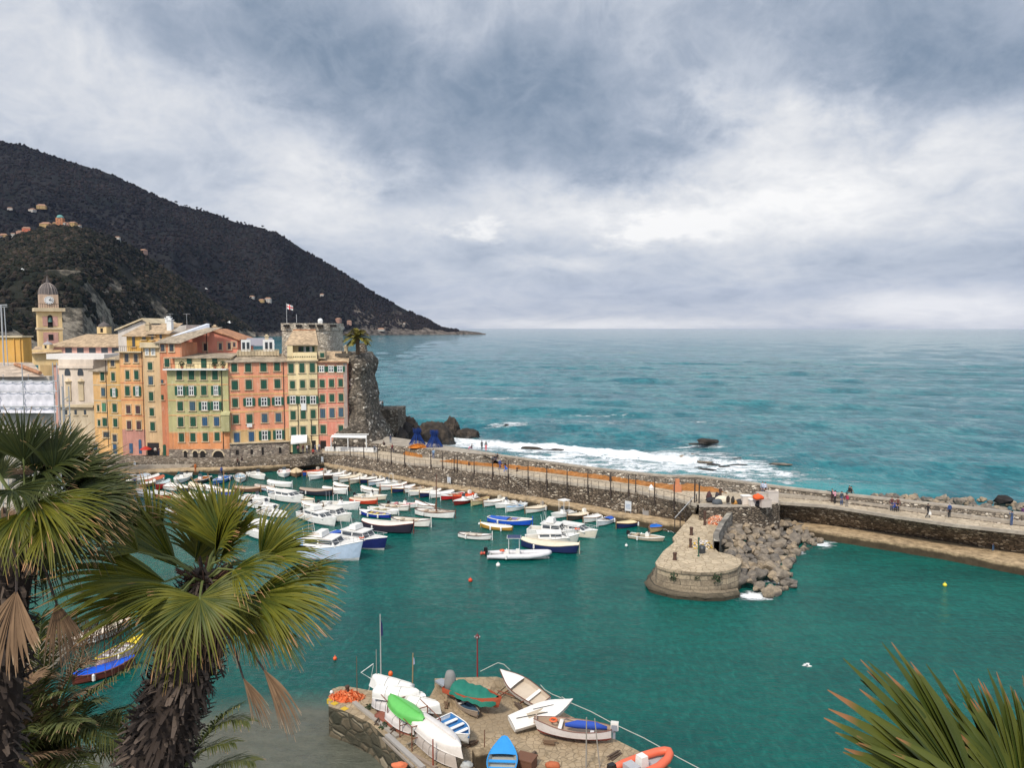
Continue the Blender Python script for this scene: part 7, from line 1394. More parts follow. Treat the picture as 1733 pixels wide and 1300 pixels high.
# gear on the block at the pier root
def crate(px,py,z,s,col,lab,rz=0,name='fish_crate',lid=False):
    p=GP(px,py,z); w,d,h=s; m=MB(); t_=.04
    m.box((0,0,t_/2),(w,d,t_)); 
    for a in(-1,1): m.box((a*(w/2-t_/2),0,h/2+t_/2),(t_,d,h)); m.box((0,a*(d/2-t_/2),h/2+t_/2),(w-2*t_-.004,t_,h))
    for a in(-1,1): m.box((0,a*(d/2+.015),h+.02),(w+.06,.05,.06)); m.box((a*(w/2+.015),0,h+.02),(.05,d-.01,.06))
    o=m.build(name,paint(col,.6),None,False,p); o.rotation_euler.z=rz; tag(o,lab,'crate')
    if lid: q=MB(); q.box((0,0,h+.09),(w+.1,d+.1,.06)); q.build('lid',paint(WHITE,.6),o)
TZ=ZP+.13
crate(1262,853.5,TZ,(1.1,.8,1.0),(.62,.55,.48),'white slatted crate with lid at the left of the crate stack',.1,lid=True); crate(1277,856,TZ,(1.3,.8,.7),(.6,.55,.5),'white lidded crate in the middle of the gear',.1,lid=True); crate(1294,858,TZ,(1.3,1.0,.95),(.52,.45,.40),'big pale plastic tub in front, at the right of the gear',.2,name='fish_tub'); crate(1306,850,TZ,(1.3,1.0,1.35),(.55,.49,.44),'tallest pale plastic tub at the rear right of the gear',.1,name='fish_tub'); crate(1288,849,TZ,(1.1,.9,1.1),(.5,.45,.4),'pale tub behind the orange bag',.0,name='fish_tub')
def bag(px,py,z,w,d,h,col,lab,seed,name='bag',cat='bag'):
    bm=bmesh.new(); bmesh.ops.create_icosphere(bm,subdivisions=3,radius=1)
    for v in bm.verts: k=1+.22*mnoise.fractal(v.co*1.8+Vector((seed,0,0)),.8,2,3); v.co=Vector((v.co.x*w/2*k,v.co.y*d/2*k,max(-.5,v.co.z)*h/1.5*k+h/3))
    me=bpy.data.meshes.new(name); bm.to_mesh(me); bm.free(); me.polygons.foreach_set('use_smooth',[True]*len(me.polygons)); me.materials.append(paint(col,.8)); o=bpy.data.objects.new(name,me); COL.objects.link(o); o.location=GP(px,py,z); tag(o,lab,cat); return o
bag(1283,845,TZ+1.0,1.3,1.0,.65,(.72,.10,.02),'bright orange-red bag on top of the crates',1)
bag(1286,857,TZ,1.3,.8,.8,K_ if 'K_' in globals() else DARK,'black sack in front of the orange bag',2); bag(1251,853,TZ,.9,.9,.6,(.03,.03,.035),'round black sack left of the slatted crate',3); bag(1243,853,TZ,.8,.7,.45,(.45,.22,.05),'small mustard bag beside the round black sack',4)
bag(1222,850,TZ,1.8,1.2,.8,(.62,.56,.44),'cream canvas bundle behind the blue sheet',5); bag(1214,853,TZ,1.3,.9,.6,(.07,.08,.09),'slate-grey bundle left of the cream one',6); bag(1205,849,TZ,1.5,.9,.55,(.02,.02,.025),'low black bundle at the left end of the gear',7); bag(1200,846,TZ,.7,.6,1.1,(.07,.03,.03),'dark brown upright sack behind the black bundle',8); bag(1214,845,TZ+.3,.6,.5,.9,(.03,.025,.03),'upright dark sack beside the tall bollard',9)
bag(1232,850,TZ+.3,.45,.4,.8,(.03,.02,.015),'narrow dark sack standing on the cream bundle, left',10); bag(1240,851,TZ+.2,.45,.4,.8,(.03,.025,.02),'narrow dark sack standing on the cream bundle, right',11)
# net bench with blue and white sheets
r=empty('gear_rack',GP(1214,876,ZH),R(20),'dark rack draped with cream, white and blue sheets on the pier','rack'); m=MB(); m.box((0,.6,.65),(3.2,1.3,1.3)); m.build('chest',paint((.05,.02,.03),.8),r); m=MB(); m.box((-.6,.5,1.42),(2.2,1.2,.2),.1); m.add([(-.9,-.1,1.4),(.1,-.1,1.45),(-.1,-.12,.75),(-.4,-.14,.55),(-.75,-.12,.75)],[(0,1,2,3,4)]); m.build('white_sheet',paint(CW,.8),r); m=MB(); m.box((.9,.5,1.44),(1.2,1.2,.28),-.2); m.box((1.5,.1,1.1),(.9,.5,.5),.3); m.build('blue_sheet',paint((.01,.07,.40),.8),r); m=MB(); m.box((1.5,1.0,1.5),(1.0,.8,.3),.4); m.build('white_crate',paint(WHITE,.7),r)
# green lamp column + black bin on pier head
p=GP(1182,942,ZH); m=MB(); m.tube([(0,0,0),(0,0,1.85)],.06,6); m.lathe([(.14,0),(.14,.06)],(0,0,0),8); m.box((0,0,1.9),(.18,.18,.14)); tag(m.build('green_post',paint((.02,.08,.05)),None,False,p),'short dark green post on the rounded pier head','post')
p=GP(1187.5,936,ZH); m=MB(); m.lathe([(.36,0),(.42,.55),(.30,.75),(.05,.8)],(0,0,0),12); tag(m.build('bin',paint((.04,.045,.05)),None,False,p),'dark round covered bin behind the green post','bin')
# weeds on the pier head masonry
for px,py,l in ((1140,975,'green weeds growing from the left of the pier head masonry'),(1212,974,'green weeds growing from the right of the pier head masonry'),(1180,970,'small weed tuft in the middle of the pier head masonry')):
    p=GP(px,py,2.2); p.y-=.0; t=bush(0,0,0,.55 if px!=1180 else .3,px,70).build('weeds',mLeaf,None,False,Vector((GP(px,ipl([(1128,963),(1185,969),(1226,967)],px),ZH).x,GP(px,ipl([(1128,963),(1185,969),(1226,967)],px),ZH).y-.15,ZH-.55))); tag(t,l,'plant')
# orange cone/grey pallet by the promenade
p=GP(1146,832,ZP); m=MB(); m.box((0,0,.45),(1.0,.8,.9)); m.box((0,0,1.3),(.5,.5,.8)); tag(m.build('utility_box',[paint((.50,.20,.10),.8)],None,False,p),'small orange-brown box with a pale top on the promenade edge of the long net','box')
p=GP(1102,829,ZP); m=MB(); m.lathe([(.35,0),(.3,.4),(.05,.7)],(0,0,0),8); tag(m.build('white_sack',mFrameW,None,False,p),'small white sack lying on the long orange net','sack')
# ---------------------------------------------------------------- storage dock at the bottom
ZD=2.0; D1=lambda x,y:(540+x/4.815,1030+y/4.815); D2=lambda x,y:(720+x/3.767,1060+y/3.767)
dk=[A2(p,ZD) for p in [(556,1196),(556,1180),(562,1167),(575,1162.5),(592,1163),(620,1168),(700,1180),(727,1180),(735,1165),(841,1147),(862,1153),(905,1172),(924,1190),(1000,1231),(1085,1274),(1200,1334),(1300,1420),(700,1420),(700,1302),(673,1268),(627,1225),(585,1205)]]
mDk=paving((.36,.28,.185),(.20,.155,.10),2.6,'dock_paving')
mDW=rubble((.15,.12,.08),(.05,.05,.035),(.30,.26,.19),1.1,'dock_wall',mort=(.07,.065,.045),stain=.8)
m=MB(); n=len(dk); m.add([(x,y,-1.5) for x,y in dk]+[(x,y,ZD) for x,y in dk],[(i,(i+1)%n,n+(i+1)%n,n+i) for i in range(n)],0); m.add([(x,y,ZD) for x,y in dk],[tuple(range(n))],1); dock=m.build('storage_dock',[mDW,mDk]); tag(dock,'stone dock crowded with stored dinghies at the bottom of the photo','dock')
# ramp wedge
a=GP(735,1149,2.9); b=GP(736,1176,2.0); 
rp=[GP(735.5,1149,2.75),GP(790,1147,2.75),GP(841,1146,2.6),GP(865,1153,2.1),GP(800,1212,2.02),GP(787,1213,2.03)]
m=MB(); m.add([tuple(p) for p in rp]+[(p.x,p.y,1.2) for p in rp],[(0,1,2,3,4,5),(5,11,6,0),(0,6,7,1),(1,7,8,2),(2,8,9,3)]); t=m.build('stone_ramp',[mDk]); tag(t,'wedge-shaped raised stone ramp under the green-covered boat','ramp')
net_pile(587,1182,ZD,2.2,1.2,.45,[(.62,.14,.05),(.55,.10,.03),(.68,.25,.12)],'pile of orange rope coils at the left end of the storage dock',260,11,.028)
bollard(588,1175,ZD+.2,.55,.13,'dark bollard standing in the orange rope pile')
def pole(px,pyb,pyt,z,lab,col=(.30,.28,.25),r=.035,tilt=0,name='pole',extra=None):
    p=GP(px,pyb,z); h=hz(p.y,px,pyt)-z; rt=empty(name,p,0,lab,'pole'); m=MB(); m.tube([(0,0,0),(tilt,0,h)],[r,r*.7],6); m.build('shaft',paint(col,.7),rt)
    if extra=='flag' or extra=='flag2': m=MB(); c=(.02,.02,.09) if extra=='flag' else (.35,.40,.55); m.add([(.03,0,h*.93),(.14,.03,h*.86),(.17,.0,h*.72),(.05,-.02,h*.70)],[(0,1,2,3)]); m.build('flag',paint(c),rt)
    return rt,h
pole(604.5,1181,1112,ZD,'thin brown pole with pale tip beside the orange rope pile',(.14,.08,.05),.03)
pole(637.5,1160,1100,ZD,'thin grey pole left of the flag mast'); pole(645,1165,1040,ZD,'tall grey mast with a small dark flag on the storage dock',(.38,.38,.36),.05,0,'mast','flag'); pole(698,1172,1106,ZD,'wooden mast with a small blue-white flag behind the upturned boats',(.30,.20,.10),.05,.06,'mast','flag2')
pole(820,1285,1236,ZD,'rusty pole standing by the concrete block',(.16,.07,.04),.035); pole(992,1300,1215,ZD,'grey wooden pole in front of the white boat, left of two',(.30,.28,.25),.045); pole(1015,1300,1217,ZD,'grey wooden pole in front of the white boat, right of two',(.30,.28,.25),.045,-.3); pole(733,1300,1252,ZD,'rusty red stake left of the bottom rack',(.25,.05,.03),.05)
rt,h=pole(808,1148,1082,2.6,'dark red harbour light pole with a small lantern',(.25,.012,.015),.05,0,'light_pole'); m=MB(); m.lathe([(.05,0),(.13,.05),(.13,.25),(.03,.34),(.02,.42)],(0,0,h),8); m.build('lantern',paint((.12,.02,.02)),rt); m=MB(); [m.ball((.15*math.cos(a),.15*math.sin(a),h+.15),.07,6) for a in (0,1.57,3.14,4.71)]; m.build('lens',paint((.3,.3,.3),.2),rt)
m=MB(); a=DP(613,1140,48.5);b=DP(632,1125,48.5);c=DP(612,1142,48.5); m.tube([DP(632,1124,48.5),DP(611,1139,48.5),DP(629,1150,48.5)],.03,4); m.tube([DP(624,1170,48.5),DP(632,1126,48.5)],.015,4); tag(m.build('bent_frame',paint(WHITE)),'bent white tube frame sticking out over the water left of the mast','frame')
# upturned hull builder
def upboat(px,py,z,L,W_,H,rz,col,lab,keel=True,tilt=0,pitch=0,name='upturned_boat',grp=None,rope=None,kind='tr'):
    r=empty(name,GP(px,py,z),0,lab,'boat',grp); r.rotation_euler=(R(tilt),R(pitch),R(rz)); m=MB(); ns=15; vs=[]
    for i in range(ns):
        t=i/(ns-1); S=hullsec(L,W_,H,kind,t)
        prof=[(y,z_) for y,z_ in S]
        for y,z_ in prof[::-1]: vs.append((stx(L,t,z_,H,kind),y,H-z_*1.0))
        for y,z_ in prof[1:]: vs.append((stx(L,t,z_,H,kind),-y,H-z_*1.0))
    k=11; m.add(vs,[(i*k+j,(i+1)*k+j,(i+1)*k+j+1,i*k+j+1) for i in range(ns-1) for j in range(k-1)]+[tuple(range(k))]); m.build('hull',paint(col,.4,.5,.3),r,True)
    m=MB(); 
    if keel: m.tube([(stx(L,i/8,0,H,kind),0,H-hullsec(L,W_,H,kind,i/8)[0][1]+.02) for i in range(8)],.03,4)
    for s_ in(-1,1): m.tube([(stx(L,i/10,H,H,kind),s_*hullsec(L,W_,H,kind,i/10)[-1][0],H-hullsec(L,W_,H,kind,i/10)[-1][1]) for i in range(11)],.035,4)
    m.build('keel_strip',paint(sc(col,.8),.5),r)
    if rope:
        m=MB(); 
        for t in rope:
            S=hullsec(L,W_,H,kind,t); P=[(stx(L,t,z_,H,kind),y*1.02,H-z_*1.0+.015) for y,z_ in S[::-1]]+[(stx(L,t,z_,H,kind),-y*1.02,H-z_*1.0+.015) for y,z_ in S[1:]]; m.tube(P,.012,3)
        m.build('lashing',paint((.1,.1,.1)),r)
    return r
# storage rack
rk=empty('boat_rack',GP(690,1230,ZD),R(-58),'rusty steel rack holding the upturned dinghies on the storage dock','rack'); m=MB()
for x in(-2.6,-.9,.9,2.6):
    for y in(-.9,.9): m.tube([(x,y,0),(x,y,1.45)],.035,4)
    m.tube([(x,-.9,1.4),(x,.9,1.4)],.035,4); m.tube([(x,-.9,.7),(x,.9,.7)],.03,4)
for y in(-.9,.9): m.tube([(-2.6,y,1.4),(2.6,y,1.4)],.03,4)
m.build('frame',mRust,rk)
upboat(662,1166,3.35,2.7,1.25,.5,165,WHITE,'upturned white dinghy on top of the rack, farthest back left',rope=(.3,.6),pitch=-8); upboat(672,1180,3.1,2.9,1.2,.5,-12,WHITE,'second upturned white dinghy below the farthest one',rope=(.3,.6))
upboat(652,1197,2.4,2.0,1.0,.45,150,(.6,.57,.56),'grey-white tarped dinghy under the rack at the left',rope=(.3,.5,.7))
upboat(688,1207,3.35,3.5,1.25,.38,-48,(.12,.46,.10),'bright lime-green upturned rowing boat',kind='de',pitch=2)
upboat(718,1197,2.9,2.2,1.1,.4,-25,WHITE,'white boxy upturned dinghy behind the green boat',rope=(.4,)); upboat(700,1184,2.9,1.8,1.0,.4,-25,WHITE,'small white upturned dinghy between the flag mast and the green boat')
upboat(742,1248,3.0,4.1,1.5,.42,-48,(.72,.68,.64),'long white upturned boat lying across the rack, nearest',pitch=3); upboat(742,1272,2.3,3.3,1.3,.5,-50,(.42,.37,.33),'beige sheeted boat stored under the long white upturned one',rope=(.3,.5,.7,.85)); upboat(680,1225,2.3,2.4,1.1,.4,-48,(.62,.58,.56),'white wrapped boat stored under the green one',rope=(.4,.7)); upboat(672,1228,2.05,3.4,1.0,.25,-42,(.22,.07,.04),'slim brown hull lying under the green boat',keel=False)
# open white/blue dinghy
def opendinghy(px,py,z,L,W_,H,rz,hc,inner,rim,lab,tilt=(0,0),kind='tr',bench=(.25,.5,.75),name='rowing_boat',fore=None,bot=None):
    r=empty(name,GP(px,py,z),0,lab,'boat'); r.rotation_euler=(R(tilt[0]),R(tilt[1]),R(rz)); hull(r,L,W_,H,kind,[hc,bot or sc(hc,.8)]); gunwale(r,L,W_,H,kind,rim,.035); gi=gw(L,W_,H,kind,17,0,.04)
    m=MB(); deckstrip(m,[(x,max(0,y*.85),max(z_-H*.62,.06)) for x,y,z_ in gi],0,0,(0,.95),3)
    for s_ in(-1,1): A=[(x,s_*y,z_) for x,y,z_ in gi]; B=[(x,s_*max(0,y*.85),max(z_-H*.62,.06)) for x,y,z_ in gi]; m.add(A+B,[(i,i+1,17+i+1,17+i) for i in range(16)])
    m.build('interior',paint(inner,.6),r)
    for t in bench: x,y,z_=gi[int(t*16)]; m=MB(); m.box((x,0,z_-.08),(.22,y*1.94,.04)); m.build('thwart',paint(WHITE if fore is None else fore,.5),r)
    if fore: m=MB(); deckstrip(m,[(x,y,z_+.01) for x,y,z_ in gi],.04,0,(.66,1),5); m.build('foredeck',paint(fore,.5),r)
    return r
opendinghy(772,1240,2.55,2.7,1.25,.42,-55,WHITE,(.04,.18,.42),WHITE,'white dinghy with blue inside lying open on the rack',(5,0)); 
o=opendinghy(886,1172,2.5,3.9,1.45,.42,133,(.72,.69,.66),(.50,.42,.33),(.13,.05,.03),'white sailing dinghy tilted on a trolley at the back edge of the dock',(-16,-8),fore=(.72,.70,.67),bench=(.3,))
m=MB(); [m.tube([(x,y,0),(x+.5,y,.45)],.04,4) for x in(-1,.6) for y in(-.4,.4)]; m.tube([(-1.2,0,.3),(1.6,0,.3)],.05,4); m.tube([(-.8,-.6,.2),(-.8,.6,.2)],.05,4); o=m.build('boat_trolley',mRust,None,False,GP(868,1186,ZD)); o.rotation_euler.z=R(-35); tag(o,'rusty boat trolley under the tilted sailing dinghy','trolley')
# flat white laser-like dinghy
r=empty('sailing_dinghy',GP(915,1212,2.6),0,'flat white sailing dinghy lying tilted in the middle of the dock','boat'); r.rotation_euler=(R(22),R(-7),R(24)); hull(r,3.9,1.35,.32,'tr',[WHITE,WHITE]); m=MB(); gi=gw(3.9,1.35,.32,'tr',17,.005,0); deckstrip(m,gi,.07,0,(0,1),7); dd=m.build('deck',paint((.70,.67,.63),.4),r); m=MB(); m.box((-.35,0,.38),(1.1,.36,.03)); m.build('cockpit',paint((.42,.35,.26)),r); m=MB(); m.tube([(-1.6,.1,.42),(.3,-.25,.46)],.025,4); m.tube([(-.4,.3,.42),(.9,.1,.44)],.02,4); m.build('spar',mDark,r)
# white boat with blue sail bundle + outboard
o=opendinghy(972,1243,2.35,4.3,1.5,.52,160,(.66,.62,.60),(.40,.30,.22),(.16,.07,.05),'white wooden boat with striped outboard, blue sail bundle and lifebuoy on the dock',(0,0),'de',(.3,.7),bot=(.30,.03,.03))
o.rotation_euler=(0,0,R(168)); m=MB(); m.tube([(-1.9,.1,.62),(-1.2,.15,.72),(-.2,.25,.74),(.5,.3,.66)],[.10,.22,.24,.10],8); m.build('sail_bundle',paint((.02,.07,.38),.8),o,True); m=MB(); ringtorus(m,(1.25,-.1,.66),.2,.06); m.build('lifebuoy',paint((.7,.12,.03)),o); m=MB(); m.add([(.0,-.4,.55),(.8,-.35,.6),(.45,.1,.95)],[(0,1,2)]); m.build('white_sail',paint(WHITE,.8),o); outboard(o,-2.15,.42,(.25,.27,.32),.95); m=MB(); m.box((2.25,0,.6),(.07,.06,.75)); m.build('stem_post',paint((.5,.4,.35)),o)
m=MB(); [m.box((-2.33,-.12+.08*k,.76),(.44,.03,.44)) for k in range(4)]; m.build('outboard_cover',paint(WHITE),o)
# green-covered boat
r=empty('motorboat',GP(800,1182,2.75),R(-32),'boat under a bright green tarpaulin with grey-hooded engine on the ramp','boat'); hull(r,3.9,1.55,.45,'tr',[(.45,.10,.05),(.35,.06,.03)]); bm=bmesh.new(); bmesh.ops.create_grid(bm,x_segments=34,y_segments=18,size=1)
for v in bm.verts:
    x,y=v.co.x,v.co.y; t=(x+1)/2; wd=hullsec(3.7,1.55,.45,'tr',.12+t*.86)[-1][0]+.08; z=.62+.22*math.exp(-((x+.75)/.35)**2)+.10*math.cos(x*5)-.42*abs(y)**4+.05*mnoise.noise(Vector((x*4,y*4,0)))+.03*math.sin(x*17+y*4); v.co=Vector((-1.3+3.15*t,y*wd,z-.25*max(0,abs(y)-.85)*3))
me=bpy.data.meshes.new('tarpaulin'); bm.to_mesh(me); bm.free(); me.polygons.foreach_set('use_smooth',[True]*len(me.polygons)); me.materials.append(paint((.008,.15,.105),.75)); o=bpy.data.objects.new('tarpaulin',me); COL.objects.link(o); o.parent=r
m=MB(); m.lathe([(.42,-.2),(.40,.3),(.34,.75),(.25,1.0),(.04,1.08)],(-1.75,0,.3),14); o=m.build('engine_hood',paint((.21,.21,.205),.9),r,True)
for v in o.data.vertices: v.co.x=-1.75+(v.co.x+1.75)*(1+.22*math.sin(math.atan2(v.co.y,v.co.x+1.75)*7)); v.co.y*=1+.15*math.sin(v.co.z*9)
r=empty('outboard_motor',GP(763,1168,2.9),R(-50),'black outboard motor hanging off a grey folded seat at the ramp edge','motor'); m=MB(); m.box((0,0,.1),(.35,.3,.42),0,0,.8); m.tube([(0,0,-.1),(.9,0,-.55)],.05,5); m.build('cowl',mDark,r); m=MB(); m.box((-.75,0,.12),(1.3,.55,.12)); m.build('seat',paint((.28,.30,.33)),r)
opendinghy(790,1202,2.15,2.3,.75,.3,-52,(.28,.22,.17),(.05,.10,.16),(.25,.2,.15),'narrow weathered canoe-like boat beside the ramp wall',(0,0),'de',(.3,))
# blue boat at bottom edge
opendinghy(850,1302,2.35,3.6,1.6,.5,87,(.02,.25,.62),(.40,.40,.36),(.03,.32,.72),'bright turquoise-blue boat with open decking at the bottom edge',(0,0),'de',(.35,.55),fore=(.03,.28,.66))
# orange inflatable
o=boat('rib',1134,1272,1040,1310,'orange and grey inflatable boat at the bottom right end of the dock',(.70,.14,.07),cov=(.4,.4,.42),inner=(.40,.40,.42),W_=1.75,H=.5,base=2.05,zg=2.5,lim=(3.8,4.4))
# loose items
rq=random.Random(12)
for i,(px,py,l) in enumerate([(640,1222,'left of the grey rail'),(668,1238,'beside the rack feet'),(700,1262,'below the green boat'),(722,1215,'behind the blue-white dinghy'),(756,1196,'in front of the ramp wall'),(880,1200,'by the trolley'),(930,1262,'in front of the white wooden boat'),(900,1285,'near the yellow line'),(1040,1282,'left of the orange inflatable'),(800,1262,'in the middle of the dock')]):
    p=GP(px,py,ZD); m=MB()
    for k in range(5): x,y=rq.uniform(-.45,.45),rq.uniform(-.3,.3); m.box((x*.3,y*.3,.03+k*.05),(rq.uniform(.5,1.1),rq.uniform(.06,.14),.045),rq.uniform(-.25,.25))
    o=m.build('planks',paint(rq.choice([(.16,.10,.06),(.24,.20,.15),(.10,.07,.05)]),.85),None,False,p); o.rotation_euler.z=rq.uniform(0,3); tag(o,'small pile of old planks on the storage dock '+l,'planks')
for i,(px,py,l) in enumerate([(625,1200,'left'),(650,1232,'middle'),(700,1245,'right')]):
    p=GP(px,py,ZD); t=bush(0,0,.05,.32,900+i,110).build('weeds',mLeaf,None,False,p); tag(t,'green weeds on the dock beside the rack, '+l+' tuft','plant')
def beam(px0,py0,px1,py1,z,w,h,col,lab,name='timber_beam'):
    a=GP(px0,py0,z);b=GP(px1,py1,z); d=b-a; m=MB(); m.box((0,0,h/2),(d.length,w,h)); o=m.build(name,paint(col,.8),None,False,(a+b)/2); o.rotation_euler.z=math.atan2(d.y,d.x); tag(o,lab,'beam')
beam(599,1191,673,1250,ZD,.28,.14,(.33,.30,.26),'long grey rail slanting across the left arm of the dock, upper'); beam(655,1247,716,1303,ZD,.30,.16,(.35,.33,.31),'pair-left steel rail at the bottom left of the dock'); beam(648,1252,700,1302,ZD,.12,.12,(.28,.24,.2),'thin rail beside the steel rail at the bottom left'); beam(700,1281,738,1303,ZD,.2,.14,(.26,.2,.15),'short brown timber near the bottom rack'); beam(745,1283,760,1262,ZD,.2,.5,(.16,.12,.09),'short dark trestle under the long white boat','trestle')
p=GP(817,1296,ZD); m=MB(); m.box((0,0,.4),(1.0,.7,.8)); o=m.build('concrete_block',mConc,None,False,p); o.rotation_euler.z=R(20); tag(o,'brown concrete block left of the turquoise boat','block')
p=GP(890,1300,ZD); m=MB(); m.box((0,0,.28),(1.0,.8,.56)); m.box((0,0,.6),(1.06,.86,.08)); o=m.build('storage_box',paint((.15,.07,.04),.8),None,False,p); o.rotation_euler.z=R(-25); tag(o,'rusty brown box right of the turquoise boat','box')
bag(935,1299,ZD,.8,.5,.3,(.42,.12,.05),'small heap of red-brown rope at the bottom edge',21,'rope_heap','rope'); bag(676,1300,ZD,.9,.5,.3,(.6,.16,.07),'orange rope heap at the bottom edge left',22,'rope_heap','rope'); bag(790,1300,ZD,.7,.5,.35,(.4,.42,.42),'grey folded sheet at the bottom edge',23,'sheet','sheet')
for px,py,z,s,lab in [(661,1141,2.9,.16,'orange float behind the top white dinghy'),(661,1164,3.1,.2,'orange balloon float in front of the white dinghies')]:
    m=MB(); m.ball((0,0,0),s,10,0,1.25); m.tube([(0,0,-s*1.1),(0,0,-s*1.1-.5)],.02,4); o=m.build('float',paint((.72,.12,.02),.35),None,True,GP(px,py,z)); tag(o,lab,'float')
# mooring rope over the water
m=MB(); P=[D2(350,290),D2(430,250),D2(462,235),D2(500,245),D2(540,282)]; m.tube([DP(x,y,48.5) for x,y in P],.025,4); P2=[(915,1160),(922,1168),(935,1176),(950,1182),(951,1180),(965,1190),(1000,1205),(1035,1224),(1060,1236),(1090,1250),(1115,1264),(1150,1284),(1190,1305)]; m.tube([GP(x,y,1.6-.01*i) for i,(x,y) in enumerate(P2)],.03,4); tag(m.build('mooring_rope',paint((.42,.42,.38),.9)),'long pale mooring rope strung along the right side of the dock','rope')
notice_=GP(569,1206,1.2); m=MB(); m.box((0,0,0),(.45,.05,.55)); m.box((0,-.03,.15),(.3,.02,.05)); m.box((0,-.03,0),(.3,.02,.05)); o=m.build('warning_sign',[paint(WHITE)],None,False,notice_+Vector((-.1,-.25,0))); o.rotation_euler.z=R(30); tag(o,'small white notice fixed to the left wall of the storage dock','sign')
for x,y,l in [(557,1189,'upper'),(563,1196,'middle'),(580,1205,'lower')]:
    p=GP(x,y,ZD-.12); m=MB(); m.box(tuple(p+Vector((.1,.1,0))),(.42,.35,.30),-.7); tag(m.build('yellow_marking',paint((.55,.37,.03),.85,dirt=.5)),'faded yellow paint patch on the left dock corner, '+l+' of three','marking')
m=MB(); [m.ball(tuple(GP(x,y,ZD+.1)),.12,7) for x,y in((561,1172),)]; tag(m.build('white_float',mFrameW),'white float at the left tip of the dock','float')
# ---------------------------------------------------------------- palms in the foreground
mFanG=leafmat((.014,.036,.005),(.115,.108,.007),(.34,.18,.08),'fan_leaf'); mFanShade=leafmat((.007,.018,.005),(.040,.047,.008),(.28,.17,.08),'fan_leaf_shaded'); mDead=leafmat((.085,.05,.028),(.20,.125,.07),(.34,.24,.15),'dry_leaf',.8); mFe=leafmat((.025,.045,.012),(.095,.10,.025),(.36,.22,.13),'feather_leaf'); mFanR=leafmat((.015,.034,.006),(.075,.085,.012),(.22,.10,.04),'near_fan_leaf'); mPet=paint((.10,.12,.03),.6,name='petiole')  # darker fan leaf copy carries the left crown's shade in its colour
class LB:
    def __init__(s): s.v=[];s.f=[];s.t=[];s.r=[]
    def strip(s,pts,ups,ws,r,ts,fold=.35):
        o=len(s.v); n=len(pts)
        for i,p in enumerate(pts):
            d=(pts[min(i+1,n-1)]-pts[max(i-1,0)]).normalized(); side=d.cross(ups); side=side.normalized() if side.length>1e-6 else Vector((1,0,0)); up=side.cross(d)
            w=ws[i]; s.v+= [p-side*w+up*w*fold,p,p+side*w+up*w*fold]; s.t+=[ts[i]]*3; s.r+=[r]*3
        for i in range(n-1):
            a=o+i*3; s.f+=[(a,a+1,a+4,a+3),(a+1,a+2,a+5,a+4)]
    def build(s,name,mat,parent):
        me=bpy.data.meshes.new(name); me.from_pydata([tuple(v) for v in s.v],[],s.f); me.materials.append(mat); a=me.attributes.new('lt','FLOAT','POINT'); a.data.foreach_set('value',s.t); b=me.attributes.new('lr','FLOAT','POINT'); b.data.foreach_set('value',s.r); me.polygons.foreach_set('use_smooth',[True]*len(s.f)); o=bpy.data.objects.new(name,me); COL.objects.link(o); o.parent=parent; return o
def fan(parent,C,hub,tip,spread,mat,seed,nl=30,w=.016,droop=.12,norm=None,fused=.38,name='frond',jit=.05,pet=True):
    """palmate leaf: petiole C->hub, blade pointing hub->tip"""
    rnd=random.Random(seed); ax=tip-hub; L=ax.length; ax.normalize(); v=Vector((0,0,0))-Vector((0,0,0)); cam_=Vector((0,0,CH)); tc=(cam_-hub).normalized()
    nrm=norm if norm is not None else (tc*.75+Vector((0,0,1))*.9+Vector((rnd.uniform(-.3,.3),0,rnd.uniform(-.2,.2)))); nrm=(nrm-ax*nrm.dot(ax)).normalized(); sd=ax.cross(nrm).normalized(); lb=LB(); sp=R(spread)
    for i in range(nl):
        u=-1+2*i/(nl-1); a=u*sp/2+rnd.uniform(-.02,.02); ll=L*(1-.22*abs(u)**2)*rnd.uniform(.90,1.06); d=ax*math.cos(a)+sd*math.sin(a); cup=nrm*(.10*abs(u)*L*.6); pts=[];ws=[];ts=[]; r=rnd.random(); dr=droop*rnd.uniform(.5,1.8); bend=rnd.uniform(-.06,.06); ns=8; wr=w*rnd.uniform(.8,1.1)*L/.55
        for k in range(ns+1):
            q=k/ns; p=hub+d*(ll*q)+sd*(bend*ll*q*q)+nrm*(.10*math.sin(q*math.pi*.6)*L)+cup*q-Vector((0,0,1))*(dr*ll*max(0,q-.45)**2*2.2)
            ww=wr*(min(1,q/fused)**.9 if q<fused else (1-((q-fused)/(1-fused))**1.5*.93)); pts.append(p); ws.append(max(ww,.0012)); ts.append(q)
        lb.strip(pts,nrm,ws,r,ts,.45)
    f=lb.build(name,mat,parent)
    if pet and C is not None:
        m=MB(); mid=(C+hub)/2+Vector((0,0,.06)); m.tube([C,mid,hub,hub+ax*L*.12],[.014,.011,.008,.003],5); m.build('petiole',mPet if mat is not mDead else mIron,f)
    return f
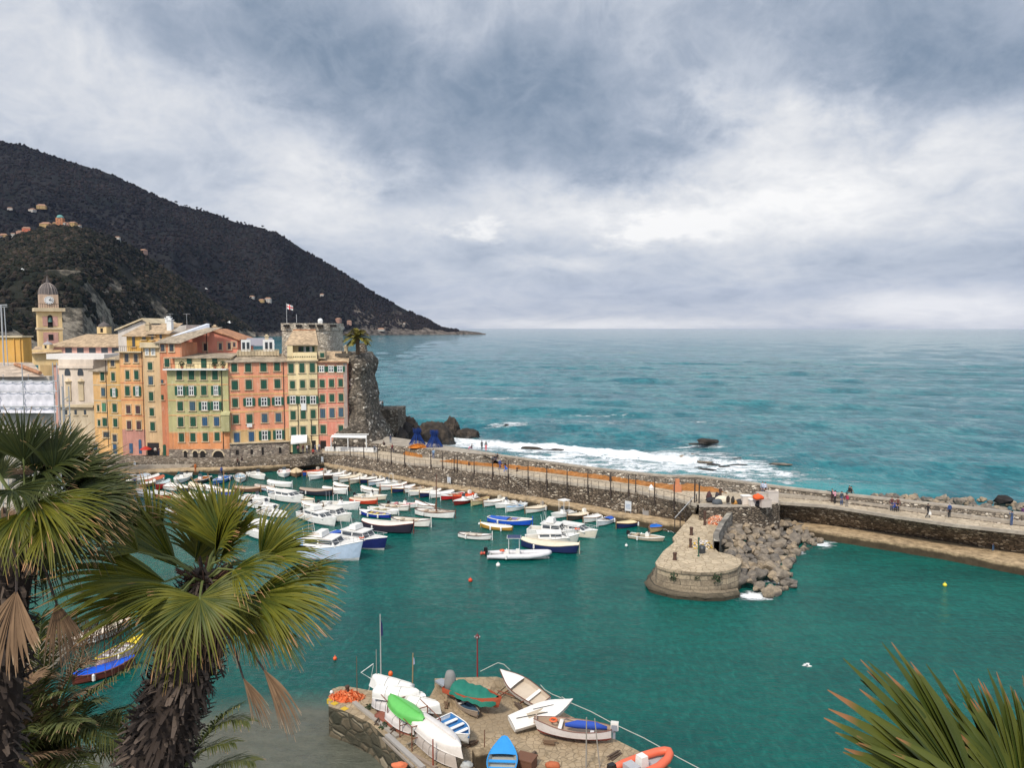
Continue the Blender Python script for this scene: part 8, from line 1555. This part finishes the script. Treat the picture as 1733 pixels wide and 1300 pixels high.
# palm 1: centre
def bark(parent,pts,rad,seed,n=520,col=None):
    rnd=random.Random(seed); m=MB(); m.tube(pts,[r*.80 for r in rad],18)
    P=[Vector(p) for p in pts]; Ls=[(b-a).length for a,b in zip(P,P[1:])]; T=sum(Ls)
    for i in range(n):
        s=rnd.random()*T; k=0
        while k<len(Ls)-1 and s>Ls[k]: s-=Ls[k]; k+=1
        q=s/Ls[k]; c=P[k].lerp(P[k+1],q); r=rad[k]+(rad[k+1]-rad[k])*q; ax=(P[k]-P[k+1]).normalized() if P[k].z>P[k+1].z else (P[k+1]-P[k]).normalized(); a=rnd.uniform(0,6.28); u=ax.cross(Vector((0,1,0))).normalized(); w=ax.cross(u); d=(u*math.cos(a)+w*math.sin(a)); t=d.cross(ax); l=rnd.uniform(.06,.19); wd=rnd.uniform(.006,.022)
        b0=c+d*r*.72; e=c+d*(r*.72+l*.75)+ax*(l*rnd.uniform(.2,.9))*(-1 if rnd.random()<.55 else .6); b1=b0.lerp(e,.55)+d*.02
        mi=1 if rnd.random()<.30 else 0
        m.add([b0-t*wd*1.3,b0+t*wd*1.3,b1+t*wd,b1-t*wd,e+t*wd*.55,e-t*wd*.55,b1-d*.015],[(0,1,2,3),(3,2,4,5),(0,3,6),(1,6,2),(5,4,6)],mi)
    return m.build('trunk',[paint((.035,.024,.018),.95,dirt=.4,name='palm_bark'),paint((.115,.085,.065),.95,dirt=.4,name='palm_fibre')],parent)
Y1=6.0; C1=DP(347,985,Y1); root=empty('fan_palm',(0,0,0),0,'nearest fan palm with shaggy trunk in the left foreground','palm tree')
bark(root,[tuple(DP(347,965,6.05)),tuple(DP(340,1040,6.0)),tuple(DP(318,1120,5.95)),tuple(DP(285,1210,5.9)),tuple(DP(252,1310,5.9)),tuple(DP(240,1500,6.0)),tuple(DP(240,1750,6.1)),(DP(240,1750,6.1).x,6.1,19.5)],[.12,.20,.26,.275,.27,.25,.24,.24],3,4200)
F1=[ # hub px,py,Y  tip px,py,Y spread
(338,1012,5.55, 352,1122,5.3,235,34),(292,1030,5.75,205,1120,5.5,190,30),(280,985,5.8,62,985,5.5,62,26),(292,1010,5.8,75,1050,5.5,50,20),(245,930,6.1,120,838,6.1,75,26),(262,945,6.2,190,800,6.3,60,20),(235,935,5.9,150,900,5.8,100,24),
(372,935,6.3,262,822,6.4,45,20),(380,930,6.2,340,800,6.3,80,30),(386,925,6.4,420,815,6.5,80,28),(366,925,6.3,300,800,6.3,40,18),(440,945,6.1,530,862,6.2,95,28),(440,952,6.0,560,925,5.9,60,22),(500,985,6.2,592,968,6.1,62,20),(425,1010,5.8,582,1018,5.6,75,26),(432,1025,5.7,560,1062,5.5,65,22),(436,1040,5.6,505,1125,5.4,38,16),
(395,965,5.8,478,985,5.6,90,20),(300,960,6.1,170,860,6.1,50,20),(330,950,6.4,420,880,6.5,90,20),(350,960,6.5,300,840,6.6,60,16),(310,1000,5.6,180,1040,5.3,60,20)]
for i,(hx,hy,hY,tx,ty,tY,sp,nl) in enumerate(F1): fan(root,C1,DP(hx,hy,hY),DP(tx,ty,tY),sp,mFanG,100+i,int(nl*1.5),.0125 if sp>150 else .0105,.18,fused=.26)
for i,(hx,hy,tx,ty) in enumerate([(411,1147,450,1222),(445,1132,500,1228)]): fan(root,DP(375,1050,5.8),DP(hx,hy,5.7),DP(tx,ty,5.6),26,mDead,200+i,22,.007,.2)
m=MB(); rnd=random.Random(5)
for i in range(60): a=rnd.uniform(0,6.28); c=C1+Vector((.06*math.cos(a),.05*math.sin(a),0)); e=c+Vector((.17*math.cos(a),.15*math.sin(a),rnd.uniform(.02,.16))); m.tube([c,e],[.012,.003],4)
m.build('crown_fibre',paint((.07,.03,.02),.95),root)
for i in range(9): # dry skirt
    a=-math.pi+math.pi*i/8; c=C1+Vector((.2*math.cos(a),-.2,-.15)); fan(root,None,c,c+Vector((.3*math.cos(a)*.5,-.10,-.36)),50,mDead,300+i,9,.006,.3,norm=Vector((0,-1,.2)),pet=False)
rq=random.Random(78)
for i in range(5):
    a=rq.uniform(0,6.28); r0=rq.uniform(40,80); r1=rq.uniform(150,225); fan(root,C1,DP(347+r0*math.cos(a),975+r0*.6*math.sin(a),5.95+rq.uniform(-.2,.3)),DP(347+r1*math.cos(a),975+r1*.68*math.sin(a)+rq.uniform(-10,30),5.9+rq.uniform(-.3,.4)),rq.uniform(45,90),mFanG,160+i,34,.0105,.2,fused=.26)
# palm 2: far left
C2=DP(45,900,5.4); root=empty('fan_palm',(0,0,0),0,'dark fan palm with dead brown leaf cut by the left edge','palm tree')
bark(root,[tuple(DP(40,885,5.5)),tuple(DP(15,960,5.5)),tuple(DP(0,1050,5.5)),tuple(DP(-15,1300,5.5)),(DP(-15,1300,5.5).x,5.5,19.5)],[.14,.20,.22,.22,.22],9,1600)
F2=[(120,840,5.6,235,770,5.7,75,30),(105,820,5.6,190,735,5.7,80,30),(90,800,5.5,110,695,5.6,90,32),(40,780,5.4,20,680,5.4,100,34),(60,800,5.5,70,705,5.6,90,30),(-10,790,5.4,-30,690,5.4,100,30),(130,860,5.5,250,822,5.5,60,26),(125,855,5.4,235,860,5.3,70,26),(100,870,5.4,215,905,5.2,80,24),(60,850,5.2,150,905,5.0,110,26),(30,870,5.1,55,960,4.9,150,30),(80,880,5.1,130,960,4.9,110,24),(-5,880,5.1,-10,980,4.9,120,26),(20,830,5.2,60,870,4.9,160,26),(105,830,5.7,215,800,5.9,80,24),(80,810,5.7,150,710,5.9,70,24),(140,880,5.6,235,880,5.6,90,22),(0,810,5.6,50,760,5.7,110,26),(150,850,5.9,245,800,6.0,60,22)]
for i,(hx,hy,hY,tx,ty,tY,sp,nl) in enumerate(F2): fan(root,C2,DP(hx,hy,hY),DP(tx,ty,tY),sp,mFanG if 9<=i<=12 else mFanShade,400+i,int(nl*1.4),.0115,.16,fused=.28)  # drooping lit fronds get the brighter leaf, the rest the shaded copy
rq=random.Random(77)
for i in range(16):
    a=rq.uniform(0,6.28); hx=62+75*math.cos(a)*rq.uniform(.3,1); hy=860+60*math.sin(a); fan(root,C2,DP(hx,hy,5.6),DP(hx+rq.uniform(-60,110),hy+rq.uniform(-40,90),5.5+rq.uniform(-.2,.3)),rq.uniform(80,150),mFanShade if rq.random()<.75 else mDead,430+i,34,.011,.25,fused=.3)
fan(root,DP(30,940,5.2),DP(28,1000,5.0),DP(20,1130,4.9),75,mDead,450,26,.014,.1,norm=Vector((0,-1,.1)),fused=.7); fan(root,DP(60,940,5.3),DP(95,1020,5.4),DP(120,1120,5.3),50,mDead,451,20,.010,.25)
for i in range(6): fan(root,None,DP(130+i*16,1030+8*(i%3),5.8),DP(105+i*22,1110+12*(i%2),5.7),60,mDead,460+i,14,.005,.35,pet=False)
# right corner palm
root=empty('fan_palm',(0,0,0),0,'fan palm leaves rising into the lower right corner','palm tree'); C3=DP(1790,1500,2.9)
for i,(hx,hy,hY,ang,ln,sp,nl,w) in enumerate([(1668,1398,2.6,150,342,80,34,.0150),(1735,1395,2.75,114,275,84,30,.0135),(1700,1410,2.8,132,300,60,22,.013),(1770,1380,3.1,104,262,60,20,.012),(1700,1400,2.5,163,300,40,16,.013)]):
    an=R(ang); fan(root,C3,DP(hx,hy,hY),DP(hx+ln*math.cos(an),hy-ln*math.sin(an),hY*(.97 if i!=1 else 1.03)),sp,mFanR,500+i,nl,w*1.3,.035,norm=Vector((.15,-.75,.65)),fused=.55)
m=MB(); m.tube([tuple(C3),(C3.x,3.0,19.5)],[.14,.2],10); m.build('trunk',paint((.035,.024,.018),.95,dirt=.4,name='palm_bark'),root)
# feather palms
def feather(parent,pts,mat,seed,n=46,ll=.42,w=.012,droop=.5,vshape=.5):
    rnd=random.Random(seed); lb=LB(); P=[Vector(p) for p in pts]
    def bz(t): return P[0]*(1-t)**2+P[1]*2*t*(1-t)+P[2]*t*t
    for i in range(n):
        t=.12+.88*i/(n-1); p=bz(t); d=(bz(min(1,t+.02))-bz(max(0,t-.02))).normalized(); side=d.cross(Vector((0,0,1))).normalized(); up=side.cross(d); l=ll*math.sin(math.pi*(.12+.80*t))**.6
        for s_ in(-1,1):
            e=(side*s_*.75+d*(.65+.5*t)+up*vshape*rnd.uniform(.3,1)).normalized(); r=rnd.random(); pp=[p+e*(l*q)-Vector((0,0,1))*(droop*l*q*q*rnd.uniform(.6,1.1)) for q in(0,.35,.7,1)]; lb.strip(pp,up,[w*.6,w,w*.7,w*.1],r,[.1+.2*t,.35+.1*t,.65+.1*t,.86+.14*t],.3)
    f=lb.build('frond',mat,parent); m=MB(); m.tube([bz(k/8) for k in range(9)],[.022-.0022*k for k in range(9)],5); m.build('midrib',mPet,f); return f
root=empty('feather_palm',(0,0,0),0,'feather palm with drooping fronds under the fan palms at the lower left','palm tree'); C4=DP(60,1330,9.0)
m=MB(); m.tube([tuple(C4),(C4.x,C4.y,16)],[.22,.28],12); m.build('trunk',paint((.05,.035,.025),.95,dirt=.4),root)
for i,(mx,my,mY,tx,ty,tY) in enumerate([(rnd.uniform(-60,170),rnd.uniform(1150,1300),rnd.uniform(7,9),rnd.uniform(-60,225),rnd.uniform(1080,1310),rnd.uniform(6.5,9)) for _ in range(26)]+[(90,1230,8.6,235,1125,8.2),(60,1200,8.8,70,1045,8.6),(20,1210,8.5,10,1080,8.0),(120,1260,8.2,240,1205,7.8),(130,1300,8.2,240,1270,7.6),(0,1260,8,-30,1150,7.6),(90,1180,9,150,1120,9.2),(30,1220,8,110,1170,7.3),(60,1280,7.8,150,1310,7.0),(10,1260,7.6,40,1240,6.8),(-40,1230,8,-80,1140,7.8),(0,1290,7.4,20,1330,6.6)]): feather(root,[C4,DP(mx,my-40,mY),DP(tx,ty,tY)],mFe if i%4 else mDead,600+i,60,.46,.011)
root=empty('feather_palm',(0,0,0),0,'small feather palm with brown-tipped fronds right of the shaggy trunk','palm tree'); C5=DP(270,1400,9.5); m=MB(); m.tube([tuple(C5),(C5.x,C5.y,15)],[.2,.25],12); m.build('trunk',paint((.05,.035,.025),.95,dirt=.4),root)
for i,(mx,my,tx,ty) in enumerate([(340,1195,418,1222),(330,1230,405,1195),(350,1270,428,1290),(300,1260,395,1258),(200,1260,190,1210),(340,1330,430,1345)]): feather(root,[C5,DP(mx,my,9.2),DP(tx,ty,8.9)],mFe,650+i,44,.40,.012)
# lone date palm on the headland
pb=DP(606,596,147); root=empty('date_palm',(pb.x,147,zc-.2),0,'lone date palm standing on the cliff top beside the castle','palm tree'); hT=hz(147,604,571)-zc; m=MB(); m.tube([(0,0,0),(-.1,0,hT)],[.42,.36],10); m.lathe([(.36,-.9),(.6,-.2),(.3,.3)],(-.1,0,hT),10); m.build('trunk',paint((.10,.065,.04),.95),root)
mDP=leafmat((.07,.085,.015),(.24,.20,.04),(.40,.27,.12),'date_leaf'); rnd=random.Random(2)
for i in range(85):
    a=rnd.uniform(0,6.28); e=rnd.uniform(-.45,1.35); L_=2.9*rnd.uniform(.85,1.1); c=Vector((-.1,0,hT)); md=c+Vector((math.cos(a)*math.cos(e),math.sin(a)*math.cos(e),math.sin(e)+.25))*L_*.55; tp=c+Vector((math.cos(a)*math.cos(e)*L_*1.0,math.sin(a)*math.cos(e)*L_,math.sin(e)*L_*.75-.55))
    feather(root,[c,md,tp],mDP,700+i,18,.60,.07,.3)
# hillside below the viewpoint (hidden from the photo but real)
m=MB(); vs=[];nx,ny=50,40
for i in range(nx+1):
    for j in range(ny+1):
        x=-26+52*i/nx; y=-14+48*j/ny; z=19.4 if y<9 else max(-2,19.4-(y-9)*1.55); z=min(z,19.4)+.5*mnoise.noise(Vector((x*.4,y*.4,0))); 
        if y>12: z=min(z,CH-.66*y-1.5)
        vs.append((x,y,max(-2.,z)))
m.add(vs,[(i*(ny+1)+j,(i+1)*(ny+1)+j,(i+1)*(ny+1)+j+1,i*(ny+1)+j+1) for i in range(nx) for j in range(ny)]); struct(m.build('hillside',mBeach,None,True))
# ---------------------------------------------------------------- air
if HAZE>0:
    m=MB(); m.box((0,0,640),(48000,48000,1296)); hb_=m.build('haze',[]); hm=bpy.data.materials.new('haze_air'); hm.use_nodes=True; N=hm.node_tree.nodes; N.remove(N['Principled BSDF']); v=N.new('ShaderNodeVolumePrincipled'); v.inputs['Color'].default_value=(.50,.63,.98,1); v.inputs['Density'].default_value=HAZE; v.inputs['Anisotropy'].default_value=.2; hm.node_tree.links.new(v.outputs[0],N['Material Output'].inputs['Volume']); hb_.data.materials.append(hm); hb_['kind']='stuff'
